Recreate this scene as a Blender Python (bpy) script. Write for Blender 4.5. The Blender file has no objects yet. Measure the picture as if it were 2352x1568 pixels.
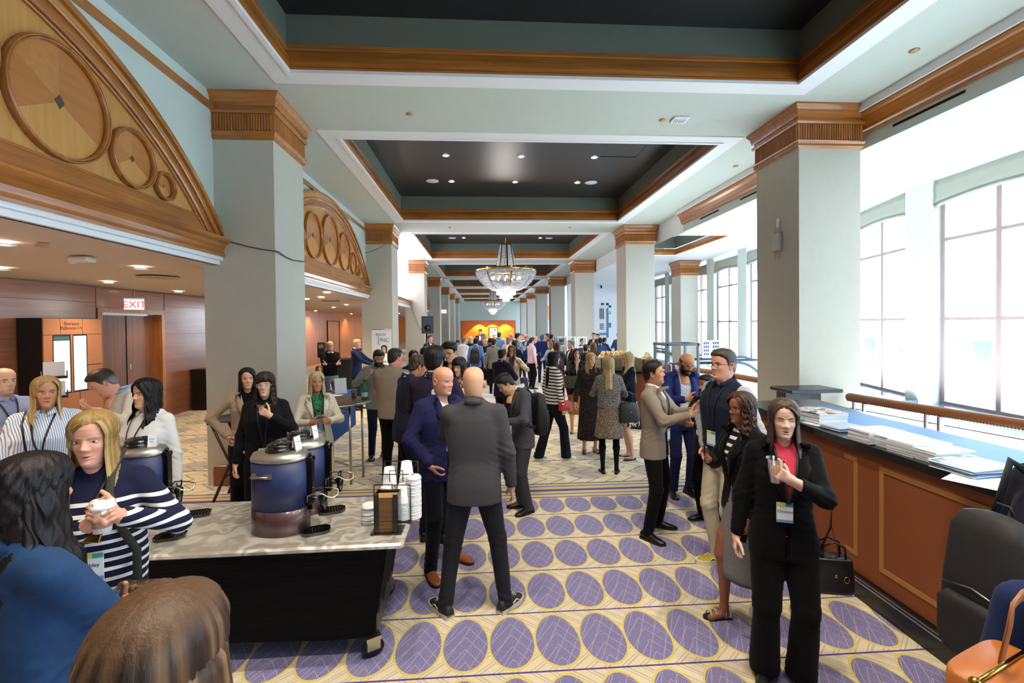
import bpy, math, random
import numpy as np
from mathutils import Vector, Matrix

random.seed(7); RNG = np.random.RandomState(11)
SC = bpy.context.scene
COL = SC.collection
PI = math.pi

# ------------------------------------------------------------------ camera
F_PX, PITCH, ROLL, YAW, CX, CY, CAM_H = 1060.0, 0.0140, -0.0103, 0.0641, 1176.0, 758.8, 2.07
def _cam_matrix():
    c, s = math.cos, math.sin
    Ry = np.array([[c(YAW), -s(YAW), 0], [s(YAW), c(YAW), 0], [0, 0, 1.]])
    B = np.array([[1., 0, 0], [0, 0, -1], [0, 1, 0]])
    Rp = np.array([[1., 0, 0], [0, c(PITCH), -s(PITCH)], [0, s(PITCH), c(PITCH)]])
    Rr = np.array([[c(ROLL), -s(ROLL), 0], [s(ROLL), c(ROLL), 0], [0, 0, 1.]])
    return Rr @ Rp @ B @ Ry
CAM_M = _cam_matrix()
cam_data = bpy.data.cameras.new('camera'); cam = bpy.data.objects.new('camera', cam_data)
COL.objects.link(cam); SC.camera = cam
R3 = (np.diag([1, -1, -1]) @ CAM_M).T
mw = Matrix.Identity(4)
for i in range(3):
    for j in range(3): mw[i][j] = R3[i, j]
mw.translation = Vector((0, 0, CAM_H))
cam.matrix_world = mw
cam_data.sensor_width = 36.0; cam_data.sensor_fit = 'HORIZONTAL'
cam_data.lens = F_PX * 36.0 / 2352.0
cam_data.shift_y = (CY - 784.0) / 2352.0
cam_data.clip_start = 0.05; cam_data.clip_end = 400

def ray(px, py):
    return CAM_M.T @ np.array([(px - CX) / F_PX, (py - CY) / F_PX, 1.0])
def at_y(px, py, Y):
    d = ray(px, py); t = Y / d[1]; return (d[0]*t, Y, CAM_H + d[2]*t)
def at_z(px, py, Z=0.0):
    d = ray(px, py); t = (Z - CAM_H) / d[2]; return (d[0]*t, d[1]*t, Z)

# ------------------------------------------------------------------ world, light, exposure
world = bpy.data.worlds.new('sky'); SC.world = world; world.use_nodes = True
wn = world.node_tree.nodes; wl = world.node_tree.links; wn.clear()
wo = wn.new('ShaderNodeOutputWorld'); wb = wn.new('ShaderNodeBackground')
wb.inputs['Color'].default_value = (0.78, 0.90, 1.0, 1); wb.inputs['Strength'].default_value = 6.6
wl.new(wb.outputs[0], wo.inputs[0])
SC.view_settings.view_transform = 'Standard'; SC.view_settings.look = 'None'
SC.view_settings.exposure = 1.32; SC.view_settings.gamma = 1.0
SC.view_settings.use_curve_mapping = False
SC.cycles.max_bounces = 7; SC.cycles.diffuse_bounces = 4; SC.cycles.glossy_bounces = 3
SC.cycles.transmission_bounces = 6; SC.cycles.transparent_max_bounces = 12
SC.cycles.caustics_reflective = False; SC.cycles.caustics_refractive = False
SC.cycles.sample_clamp_indirect = 6.0
SC.cycles.use_denoising = True

# ------------------------------------------------------------------ materials
MATS = {}
def rgb(h):
    h = h.lstrip('#'); v = [int(h[i:i+2], 16)/255 for i in (0, 2, 4)]
    return tuple((x/12.92 if x <= .04045 else ((x+.055)/1.055)**2.4) for x in v)
class NT:
    def __init__(s, name):
        s.m = bpy.data.materials.new(name); s.m.use_nodes = True
        s.n = s.m.node_tree.nodes; s.l = s.m.node_tree.links; s.n.clear()
        s.out = s.n.new('ShaderNodeOutputMaterial'); s.b = s.n.new('ShaderNodeBsdfPrincipled')
        s.l.new(s.b.outputs[0], s.out.inputs[0])
    def put(s, node, key, v):
        i = node.inputs[key]
        if hasattr(v, 'is_linked') or isinstance(v, bpy.types.NodeSocket): s.l.new(v, i)
        else:
            if isinstance(v, (tuple, list)) and len(v) == 3 and i.type == 'RGBA': v = (*v, 1)
            i.default_value = v
    def P(s, **k):
        names = dict(base='Base Color', rough='Roughness', metal='Metallic', trans='Transmission Weight', ior='IOR',
                     emit='Emission Color', es='Emission Strength', spec='Specular IOR Level', alpha='Alpha', coat='Coat Weight',
                     sheen='Sheen Weight', sss='Subsurface Weight', nrm='Normal', crough='Coat Roughness')
        for a, v in k.items(): s.put(s.b, names[a], v)
        return s
    def math(s, op, a, b=None, c=None):
        n = s.n.new('ShaderNodeMath'); n.operation = op
        s.put(n, 0, a)
        if b is not None: s.put(n, 1, b)
        if c is not None: s.put(n, 2, c)
        return n.outputs[0]
    def mix(s, f, a, b):
        n = s.n.new('ShaderNodeMix'); n.data_type = 'RGBA'
        s.put(n, 0, f)
        for idx, v in ((6, a), (7, b)):
            if isinstance(v, bpy.types.NodeSocket): s.l.new(v, n.inputs[idx])
            else: n.inputs[idx].default_value = (*v[:3], 1)
        return n.outputs[2]
    def co(s, kind='Object'):
        return s.n.new('ShaderNodeTexCoord').outputs[kind]
    def mapping(s, vec, scale=(1, 1, 1), rot=(0, 0, 0), loc=(0, 0, 0)):
        n = s.n.new('ShaderNodeMapping'); s.l.new(vec, n.inputs[0])
        n.inputs['Scale'].default_value = scale; n.inputs['Rotation'].default_value = rot; n.inputs['Location'].default_value = loc
        return n.outputs[0]
    def noise(s, vec, scale=5, detail=3, rough=.5, out=0):
        n = s.n.new('ShaderNodeTexNoise'); s.l.new(vec, n.inputs['Vector'])
        n.inputs['Scale'].default_value = scale; n.inputs['Detail'].default_value = detail; n.inputs['Roughness'].default_value = rough
        return n.outputs[out]
    def voro(s, vec, scale=5, feature='F1', out='Distance'):
        n = s.n.new('ShaderNodeTexVoronoi'); n.feature = feature; s.l.new(vec, n.inputs['Vector']); n.inputs['Scale'].default_value = scale
        return n.outputs[out]
    def sep(s, vec):
        n = s.n.new('ShaderNodeSeparateXYZ'); s.l.new(vec, n.inputs[0]); return n.outputs
    def ramp(s, f, stops, interp='LINEAR'):
        n = s.n.new('ShaderNodeValToRGB'); s.l.new(f, n.inputs[0]); e = n.color_ramp.elements; n.color_ramp.interpolation = interp
        while len(e) < len(stops): e.new(.5)
        for i, (p, c) in enumerate(stops): e[i].position = p; e[i].color = (*c[:3], 1)
        return n.outputs[0]
    def bump(s, h, strength=.3, dist=.01):
        n = s.n.new('ShaderNodeBump'); s.l.new(h, n.inputs['Height']); n.inputs['Strength'].default_value = strength
        n.inputs['Distance'].default_value = dist; s.l.new(n.outputs[0], s.b.inputs['Normal']); return s
    def attr(s, name='Col'):
        n = s.n.new('ShaderNodeAttribute'); n.attribute_name = name; return n.outputs['Color']

def plain(name, color, rough=.6, metal=0, noise=.06, nscale=8, bump=0, bscale=200, **k):
    if name in MATS: return MATS[name]
    t = NT(name); c = rgb(color) if isinstance(color, str) else color
    v = t.noise(t.co(), nscale, 3)
    d = tuple(x*(1-noise) for x in c); u = tuple(min(1, x*(1+noise)) for x in c)
    t.P(base=t.mix(v, d, u), rough=rough, metal=metal, **k)
    if bump: t.bump(t.noise(t.co(), bscale, 2), bump, .002)
    MATS[name] = t.m; return t.m
def emis(name, color, strength, base=None):
    if name in MATS: return MATS[name]
    t = NT(name); c = rgb(color) if isinstance(color, str) else color
    t.P(base=base or c, rough=.5, emit=c, es=strength); MATS[name] = t.m; return t.m
def wood(name, c1, c2, c3=None, axis='Y', scale=1.0, rough=.27, coat=.5):
    if name in MATS: return MATS[name]
    t = NT(name); co = t.co()
    sc = {'X': (.35, 9, 9), 'Y': (9, .35, 9), 'Z': (9, 9, .35)}[axis]
    m = t.mapping(co, tuple(v*scale for v in sc))
    n1 = t.noise(m, 2.2, 5, .62); n2 = t.noise(t.mapping(co, (1.1, 1.1, 1.1)), 1.3, 2)
    f = t.math('ADD', t.math('MULTIPLY', n1, .7), t.math('MULTIPLY', n2, .3))
    a, b = rgb(c1), rgb(c2)
    t.P(base=t.ramp(f, [(.32, a), (.66, b)]), rough=rough, coat=coat, crough=.15)
    t.bump(n1, .06, .004); MATS[name] = t.m; return t.m

# ------------------------------------------------------------------ mesh helpers
class MB:
    def __init__(s): s.v = []; s.f = []; s.m = []; s.c = []; s.cur = 0; s.col = None; s.sm = []; s.smooth = False
    def add(s, vs, fs, mat=None, smooth=None, col=None):
        o = len(s.v); s.v.extend([tuple(map(float, p)) for p in vs])
        for f in fs:
            s.f.append(tuple(i+o for i in f)); s.m.append(s.cur if mat is None else mat); s.sm.append(s.smooth if smooth is None else smooth)
        c = col if col is not None else s.col
        if c is not None and len(c) == len(vs) and not isinstance(c[0], (float, int)): s.c.extend([tuple(x) for x in c])
        else: s.c.extend([tuple(c) if c is not None else (1, 1, 1)]*len(vs))
        return s
    def box(s, a, b, rot=0, about=None, **k):
        x0, y0, z0 = a; x1, y1, z1 = b
        vs = [(x0, y0, z0), (x1, y0, z0), (x1, y1, z0), (x0, y1, z0), (x0, y0, z1), (x1, y0, z1), (x1, y1, z1), (x0, y1, z1)]
        if rot:
            cx, cy = about if about else ((x0+x1)/2, (y0+y1)/2); c, q = math.cos(rot), math.sin(rot)
            vs = [(cx+(x-cx)*c-(y-cy)*q, cy+(x-cx)*q+(y-cy)*c, z) for x, y, z in vs]
        return s.add(vs, [(0, 3, 2, 1), (4, 5, 6, 7), (0, 1, 5, 4), (1, 2, 6, 5), (2, 3, 7, 6), (3, 0, 4, 7)], **k)
    def rbox(s, a, b, r=.01, seg=2, **k):
        """box with rounded vertical edges and a chamfered top"""
        x0, y0, z0 = a; x1, y1, z1 = b
        def ring(ins, z):
            out = []
            rr = max(r-ins, 1e-4)
            for (cx, cy, a0) in ((x1-r, y1-r, 0), (x0+r, y1-r, PI/2), (x0+r, y0+r, PI), (x1-r, y0+r, 1.5*PI)):
                for i in range(seg+1):
                    t = a0+PI/2*i/seg; out.append((cx+rr*math.cos(t), cy+rr*math.sin(t), z))
            return out
        h = min(r*.6, (z1-z0)*.3)
        return s.loft([ring(h, z0), ring(0, z0+h), ring(0, z1-h), ring(h, z1)], **k)
    def loft(s, rings, close=True, cap=True, **k):
        n = len(rings[0]); vs = [p for r in rings for p in r]; fs = []
        for i in range(len(rings)-1):
            for j in range(n if close else n-1):
                a = i*n+j; b = i*n+(j+1) % n; fs.append((a, b, b+n, a+n))
        if cap and close:
            fs.append(tuple(range(n))[::-1]); fs.append(tuple((len(rings)-1)*n+i for i in range(n)))
        return s.add(vs, fs, **k)
    def lathe(s, prof, c=(0, 0, 0), n=24, cap=True, **k):
        k.setdefault('smooth', True)
        return s.loft([[(c[0]+r*math.cos(2*PI*i/n), c[1]+r*math.sin(2*PI*i/n), c[2]+z) for i in range(n)] for r, z in prof], cap=cap, **k)
    def tube(s, pts, rad, n=8, cap=True, flat=1.0, up=None, **k):
        k.setdefault('smooth', True)
        P = np.array(pts, float); m = len(P)
        R = np.full(m, rad, float) if np.isscalar(rad) else np.array(rad, float)
        T = np.gradient(P, axis=0) if m > 2 else np.array([P[1]-P[0]]*2)
        T /= np.linalg.norm(T, axis=1)[:, None]+1e-12
        u = np.array(up, float) if up is not None else (np.array([0, 0, 1.]) if abs(T[0][2]) < .9 else np.array([0, 1., 0]))
        rings = []
        for i in range(m):
            x = np.cross(T[i], u)
            if np.linalg.norm(x) < 1e-3: x = np.cross(T[i], [1., .2, 0])
            x /= np.linalg.norm(x); y = np.cross(x, T[i]); 
            if up is None: u = y
            rings.append([tuple(P[i]+R[i]*(math.cos(2*PI*j/n)*x+flat*math.sin(2*PI*j/n)*y)) for j in range(n)])
        return s.loft(rings, cap=cap, **k)
    def ball(s, c, r, n=10, sc=(1, 1, 1), **k):
        m = max(4, n//2)
        prof = [(max(1e-4, r*math.sin(PI*i/m)), -r*math.cos(PI*i/m)) for i in range(m+1)]
        k.setdefault('smooth', True)
        return s.loft([[(c[0]+a*math.cos(2*PI*i/n)*sc[0], c[1]+a*math.sin(2*PI*i/n)*sc[1], c[2]+z*sc[2]) for i in range(n)] for a, z in prof], **k)
    def quad(s, p0, p1, p2, p3, **k): return s.add([p0, p1, p2, p3], [(0, 1, 2, 3)], **k)
    def prism(s, poly, z0, z1, plane='xy', **k):
        def P(p, z): return {'xy': (p[0], p[1], z), 'yz': (z, p[0], p[1]), 'xz': (p[0], z, p[1])}[plane]
        n = len(poly); vs = [P(p, z0) for p in poly]+[P(p, z1) for p in poly]
        fs = [tuple(range(n))[::-1], tuple(range(n, 2*n))]+[(i, (i+1) % n, (i+1) % n+n, i+n) for i in range(n)]
        return s.add(vs, fs, **k)
    def sweep_rect(s, x0, y0, x1, y1, prof, inward=True, **k):
        """mitred moulding round a rectangle; prof = [(offset, z)]"""
        sg = 1 if inward else -1
        rings = [[(x0+sg*o, y0+sg*o, z), (x1-sg*o, y0+sg*o, z), (x1-sg*o, y1-sg*o, z), (x0+sg*o, y1-sg*o, z)] for o, z in prof]
        return s.loft(rings, cap=False, **k)
    def mesh(s, name, mats=()):
        me = bpy.data.meshes.new(name); me.from_pydata(s.v, [], s.f)
        for m in mats: me.materials.append(m)
        if s.f:
            me.polygons.foreach_set('material_index', s.m); me.polygons.foreach_set('use_smooth', s.sm)
        if any(c != (1, 1, 1) for c in s.c[:1]+s.c[len(s.c)//2:len(s.c)//2+1]+s.c[-1:]) or s.col is not None:
            at = me.color_attributes.new('Col', 'FLOAT_COLOR', 'POINT')
            at.data.foreach_set('color', np.hstack([np.array(s.c, 'f'), np.ones((len(s.c), 1), 'f')]).ravel())
        me.update(); return me
    def build(s, name, mats, parent=None, fixn=True, **k):
        if not isinstance(mats, (list, tuple)): mats = [mats]
        me = s.mesh(name, mats)
        if fixn:
            import bmesh
            bm = bmesh.new(); bm.from_mesh(me); bmesh.ops.recalc_face_normals(bm, faces=bm.faces); bm.to_mesh(me); bm.free()
        return place(name, me, parent, **k)
def place(name, me, parent=None, loc=None, rotz=None, label=None, cat=None, group=None, kind=None, mat4=None):
    o = bpy.data.objects.new(name, me); COL.objects.link(o)
    if parent is not None: o.parent = parent
    if mat4 is not None: o.matrix_local = mat4
    if loc is not None: o.location = loc
    if rotz is not None: o.rotation_euler = (0, 0, rotz)
    if label: o['label'] = label
    if cat: o['category'] = cat
    if group: o['group'] = group
    if kind: o['kind'] = kind
    return o
def thing(name, label, cat, loc=(0, 0, 0), rotz=0, group=None): return place(name, None, None, loc, rotz, label, cat, group)
def dup(root, loc=None, rotz=None, label=None, group=None):
    def cp(o, par):
        c = o.copy(); COL.objects.link(c)
        if par is not None: c.parent = par
        for ch in list(o.children): cp(ch, c)
        return c
    r = cp(root, None)
    if loc is not None: r.location = loc
    if rotz is not None: r.rotation_euler = (0, 0, rotz)
    if label: r['label'] = label
    if group: r['group'] = group
    return r
def text(body, size, mat, parent, name='lettering', loc=(0, 0, 0), rot=(PI/2, 0, 0), align='CENTER', depth=.001, spacing=1.0, line=1.0):
    cu = bpy.data.curves.new(name, 'FONT'); cu.body = body; cu.size = size; cu.align_x = align; cu.align_y = 'CENTER'
    cu.extrude = depth; cu.space_character = spacing; cu.space_line = line; cu.resolution_u = 3; cu.materials.append(mat)
    t = bpy.data.objects.new(name, cu); COL.objects.link(t)
    me = bpy.data.meshes.new_from_object(t); bpy.data.objects.remove(t)
    return place(name, me, parent, mat4=Matrix.Translation(loc) @ Matrix(__import__('mathutils').Euler(rot).to_matrix().to_4x4()))
# ================================================================== setting
M_SAGE = plain('sage_paint', '#c6d0c9', .75, noise=.03, bump=.25, bscale=260)
M_SAGE2 = plain('sage_wallcovering', '#bdbaae', .8, noise=.05, bump=.5, bscale=320)
M_WHITE = plain('white_paint', '#e9edf0', .6, noise=.02)
M_LOWCEIL = plain('cream_ceiling_paint', '#cdbfae', .8, noise=.03)
M_DARK = plain('dark_gloss_ceiling', '#1d2021', .34, noise=.08, coat=.2, crough=.3)
M_GREEN = plain('grey_green_paint', '#636b62', .6, noise=.04)
M_MAPLE = wood('honey_maple_along_y', '#8a4f1c', '#bd7a35', axis='Y')
M_MAPLEX = wood('honey_maple_along_x', '#8a4f1c', '#bd7a35', axis='X')
M_MAPLEZ = wood('honey_maple_upright', '#8a4f1c', '#bd7a35', axis='Z')
M_FIELD = wood('golden_maple_veneer', '#b57e3a', '#cf9a52', axis='Z', rough=.4)
M_WALLWOOD = wood('reddish_wall_veneer', '#7f4c34', '#a2694a', axis='Y', rough=.3, coat=.4)
M_WALLWOOD2 = wood('amber_wall_veneer', '#a8591c', '#cf7d2c', axis='Z', rough=.3, coat=.3)
M_DOORWOOD = wood('brown_door_veneer', '#5f3a25', '#86563a', axis='Z', rough=.35)
M_BLACK = plain('black_lacquer', '#0b0b0c', .35, noise=.1)
M_STEEL = plain('brushed_steel', '#b9b6b0', .28, 1.0, noise=.08)
M_GOLD = plain('polished_brass', '#c79a4a', .18, 1.0, noise=.05)
M_BRONZE = plain('dark_bronze', '#4a3a34', .35, .8)
M_LAMP = emis('lamp_glow', '#ffe9c8', 14)

# ---- carpet
def carpet():
    t = NT('patterned_carpet'); co = t.co(); X, Y, Z = t.sep(co); m = t.math
    n_f = t.noise(co, 260, 2, .6); n_s = t.noise(t.mapping(co, (60, 14, 1)), 1.0, 2); n_b = t.noise(co, 2.2, 2)
    n_w = t.noise(co, 90, 3, .7)
    PXX, PYY = .300, .562
    # leaf-like ovals
    ux = m('DIVIDE', m('SUBTRACT', X, .02), PXX); u = m('SUBTRACT', m('FRACT', ux), .5)
    vy = m('DIVIDE', m('SUBTRACT', Y, .455), PYY); v = m('SUBTRACT', m('FRACT', vy), .5)
    au = m('ABSOLUTE', u); av = m('ABSOLUTE', v)
    egg = m('ADD', m('POWER', m('DIVIDE', au, m('SUBTRACT', .475, m('MULTIPLY', v, .10))), 2.0), m('POWER', m('DIVIDE', av, .43), 1.9))
    e2 = m('ADD', egg, m('MULTIPLY', m('SUBTRACT', n_w, .5), .06))
    oval = m('LESS_THAN', e2, 1.0); ring = m('LESS_THAN', e2, 1.17)
    vein = m('LESS_THAN', m('ABSOLUTE', m('SUBTRACT', m('FRACT', m('MULTIPLY', m('ADD', v, m('MULTIPLY', au, .75)), 5.0)), .5)), .035)
    vein2 = m('LESS_THAN', m('ABSOLUTE', m('SUBTRACT', m('FRACT', m('MULTIPLY', m('SUBTRACT', v, m('MULTIPLY', u, 1.1)), 3.0)), .5)), .028)
    veins = m('MAXIMUM', vein, vein2)
    rowline = m('GREATER_THAN', av, .488)
    # herringbone lines in the ground
    cx = m('SUBTRACT', m('FRACT', m('DIVIDE', X, .6)), .5)
    hb = m('FRACT', m('MULTIPLY', m('ADD', X, m('MULTIPLY', m('ABSOLUTE', v), 1.15*PYY)), 9.0))
    hline = m('LESS_THAN', m('ABSOLUTE', m('SUBTRACT', hb, .5)), .07)
    hb2 = m('FRACT', m('ADD', m('MULTIPLY', m('ADD', X, m('MULTIPLY', m('ABSOLUTE', v), 1.15*PYY)), 9.0), .28))
    hline = m('MAXIMUM', hline, m('LESS_THAN', m('ABSOLUTE', m('SUBTRACT', hb2, .5)), .05))
    sand = t.mix(n_b, rgb('#d6cbb8'), rgb('#e3d8c0')); sand = t.mix(m('MULTIPLY', n_s, .35), sand, rgb('#b3a9ab'))
    sandy = t.mix(m('MULTIPLY', n_w, .45), sand, rgb('#d8c27c'))
    speck = m('GREATER_THAN', n_f, .52)
    purple = t.mix(m('MULTIPLY', speck, .7), rgb('#5f5898'), rgb('#bdb7c6'))
    purple = t.mix(m('MULTIPLY', n_b, .25), purple, rgb('#453e80'))
    purple = t.mix(m('MULTIPLY', veins, .65), purple, rgb('#b5aebb'))
    yellow = t.mix(n_w, rgb('#c9b355'), rgb('#dccb7c'))
    gnd = t.mix(m('MULTIPLY', hline, .42), sandy, rgb('#7d7388'))
    a = t.mix(ring, gnd, yellow); a = t.mix(oval, a, purple); a = t.mix(rowline, a, rgb('#4d4385'))
    # far / side field: pale ground, faint ovals, chevrons
    v3 = m('SUBTRACT', m('FRACT', m('DIVIDE', Y, .42)), .5)
    ch = m('FRACT', m('MULTIPLY', m('ADD', X, m('MULTIPLY', m('ABSOLUTE', v3), .5)), 4.2))
    cl = m('LESS_THAN', m('ABSOLUTE', m('SUBTRACT', ch, .5)), .055)
    rl = m('GREATER_THAN', m('ABSOLUTE', v3), .485)
    ou = m('SUBTRACT', m('FRACT', m('DIVIDE', X, .95)), .5); ov = m('SUBTRACT', m('FRACT', m('DIVIDE', Y, .84)), .5)
    o3 = m('LESS_THAN', m('ADD', m('POWER', m('DIVIDE', ou, .3), 2.0), m('POWER', m('DIVIDE', ov, .33), 2.0)), m('ADD', .7, m('MULTIPLY', n_w, .5)))
    b = t.mix(m('MULTIPLY', n_w, .5), rgb('#d4c9ac'), rgb('#dfd3aa')); b = t.mix(m('MULTIPLY', m('MULTIPLY', o3, n_f), .95), b, rgb('#7f7896'))
    b = t.mix(m('MULTIPLY', m('MAXIMUM', cl, rl), .75), b, rgb('#55496a'))
    far = t.mix(m('MULTIPLY', m('GREATER_THAN', Y, 12.0), .6), b, rgb('#b5b2c2'))
    inA = m('LESS_THAN', Y, 5.42)
    c = t.mix(inA, far, a)
    # border bands
    def band(y, w): return m('LESS_THAN', m('ABSOLUTE', m('SUBTRACT', Y, y)), w)
    c = t.mix(band(5.66, .25), c, t.mix(n_w, rgb('#cdb878'), rgb('#c0b49a')))
    for y, w in ((5.44, .012), (5.54, .012), (5.665, .035), (5.80, .012), (5.90, .014), (13.0, .02), (13.3, .03), (9.2, .015)):
        c = t.mix(band(y, w), c, rgb('#4d4385'))
    c = t.mix(band(6.9, .015), c, rgb('#5d5390'))
    t.P(base=c, rough=.95, spec=.15, sheen=.2); t.bump(n_f, .35, .003); return t.m
M_CARPET = carpet()
mb = MB(); mb.quad((-14, -9, 0), (5.15, -9, 0), (5.15, 66, 0), (-14, 66, 0)); mb.quad((5.15, 15.2, 0), (14, 15.2, 0), (14, 66, 0), (5.15, 66, 0))
floor = mb.build('floor', M_CARPET, kind='structure')
mb = MB(); mb.box((5.15, -9, -.35), (5.2, 15.2, -.001)); mb.build('trim_1', M_WHITE, kind='structure')
mb = MB(); mb.quad((5.15, -9, -4), (12, -9, -4), (12, 16, -4), (5.15, 16, -4)); mb.build('floor_lower', plain('pale_stone', '#d9d6cf', .5), kind='structure')

ZC = 5.10
PITCHY = 7.85
CY0 = 6.25
cols_y = [CY0 + PITCHY*k for k in range(-1, 7)]
FAR = 61.5
# ---- coffers
cof = [(cols_y[i]+1.10, cols_y[i+1]-.30) for i in range(len(cols_y)-1)]
cof = [(-9.0, cols_y[0]-.3)] + cof + [(cols_y[-1]+1.1, FAR-.6)]
CXA, CXB = -2.53, 4.33
mb = MB()
def cquad(x0, y0, x1, y1, z=ZC): mb.quad((x0, y0, z), (x1, y0, z), (x1, y1, z), (x0, y1, z))
cquad(-3.48, -9.2, CXA, FAR); cquad(CXB, -9.2, 5.5, FAR)
for i in range(len(cof)-1): cquad(CXA, cof[i][1], CXB, cof[i+1][0])
cquad(CXA, cof[-1][1], CXB, FAR)
mb.build('ceiling', M_SAGE, kind='structure')
mw_, mg_, md_, mc_ = MB(), MB(), MB(), MB()
coffer_n = 0
INS = .29
crown = [(.0, 5.11), (-.004, 5.135), (.004, 5.15), (.002, 5.20), (.012, 5.26), (.035, 5.33), (.050, 5.365), (.045, 5.385), (.058, 5.395), (.06, 5.44)]
for (ya, yb) in cof:
    w = MB(); w.sweep_rect(CXA, ya, CXB, yb, [(-.0, ZC), (-.0, ZC-.012), (INS-.06, ZC-.012), (INS-.06, ZC-.028), (INS, ZC-.028), (INS, ZC+.02)])
    w.sweep_rect(CXA+INS, ya+INS, CXB-INS, yb-INS, [(.0, ZC+.015), (-.06, ZC+.02)])
    root = thing('ceiling_coffer', None, 'ceiling coffer'); coffer_n += 1
    k = coffer_n
    root['label'] = ['white framed ceiling coffer behind the viewer', 'dark coffer nearest the viewer at top of picture', 'dark coffer with six downlights, second from the front', 'dark coffer holding the nearer chandelier rod', 'dark coffer just beyond the nearer chandelier', 'fifth dark ceiling coffer down the hall', 'dark coffer holding the farther chandelier rod', 'seventh dark ceiling coffer down the hall', 'last dark ceiling coffer before the end wall'][min(k-1, 8)]
    del root['category']; root['kind'] = 'structure'
    w.build('frame', M_WHITE, root)
    x0, y0, x1, y1 = CXA+INS, ya+INS, CXB-INS, yb-INS
    for (nm, M, seg) in (('crown_moulding', M_MAPLEX, 0), ('crown_moulding', M_MAPLEX, 2), ('crown_moulding', M_MAPLE, 1), ('crown_moulding', M_MAPLE, 3)):
        c = MB(); n = len(crown); rings = []
        P = [(x0, y0), (x1, y0), (x1, y1), (x0, y1)]; D = [(1, 1), (-1, 1), (-1, -1), (1, -1)]
        a, b = seg, (seg+1) % 4
        c.loft([[(P[a][0]-D[a][0]*o, P[a][1]-D[a][1]*o, z) for o, z in crown+[(.09, 5.44), (.09, 5.11)]],
                [(P[b][0]-D[b][0]*o, P[b][1]-D[b][1]*o, z) for o, z in crown+[(.09, 5.44), (.09, 5.11)]]], close=True, cap=True)
        c.build(nm, M, root)
    g = MB(); g.sweep_rect(x0-.065, y0-.065, x1+.065, y1+.065, [(0, 5.40), (0, 5.80)]); g.build('side_wall', M_GREEN, root)
    d = MB(); d.quad((x0-.065, y0-.065, 5.80), (x1+.065, y0-.065, 5.80), (x1+.065, y1+.065, 5.80), (x0-.065, y1+.065, 5.80)); d.build('soffit', M_DARK, root)
# downlights in coffers
dl = MB(); dl.lathe([(.085, 0), (.085, -.012), (.066, -.012), (.062, .0)], n=20); dl_m = dl.mesh('trim_ring', [M_WHITE])
ld = MB(); ld.lathe([(.062, .004), (.001, .004)], n=16, cap=False); ld_m = ld.mesh('lamp', [M_LAMP])
def downlight(x, y, z, label, group, energy=0, warm=(1, .86, .68), size=1.0):
    r = thing('ceiling_light', label, 'ceiling light', (x, y, z), 0, group); r.scale = (size, size, size)
    place('trim_ring', dl_m, r); place('lamp', ld_m, r)
    if energy:
        L = bpy.data.lights.new('spot', 'SPOT'); L.energy = energy; L.spot_size = 2.1; L.spot_blend = .8; L.color = warm; L.shadow_soft_size = .06
        o = bpy.data.objects.new('spot_lamp', L); COL.objects.link(o); o.parent = r; o.location = (0, 0, -.03)
    return r
for i, (ya, yb) in enumerate(cof[1:5]):
    yc = (ya+yb)/2
    for xx in (-.76, .9, 2.55):
        for j, dy in enumerate((-.3, 1.55)):
            if i in (2,) and xx == .9: continue
            if i == 0 : dy = dy*.9-1.8
            if i == 3 and dy > 0: continue
            downlight(xx, yc+dy, 5.795, '%s downlight in the %s row of the %s dark coffer' % ({-.76: 'left', .9: 'middle', 2.55: 'right'}[xx], ('near', 'far')[j], ('second', 'first chandelier', 'fourth', 'fifth')[i]), 'downlights in the %s coffer' % ('second', 'first chandelier', 'fourth', 'fifth')[i], energy=(120, 125, 120, 70)[i], warm=(1, .88, .70))
sp = MB(); sp.lathe([(.165, 0), (.165, -.008), (.15, -.014), (.001, -.012)], n=24)
sp_m = sp.mesh('grille', [plain('speaker_grille', '#c9d3de', .6)])
for lbl, x, y in (('white round ceiling speaker left of the downlights in second coffer', -1.25, 12.10), ('white round ceiling speaker right of the downlights in second coffer', 2.91, 12.11),
             ('white round ceiling speaker left in the nearer chandelier coffer', -1.25, 20.0), ('white round ceiling speaker right in the nearer chandelier coffer', 2.95, 20.0)):
    place('ceiling_speaker', sp_m, None, (x, y, 5.795), label=lbl, cat='speaker')
# access hatch, smoke detectors, sprinklers
mb = MB(); hx0, hx1, hy0, hy1 = 2.65, 3.5, 9.45, 10.25
for a, b in (((hx0, hy0, 5.79), (hx0+.012, hy1, 5.8)), ((hx1-.012, hy0, 5.79), (hx1, hy1, 5.8)), ((hx0, hy0, 5.79), (hx1, hy0+.012, 5.8)), ((hx0, hy1-.012, 5.79), (hx1, hy1, 5.8))): mb.box(a, b)
mb.build('access_hatch', M_DARK, label='flush square access hatch in the dark second coffer', cat='hatch')
sm = MB(); sm.lathe([(.05, 0), (.05, -.01), (.03, -.02), (.001, -.022)], n=16); sm_m = sm.mesh('sprinkler', [plain('brass_cap', '#b98d5c', .4, .3)])
for lbl, px, py in (('small copper sprinkler cap on the beam left of centre', 941, 261), ('small pale sprinkler cap beside the vent on the beam', 1521, 275), ('small pale sprinkler cap on ceiling above the right column', 2100, 115),
                    ('small pale cap on the ceiling beyond the right column', 1690, 381), ('tiny cap on the left of the third beam', 1033, 522), ('tiny cap on the right of the third beam', 1309, 522)):
    x, y, z = at_z(px, py, ZC); place('sprinkler', sm_m, None, (x, y, ZC), label=lbl, cat='sprinkler')
mb = MB(); mb.rbox((-.12, -.1, -.035), (.12, .1, 0), .02)
for i in range(5): mb.box((-.08+i*.035, -.06, -.038), (-.07+i*.035, .06, -.034), mat=1)
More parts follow.
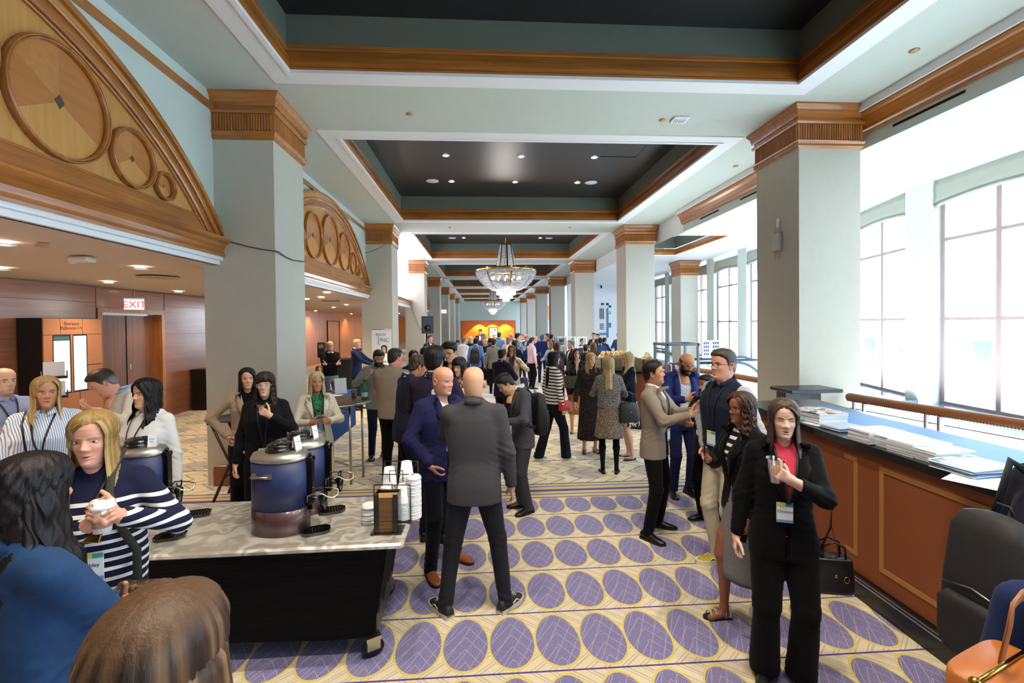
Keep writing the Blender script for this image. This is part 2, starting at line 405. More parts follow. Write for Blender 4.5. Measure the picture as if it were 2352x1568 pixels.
x, y, z = at_z(1561, 273, ZC); v = mb.build('air_sensor', [M_WHITE, plain('grey_plastic', '#77797c')], loc=(x, y, ZC), label='white slotted sensor box on the beam near the right column', cat='sensor')

# ---- columns
fl_l = None
def col_mesh(xa, xb, d=1.0):
    shaft = MB(); shaft.box((xa, 0, 0), (xb, d, ZC-.57))
    cap = MB()
    prof = [(.0, 4.50), (.02, 4.515), (.035, 4.53), (.03, 4.56), (.045, 4.585), (.05, 4.60), (.02, 4.61), (.02, 4.83), (.045, 4.835), (.055, 4.86), (.05, 4.885), (.03, 4.90), (.03, 4.92), (.05, 4.925), (.06, 4.96), (.07, 5.02), (.10, 5.06), (.11, 5.075), (.11, 5.10)]
    cap.sweep_rect(xa, 0, xb, d, prof, inward=False)
    fl = MB()
    def reeds(p0, p1, out):
        L = math.hypot(p1[0]-p0[0], p1[1]-p0[1]); n = int(L/.034)
        ux, uy = (p1[0]-p0[0])/L, (p1[1]-p0[1])/L
        for i in range(n):
            s0 = (i+.12)*L/n; s1 = (i+.88)*L/n; mid = (s0+s1)/2
            A = [(s0, .0), (s0+.004, .012), (mid, .017), (s1-.004, .012), (s1, 0)]
            pts = [(p0[0]+ux*s+out[0]*(.02+h), p0[1]+uy*s+out[1]*(.02+h)) for s, h in A]
            fl.prism(pts, 4.615, 4.825)
    reeds((xa, 0), (xb, 0), (0, -1)); reeds((xb, 0), (xb, d), (1, 0)); reeds((xa, 0), (xa, d), (-1, 0))
    pl = MB(); pl.sweep_rect(xa, 0, xb, d, [(.04, 0), (.04, .23), (.03, .255), (.015, .265), (0, .265)], inward=False)
    return shaft, cap, fl, pl
def do_cols(xa, xb, names, low=None):
    s, c, f, p = col_mesh(xa, xb)
    sm_, cm_, fm_, pm_ = s.mesh('shaft', [M_SAGE2]), c.mesh('capital', [M_MAPLEX]), f.mesh('reeding', [M_MAPLEZ]), p.mesh('plinth', [wood('dark_cherry_plinth', '#6a3216', '#8a4a24', axis='Y')])
    for k, y in enumerate(cols_y):
        if k == 0: continue
        r = thing('column', names[k-1], 'column', (0, y, 0))
        place('shaft', sm_, r); place('capital', cm_, r); rf = place('reeding', fm_, r); rf['kind'] = 'stuff'; place('plinth', pm_, r)
        if low: place('impost', low, r)
ordn = ['nearest', 'second', 'third', 'fourth', 'fifth', 'sixth', 'farthest']
lowm = MB(); lowm.box((-3.60, 0, 0), (-3.47, 1.0, 2.88)); lowm = lowm.mesh('impost', [M_SAGE2])
do_cols(-3.47, -2.70, ['%s square column on the left, sage shaft under reeded wood capital' % o for o in ordn], lowm)
do_cols(4.47, 5.38, ['%s square column on the right, sage shaft under reeded wood capital' % o for o in ordn])

mb = MB(); mb.box((-14.3, -9.3, 6.0), (9.7, 66, 6.2)); mb.box((-14.3, -9.3, 2.9), (-14, 66, 6.2)); mb.box((9.6, -9.3, 4.7), (9.8, 12.8, 6.2)); mb.box((11, 12.8, 4.7), (11.2, 66, 6.2)); mb.box((9.6, 12.8, 4.75), (14.2, 66, 4.85)); mb.build('light_leak_cap', M_WHITE, kind='structure')  # unseen boxes added above and around to stop sky light leaking in
# ---- left arcade wall
mb = MB()
for k in range(len(cols_y)):
    y0 = cols_y[k]+1.0; y1 = cols_y[k+1] if k+1 < len(cols_y) else FAR
    mb.box((-3.62, y0, 2.88), (-3.46, y1, ZC))
mb.box((-3.62, -9, 2.88), (-3.46, cols_y[0], ZC))
mb.build('wall_left_upper', M_SAGE, kind='structure')
corn = [(-3.46, 3.22), (-3.30, 3.22), (-3.235, 3.205), (-3.23, 3.185), (-3.25, 3.165), (-3.30, 3.14), (-3.335, 3.09), (-3.345, 3.04), (-3.33, 3.00), (-3.335, 2.975), (-3.46, 2.975)]
wht = [(-3.62, 2.975), (-3.36, 2.975), (-3.36, 2.935), (-3.40, 2.93), (-3.40, 2.88), (-3.62, 2.88)]
def seg_circle(cz, R, half, z0, n=40):
    return [(half*(-1+2*i/n), cz+math.sqrt(max(0, R*R-(half*(-1+2*i/n))**2))) for i in range(n+1)]
wedge_m = [wood('inlay_veneer_pale', '#c0873f', '#d29b50', axis='Z', rough=.4), wood('inlay_veneer_mid', '#a8692c', '#bd7c3b', axis='Y', rough=.4), wood('inlay_veneer_warm', '#b1753a', '#c48746', axis='X', rough=.4)]
M_INK = plain('dark_inlay', '#4d3b38', .4)
def lunette(k, label):
    y0 = cols_y[k]+1.0; y1 = cols_y[k+1]; yc = (y0+y1)/2 - (.04 if k else 0); half = (y1-y0)/2+ (.04 if k else .0)
    r = thing('arched_lunette', label, 'wall panel', (0, yc, 0))
    c = MB(); c.prism([(a, b) for a, b in corn], y0-yc, y1-yc, plane='xz'); c.build('cornice', M_MAPLE, r)
    c = MB(); c.prism([(a, b) for a, b in wht], y0-yc, y1-yc, plane='xz'); c.build('soffit_strip', M_WHITE, r)
    R, zt = 4.47, 4.93; cz = zt-R
    hb = min(half, math.sqrt(R*R-(3.235-cz)**2))
    out = [(-hb+2*hb*i/48) for i in range(49)]
    ZR = lambda y, RR: cz+math.sqrt(max(1e-6, RR*RR-y*y))
    f = MB(); pts = [(y, ZR(y, R)) for y in out]; f.prism([(-hb, 3.22)]+pts+[(hb, 3.22)], -3.46, -3.40, plane='yz'); f.build('field', M_FIELD, r)
    # arch mouldings: bands following the arc
    def arcband(R0, R1, x0, x1, name, M, n=48):
        a = MB(); h0 = math.sqrt(R0*R0-(3.25-cz)**2); rings = []
        t0 = math.asin(h0/R0)
        h1 = math.sqrt(max(.01, R1*R1-(3.25-cz)**2)); t1 = math.asin(min(1, h1/R1))
        for i in range(n+1):
            ta = -t0+2*t0*i/n; tb = -t1+2*t1*i/n
            rings.append([(x0, R0*math.sin(ta), cz+R0*math.cos(ta)), (x1, R0*math.sin(ta), cz+R0*math.cos(ta)), (x1+.006, (R0+R1)/2*math.sin((ta+tb)/2), cz+(R0+R1)/2*math.cos((ta+tb)/2)), (x1, R1*math.sin(tb), cz+R1*math.cos(tb)), (x0, R1*math.sin(tb), cz+R1*math.cos(tb))])
        a.loft(rings, smooth=False); return a.build(name, M, r)
    arcband(R-.0, R-.055, -3.46, -3.345, 'arch_moulding', M_MAPLE)
    arcband(R-.055, R-.13, -3.40, -3.385, 'arch_band', M_FIELD)
    arcband(R-.13, R-.165, -3.40, -3.355, 'arch_moulding', M_MAPLE)
    arcband(R-.165, R-.255, -3.40, -3.38, 'arch_band', M_MAPLE)
    arcband(R-.255, R-.30, -3.40, -3.35, 'arch_moulding', M_MAPLE)
    arcband(R-.30, R-.32, -3.40, -3.375, 'arch_moulding', M_MAPLE)
    b = MB(); b.box((-3.40, -hb+.02, 3.225), (-3.385, hb-.02, 3.40)); b.build('bottom_rail', M_MAPLE, r)
    b = MB(); b.box((-3.40, -hb+.45, 3.40), (-3.375, hb-.45, 3.425)); b.build('rail_bead', M_MAPLE, r)
    for sg, off, rad in ((0, 0, .565), (1, 1.06, .475), (-1, 1.06, .475), (1, 1.83, .29), (-1, 1.83, .29), (1, 2.27, .155), (-1, 2.27, .155)):
        y = sg*off+(.10 if k == 0 else 0); zc = 3.425+rad+.004
        d = MB(); n = 48
        for ring_r, x1 in ((rad, -3.345), (rad-.018, -3.352)):
            rings = []
            for i in range(n+1):
                a = 2*PI*i/n; cs, sn = math.cos(a), math.sin(a)
                rings.append([(-3.40, y+(ring_r)*sn, zc+ring_r*cs), (x1, y+(ring_r-.004)*sn, zc+(ring_r-.004)*cs), (x1+.004, y+(ring_r-.011)*sn, zc+(ring_r-.011)*cs), (x1, y+(ring_r-.018)*sn, zc+(ring_r-.018)*cs), (-3.40, y+(ring_r-.022)*sn, zc+(ring_r-.022)*cs)])
            d.loft(rings, smooth=True, cap=False)
        disc = d.build('ring', M_MAPLEZ, r)
        rr = rad-.035
        for w in range(6):
            g = MB(); a0, a1 = w*PI/3, (w+1)*PI/3
            poly = [(y, zc)]+[(y+rr*math.sin(a0+(a1-a0)*i/6), zc+rr*math.cos(a0+(a1-a0)*i/6)) for i in range(7)]
            g.prism(poly, -3.40, -3.394+.001*(w % 2), plane='yz'); g.build('veneer_wedge', wedge_m[(0, 1, 0, 0, 1, 2)[w] if w else 1], disc)
        g = MB(); q = .045*rad/.475; g.prism([(y, zc+q*1.3), (y+q, zc), (y, zc-q*1.3), (y-q, zc)], -3.40, -3.390, plane='yz'); g.build('diamond', M_INK, disc)
    return r
lunette(0, 'large arched wood lunette with inlaid discs at upper left'); lunette(1, 'arched wood lunette with inlaid discs between the first two left columns')
lunette(3, 'distant arched wood lunette beyond the lit fabric panel')
# cornice-only bays
for k in (2, 4, 5, 6):
    y0 = cols_y[k]+1.0; y1 = cols_y[k+1]if k+1 < len(cols_y) else FAR
    r = thing('wood_cornice', ['', '', 'wood cornice below the glowing white fabric panel', '', 'wood cornice over the fourth left opening beyond the far lunette', 'wood cornice deep in the hall on the left', 'wood cornice at the last left opening of the hall'][k], 'cornice')
    c = MB(); c.prism(corn, y0, y1, plane='xz'); c.build('moulding', M_MAPLE, r); c = MB(); c.prism(wht, y0, y1, plane='xz'); c.build('soffit_strip', M_WHITE, r)
mb = MB(); n = 40
y0, y1 = cols_y[2]+1.05, cols_y[3]-.05
for i in range(n):
    a, b = y0+(y1-y0)*i/n, y0+(y1-y0)*(i+1)/n
    xa = -3.40+.018*math.sin(i*.9)+.01*math.sin(i*2.3); xb = -3.40+.018*math.sin((i+1)*.9)+.01*math.sin((i+1)*2.3)
    mb.quad((xa, a, 3.26), (xb, b, 3.26), (xb, b, 5.06), (xa, a, 5.06), smooth=True)
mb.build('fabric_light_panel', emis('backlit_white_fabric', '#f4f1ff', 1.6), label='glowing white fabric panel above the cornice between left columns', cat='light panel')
# picture rail under the ceiling
for k in range(0, len(cols_y)-1):
    y0 = cols_y[k]+1.0; y1 = cols_y[k+1]
    mb = MB(); mb.box((-3.46, y0, 4.86), (-3.415, y1, 4.93)); mb.box((-3.46, y0, 4.93), (-3.43, y1, 4.95)); mb.build('trim_%d' % (k+2), M_MAPLE, kind='structure')

# ---- left lobby: low ceiling, walls
mb = MB(); mb.quad((-14, -9, 2.87), (-3.44, -9, 2.87), (-3.44, 66, 2.87), (-14, 66, 2.87)); mb.build('ceiling_low', M_LOWCEIL, kind='structure')
WX = -7.3
wl_ = MB(); wl_.box((WX-.3, -9, 0), (WX-.03, 9.25, 2.85)); wl_.box((WX-.3, 11.1, 0), (WX-.03, 14.2, 2.85)); wl_.box((WX-.3, 9.25, 2.42), (WX-.03, 11.1, 2.85))
wl_.box((-14, 14.0, 0), (WX-.03, 14.2, 2.85))
wall_left = wl_.build('wall_left', M_BLACK, kind='structure')
for (a, b) in ((1.2, 4.0), (4.0, 6.6), (6.6, 9.23), (11.12, 14.2)):
    zz = 0
    while zz < 2.84:
        z1 = min(zz+.64, 2.85)
        p = MB(); p.box((WX-.03, a+.004, zz+.003), (WX, b-.004, z1-.003)); p.build('veneer_panel', M_WALLWOOD, wall_left); zz += .64
p = MB(); p.box((WX-.03, 9.24, 2.46), (WX, 11.1, 2.85)); p.build('veneer_panel', M_WALLWOOD, wall_left)
dr = MB(); dr.box((WX-.24, 9.25, 0), (WX+.02, 9.36, 2.46)); dr.box((WX-.24, 11.0, 0), (WX+.02, 11.1, 2.46)); dr.box((WX-.24, 9.36, 2.38), (WX+.02, 11.0, 2.46))
d1 = dr.build('door_1', M_MAPLEZ, kind='structure')
for a, b in ((9.37, 10.16), (10.20, 10.99)):
    q = MB(); q.box((WX-.20, a, .01), (WX-.16, b, 2.36)); l = q.build('leaf', M_DOORWOOD, d1)
    q = MB(); q.box((WX-.16, (a+.05), 1.2), (WX-.15, (a+.09), 1.3)); q.build('lock_plate', M_STEEL, l)
q = MB(); q.box((WX-.22, 10.16, 0), (WX-.17, 10.20, 2.37)); q.build('gap', M_BLACK, d1)
q = MB(); q.box((WX-.16, 9.37, 2.33), (WX-.12, 10.99, 2.37)); q.build('closer_rail', M_STEEL, d1)
# far-left wall
WF = -9.0
mb = MB(); mb.box((WF-.3, 14.2, 0), (WF-.03, 66, 2.85)); wfar = mb.build('wall_left_far', M_BLACK, kind='structure')
yy = 14.2
while yy < 60:
    zz = 0
    for z0, z1 in ((0, 1.4), (1.4, 2.85)):
        p = MB(); p.box((WF-.03, yy+.006, z0+.004), (WF, yy+2.4-.006, z1-.004)); p.build('veneer_panel', M_WALLWOOD2, wfar)
    yy += 2.4
for k, (a, b) in enumerate(((21.0, 21.25), (27.5, 29.6))):
    if k == 1:
        dr = MB(); dr.box((WF-.02, a-.08, 0), (WF+.05, a, 2.4)); dr.box((WF-.02, b, 0), (WF+.05, b+.08, 2.4)); dr.box((WF-.02, a, 2.32), (WF+.05, b, 2.4)); d2 = dr.build('door_2', M_BRONZE, kind='structure')
        for p0, p1 in ((a, (a+b)/2-.01), ((a+b)/2+.01, b)):
            q = MB(); q.box((WF-.01, p0, .01), (WF+.025, p1, 2.31)); l = q.build('leaf', M_WALLWOOD2, d2)
            q = MB(); q.ball((WF+.05, (a+b)/2, 1.05), .03); q.build('knob', M_STEEL, l)
mb = MB(); mb.box((-14, 65.8, 0), (10, 66, 5.1)); mb.build('wall_back_far', M_WALLWOOD2, kind='structure')
# low-ceiling fittings
for i, (x, y) in enumerate(((-4.35, 2.7), (-4.35, .8), (-6.2, 4.4), (-6.2, 2.4), (-4.35, -1.2), (-6.2, .2))): downlight(x, y, 2.845, 'added unseen warm downlight in the low ceiling nearest the viewer', 'added unseen downlights in the low ceiling beside the viewer', energy=90, warm=(1, .76, .5))  # out-of-view downlights added to throw warm light on the left column
for i, (px, py) in enumerate(((323, 615), (249, 648), (410, 670), (8, 559), (3, 617))):
    x, y, z = at_z(px, py, 2.85); downlight(x, y, 2.845, 'warm downlight in the low cream ceiling at left', 'downlights in the low ceiling by the directory', energy=42, warm=(1, .78, .55))
for i, (px, py) in enumerate(((751, 672), (766, 706), (795, 700), (704, 687), (738, 683))):
    x, y, z = at_z(px, py, 2.85); downlight(x, y, 2.845, 'warm downlight in the low ceiling seen beyond the first column', 'downlights in the low ceiling behind the first column', energy=60, warm=(1, .72, .42))
for (x, y) in ((-8.6, 17.5), (-8.6, 24.5), (-8.6, 31), (-8.6, 38), (-5.5, 24), (-5.5, 31), (-5.5, 38)):
    downlight(x, y, 2.845, 'warm downlight far down the low side ceiling', 'downlights far along the side lobby', energy=75, warm=(1, .62, .26))
mb = MB(); mb.lathe([(.28, 0), (.27, -.01), (.2, -.012), (.19, -.004), (.1, -.012), (.09, -.004), (.001, -.01)], n=28); vm = mb.mesh('diffuser', [plain('cream_metal', '#b9a98f', .5)])
x, y, z = at_z(365, 637, 2.85); place('ceiling_vent', vm, None, (x, y, 2.85), label='round cream air diffuser in low ceiling near the door', cat='vent')
x, y, z = at_z(760, 692, 2.85); place('ceiling_vent', vm, None, (x, y, 2.85), label='round air diffuser in low ceiling beyond the first column', cat='vent')
mb = MB(); mb.rbox((-.11, -.07, -.05), (.11, .07, 0), .02); mb.lathe([(.04, -.05), (.03, -.07), (.001, -.07)], c=(-.1, 0, .0), n=12)
x, y, z = at_z(187, 591, 2.85); mb.build('ceiling_sensor', plain('ivory_plastic', '#d9d3c6', .5), loc=(x, y, 2.85), label='ivory box sensor on the low cream ceiling', cat='sensor')
x, y, z = at_z(96, 562, 2.85); place('sprinkler', sm_m, None, (x, y, 2.85), label='round cover plate in the low ceiling near the sensor box', cat='sprinkler')

# ---- back and end walls
mb = MB(); mb.box((-14, -9.3, -4), (12, -9, 6)); mb.build('wall_back', M_SAGE, kind='structure')
mb = MB(); ZO = 2.55
mb.box((-3.48, FAR, ZO), (6.2, FAR+.3, ZC)); mb.box((4.45, FAR, 0), (9, FAR+.3, ZO)); mb.box((-3.48, FAR, 0), (-2.9, FAR+.3, ZO))
we = mb.build('wall_end', M_SAGE, kind='structure')
mb = MB(); mb.box((-2.9, FAR-.03, ZO-.05), (4.45, FAR+.02, ZO+.03)); mb.box((-2.9, 64.5, 0), (4.45, 64.7, ZO+.3)); mb.box((-2.9, FAR+.3, ZO), (4.45, 64.5, ZO+.05)); mb.build('wall_end_wood', [M_WALLWOOD2], kind='structure')
pc = thing('framed_picture', 'framed black and white picture on the wood wall at hall end', 'picture', (*at_y(1133, 764, 64.45)[:2], 0))
zc_ = at_y(1133, 764, 64.45)[2]
q = MB(); q.box((-.62, -.05, zc_-.75), (.62, 0, zc_+.75)); q.build('frame', M_BLACK, pc); q = MB(); q.box((-.52, -.06, zc_-.65), (.52, -.045, zc_+.65)); q.build('mat', M_WHITE, pc)
t = NT('blotchy_print'); t.P(base=t.ramp(t.noise(t.co(), 3, 2), [(.47, (.01, .01, .01)), (.53, (.8, .78, .7))])); q = MB(); q.box((-.4, -.07, zc_-.5), (.4, -.055, zc_+.5)); q.build('print', t.m, pc)
for x in (-.8, 1.0, 2.8):
    L = bpy.data.lights.new('wall_washer', 'SPOT'); L.energy = 500; L.spot_size = 1.6; L.color = (1, .62, .25); o = bpy.data.objects.new('wall_washer', L); COL.objects.link(o); o.location = (x+.4, 63.6, 2.5); o.rotation_euler = (.3, 0, 0)

# ---- right side: beam, low ceiling, windows
mb = MB(); mb.box((5.5, -9, 4.53), (5.62, 12.3, ZC)); mb.build('wall_right_beam', M_SAGE, kind='structure')
bc = [(5.5, 4.99), (5.34, 4.99), (5.33, 4.97), (5.35, 4.945), (5.375, 4.93), (5.40, 4.88), (5.43, 4.80), (5.425, 4.765), (5.45, 4.75), (5.455, 4.73), (5.5, 4.73)]
mb = MB(); mb.prism(bc, -9, 12.3, plane='xz'); mb.build('trim_20', M_MAPLE, kind='structure')
mb = MB(); mb.box((5.30, -9, 4.99), (5.5, 12.3, ZC)); mb.build('trim_21', M_WHITE, kind='structure')
mb = MB(); mb.quad((5.56, -9, 4.536), (9.6, -9, 4.536), (9.6, 12.8, 4.536), (5.56, 12.8, 4.536)); mb.build('ceiling_right', M_WHITE, kind='structure')
# beyond: coffered bay
mb = MB(); ZR2 = 4.68
x0, y0, x1, y1 = 5.75, 13.2, 7.55, 17.6
for a in ((5.5, 12.8, 11, y0), (5.5, y1, 14, 66), (5.5, y0, x0, y1), (x1, y0, 11, y1)): mb.quad((a[0], a[1], ZR2), (a[2], a[1], ZR2), (a[2], a[3], ZR2), (a[0], a[3], ZR2))
mb.quad((x0, y0, 5.4), (x1, y0, 5.4), (x1, y1, 5.4), (x0, y1, 5.4)); mb.quad((5.5, 12.8, 4.53), (11, 12.8, 4.53), (11, 12.8, ZR2), (5.5, 12.8, ZR2))
mb.quad((5.5, 12.3, 4.53), (5.5, 66, 4.6), (5.5, 66, ZC), (5.5, 12.3, ZC))
mb.build('ceiling_right_far', M_WHITE, kind='structure')
mb = MB(); mb.sweep_rect(x0, y0, x1, y1, [(0, 4.95), (0, 5.4)]); mb.build('trim_22', M_GREEN, kind='structure')
mb = MB(); mb.sweep_rect(x0, y0, x1, y1, [(.0, 4.69), (.03, 4.72), (.04, 4.80), (.0, 4.9), (-.02, 4.95)]); mb.build('trim_23', M_MAPLE, kind='structure')
sl = plain('black_slot', '#050505', .9)
for nm, a, b in (('longest black air slot in the green beam above right column', 4.93, 5.85), ('black air slot in the beam just past the right column', 8.9, 9.5), ('black air slot near the end of the green beam', 10.4, 11.3)):
    mb = MB(); mb.box((5.49, a, 4.645), (5.501, b, 4.675)); mb.build('air_slot', sl, label=nm, cat='vent')
for px, py in ((2122, 348), (1952, 385)):
    x, y, z = at_z(px, py, 4.53); 
    downlight(min(x, 7.4), y, 4.525, 'unlit white downlight in the bright ceiling by the windows', 'downlights in the window side ceiling')
# window wall
WP = [(-9, 7.70), (6, 7.80), (8, 8.0), (10.5, 8.7), (16, 9.3), (24, 9.8), (66, 12)]
def wx(y):
    return float(np.interp(y, [p[0] for p in WP], [p[1] for p in WP]))
M_FRAME = plain('mauve_window_frame', '#a08c8c', .5); M_FRAME2 = plain('pale_mullion', '#d7c9c2', .5)
t = NT('window_glass'); t.P(base=(.95, .98, 1), rough=.0, trans=1, ior=1.0, spec=.2); M_GLASS = t.m
gl = NT('clear_pane'); gl.n.remove(gl.b); tr = gl.n.new('ShaderNodeBsdfTransparent'); gs = gl.n.new('ShaderNodeBsdfGlossy'); mx = gl.n.new('ShaderNodeMixShader')
gs.inputs['Roughness'].default_value = .02; tr.inputs[0].default_value = (.96, .98, .99, 1); mx.inputs[0].default_value = .05
gl.l.new(tr.outputs[0], mx.inputs[1]); gl.l.new(gs.outputs[0], mx.inputs[2]); gl.l.new(mx.outputs[0], gl.out.inputs[0]); M_PANE = gl.m
M_BLIND = plain('sage_roman_blind', '#a0a597', .8)
M_LEDGE = plain('blue_grey_granite', '#51667a', .15, noise=.25, nscale=30, coat=.6)
wins = []
y = 7.70 - 2.65*6
while y < 34: wins.append((y+.66, y+2.65)); y += 2.65
wn_i = 0
pm = MB()
for (a, b) in wins:
    pa = a-.66
    xa, xb = wx(pa), wx(a)
    pm.add([(xa, pa, -4), (xb, a, -4), (xb+.35, a, -4), (xa+.35, pa, -4), (xa, pa, 4.7), (xb, a, 4.7), (xb+.35, a, 4.7), (xa+.35, pa, 4.7)], [(0, 3, 2, 1), (4, 5, 6, 7), (0, 1, 5, 4), (1, 2, 6, 5), (2, 3, 7, 6), (3, 0, 4, 7)])
wall_r = pm.build('wall_right', M_SAGE, kind='structure')
def slab(A, B, z0, z1, d0, d1, mb):
    """upright slab along the wall between points A,B (x,y) with depth offsets d0..d1 towards +x"""
    mb.add([(A[0]+d0, A[1], z0), (B[0]+d0, B[1], z0), (B[0]+d1, B[1], z0), (A[0]+d1, A[1], z0), (A[0]+d0, A[1], z1), (B[0]+d0, B[1], z1), (B[0]+d1, B[1], z1), (A[0]+d1, A[1], z1)],
           [(0, 3, 2, 1), (4, 5, 6, 7), (0, 1, 5, 4), (1, 2, 6, 5), (2, 3, 7, 6), (3, 0, 4, 7)])
for (a, b) in wins:
    wn_i += 1
    A = (wx(a)+.16, a); B = (wx(b)+.16, b); mid = ((A[0]+B[0])/2, (a+b)/2)
    f = MB()
    lerp = lambda t: (A[0]+(B[0]-A[0])*t, A[1]+(B[1]-A[1])*t)
    L = b-a
    for t0 in (0, .5-.02, 1-.04): slab(lerp(t0), lerp(t0+.04), .58, 4.55, 0, .10, f)
    for z in (.58, 2.06, 3.45, 4.45): slab(A, B, z, z+.05, -.005, .09, f)
    win = f.build('window_%d' % wn_i, M_FRAME, kind='structure')
    for t0, t1 in ((.04, .48), (.52, .96)):
        for z0, z1 in ((.63, 2.06), (2.11, 3.45), (3.50, 4.45)):
            g = MB(); P0, P1 = lerp(t0), lerp(t1); g.quad((P0[0]+.05, P0[1], z0), (P1[0]+.05, P1[1], z0), (P1[0]+.05, P1[1], z1), (P0[0]+.05, P0[1], z1)); g.build('pane', M_PANE, win)
    g = MB(); P0, P1 = lerp(0), lerp(1)
    g.quad((P0[0]+.05, P0[1], -4), (P1[0]+.05, P1[1], -4), (P1[0]+.05, P1[1], .35), (P0[0]+.05, P0[1], .35)); g.build('lower_pane', M_PANE, win)
    g = MB(); slab(lerp(-.02), lerp(1.02), .35, .58, -.05, .35, g); slab(lerp(-.17), lerp(1.0), .50, .585, -.45, -.05, g); g.build('ledge', M_LEDGE, win)
    # roman blind with folds and sag
    bl = MB(); n = 14; rows = [(4.52, .02), (4.38, .05), (4.24, .035), (4.16, .06), (4.12, .02), (4.09, .05), (4.06, .015)]
    vs = []; 
    for z, dx in rows:
        for i in range(n+1):
            tt = i/n; p = lerp(-.03+1.06*tt); sag = .10*math.sin(PI*tt)*(4.52-z)/.46
            vs.append((p[0]-.07-dx, p[1], z+sag*(1 if z > 4.3 else .8)-(.05 if (i in (0, n) and z < 4.2) else 0)))
    bl.add(vs, [(r*(n+1)+i, r*(n+1)+i+1, (r+1)*(n+1)+i+1, (r+1)*(n+1)+i) for r in range(len(rows)-1) for i in range(n)], smooth=True)
    nm = {7: 'sage roman blind gathered atop the rightmost big window', 8: 'sage roman blind atop the window just right of the near column'}.get(wn_i, 'sage roman blind, window %s beyond the near right column' % (['zero']*9+['one', 'two', 'three', 'four', 'five', 'six', 'seven', 'eight', 'nine', 'ten', 'eleven', 'twelve', 'thirteen', 'fourteen'])[wn_i] if wn_i > 8 else 'sage roman blind %s windows before the near right column' % ['', 'six', 'five', 'four', 'three', 'two', 'one', '', ''][wn_i])
    bo = bl.build('roman_blind', M_BLIND, label=nm, cat='blind', group=None if wn_i in (7, 8) else 'roman blinds along the window wall')
    m_ = bo.modifiers.new('thick', 'SOLIDIFY'); m_.thickness = .02
# window-side column
r = thing('column', 'square column standing against the windows, wood capital', 'column', (0, 19, 0))
s_, c_, f_, p_ = col_mesh(8.37, 9.13, .9)
for nm, q, M in (('shaft', s_, M_SAGE2), ('capital', c_, M_MAPLEX), ('reeding', f_, M_MAPLEZ)):
    me = q.mesh(nm, [M]); o = place(nm, me, r); o.location.z = -.45
    if nm == 'reeding': o['kind'] = 'stuff'
# portals guide the sky light through the windows
for (a, b) in ((-9, 3), (3, 12), (12, 24), (24, 35)):
    L = bpy.data.lights.new('window_portal', 'AREA'); L.shape = 'RECTANGLE'; L.size = 4.5; L.size_y = (b-a); L.cycles.is_portal = True
    o = bpy.data.objects.new('window_portal', L); COL.objects.link(o)
    xa = (wx(a)+wx(b))/2+.5; o.location = (xa+.3, (a+b)/2, 2.4); o.rotation_euler = (0, PI/2, 0)
# mural wall on the far right
mb = MB(); mb.box((5.6, 30, 0), (14, 30.2, ZR2)); mw_r = mb.build('wall_mural', M_WHITE, kind='structure')
M_MB = plain('slate_blue_print', '#5f84a8', .6); M_MK = plain('charcoal_print', '#3c4a5c', .6)
art = thing('wall_graphic', 'blue and black geometric graphic on the bright far wall', 'wall art', (0, 29.98, 0))
def mur(px0, py0, px1, py1, M):
    a = at_y(px0, py0, 29.98); b = at_y(px1, py1, 29.98); q = MB(); q.box((a[0], -.02, b[2]), (b[0], .02, a[2])); q.build('shape', M, art)
zx = lambda u: 1300+u/3.92; zy = lambda v: 500+v/3.92
for q in ((318, 766, 342, 787), (362, 766, 384, 787), (386, 788, 407, 809)): mur(zx(q[0]), zy(q[1]), zx(q[2]), zy(q[3]), M_MK)
for q in ((306, 815, 312, 912), (320, 815, 326, 912), (335, 815, 341, 912), (386, 845, 406, 850), (386, 860, 406, 865), (306, 953, 342, 959), (306, 968, 342, 974), (306, 983, 342, 989), (306, 998, 342, 1004)): mur(zx(q[0]), zy(q[1]), zx(q[2]), zy(q[3]), M_MK)
for q in ((365, 812, 384, 1078), (384, 945, 407, 987), (306, 1036, 366, 1055)): mur(zx(q[0]), zy(q[1]), zx(q[2]), zy(q[3]), M_MB)
mb = MB(); mb.ball((0, 0, 0), .09, sc=(.7, 1, 1)); mb.box((-.03, 0, -.03), (.03, .12, .12)); x, y, z = at_y(1381, 659, 29.8); mb.build('security_camera', M_BLACK, loc=(x, y, z), label='small black camera high on the bright far wall', cat='camera')
# outside: street, viaduct, pale buildings, tree
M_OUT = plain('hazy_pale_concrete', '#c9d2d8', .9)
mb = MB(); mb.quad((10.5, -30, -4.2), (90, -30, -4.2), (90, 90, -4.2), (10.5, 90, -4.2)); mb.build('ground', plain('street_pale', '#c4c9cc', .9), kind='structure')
def building(x, y0, y1, z1, fl, label, step=2.6):
    r = thing('building', label, 'building', (x, 0, 0)); q = MB(); q.box((0, y0, -4.2), (8, y1, z1)); q.build('wall', M_OUT, r)
    w_ = MB(); mwm = plain('pale_blue_glazing', '#9fb2c2', .2)
    base = MB(); base.box((-.08, 0, 0), (.02, 1.3, 1.7)); bm_ = base.mesh('window', [mwm])
    yy = y0+1
    while yy < y1-1.5:
        z = 0.5
        while z < z1-2.2:
            place('window', bm_, r, (0, yy, z)); z += 3.3
        yy += step
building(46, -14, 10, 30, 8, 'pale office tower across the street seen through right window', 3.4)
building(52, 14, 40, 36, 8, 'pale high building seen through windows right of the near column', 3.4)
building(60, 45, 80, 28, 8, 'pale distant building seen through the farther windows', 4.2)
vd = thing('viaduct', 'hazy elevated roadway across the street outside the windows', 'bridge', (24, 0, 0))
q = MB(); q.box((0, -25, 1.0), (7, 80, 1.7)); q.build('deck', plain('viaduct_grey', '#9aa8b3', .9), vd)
for yy in range(-20, 80, 7):
    q = MB(); q.box((1, yy, -4.2), (2, yy+.9, 1.0)); q.build('pier', plain('viaduct_grey', '#9aa8b3', .9), vd)
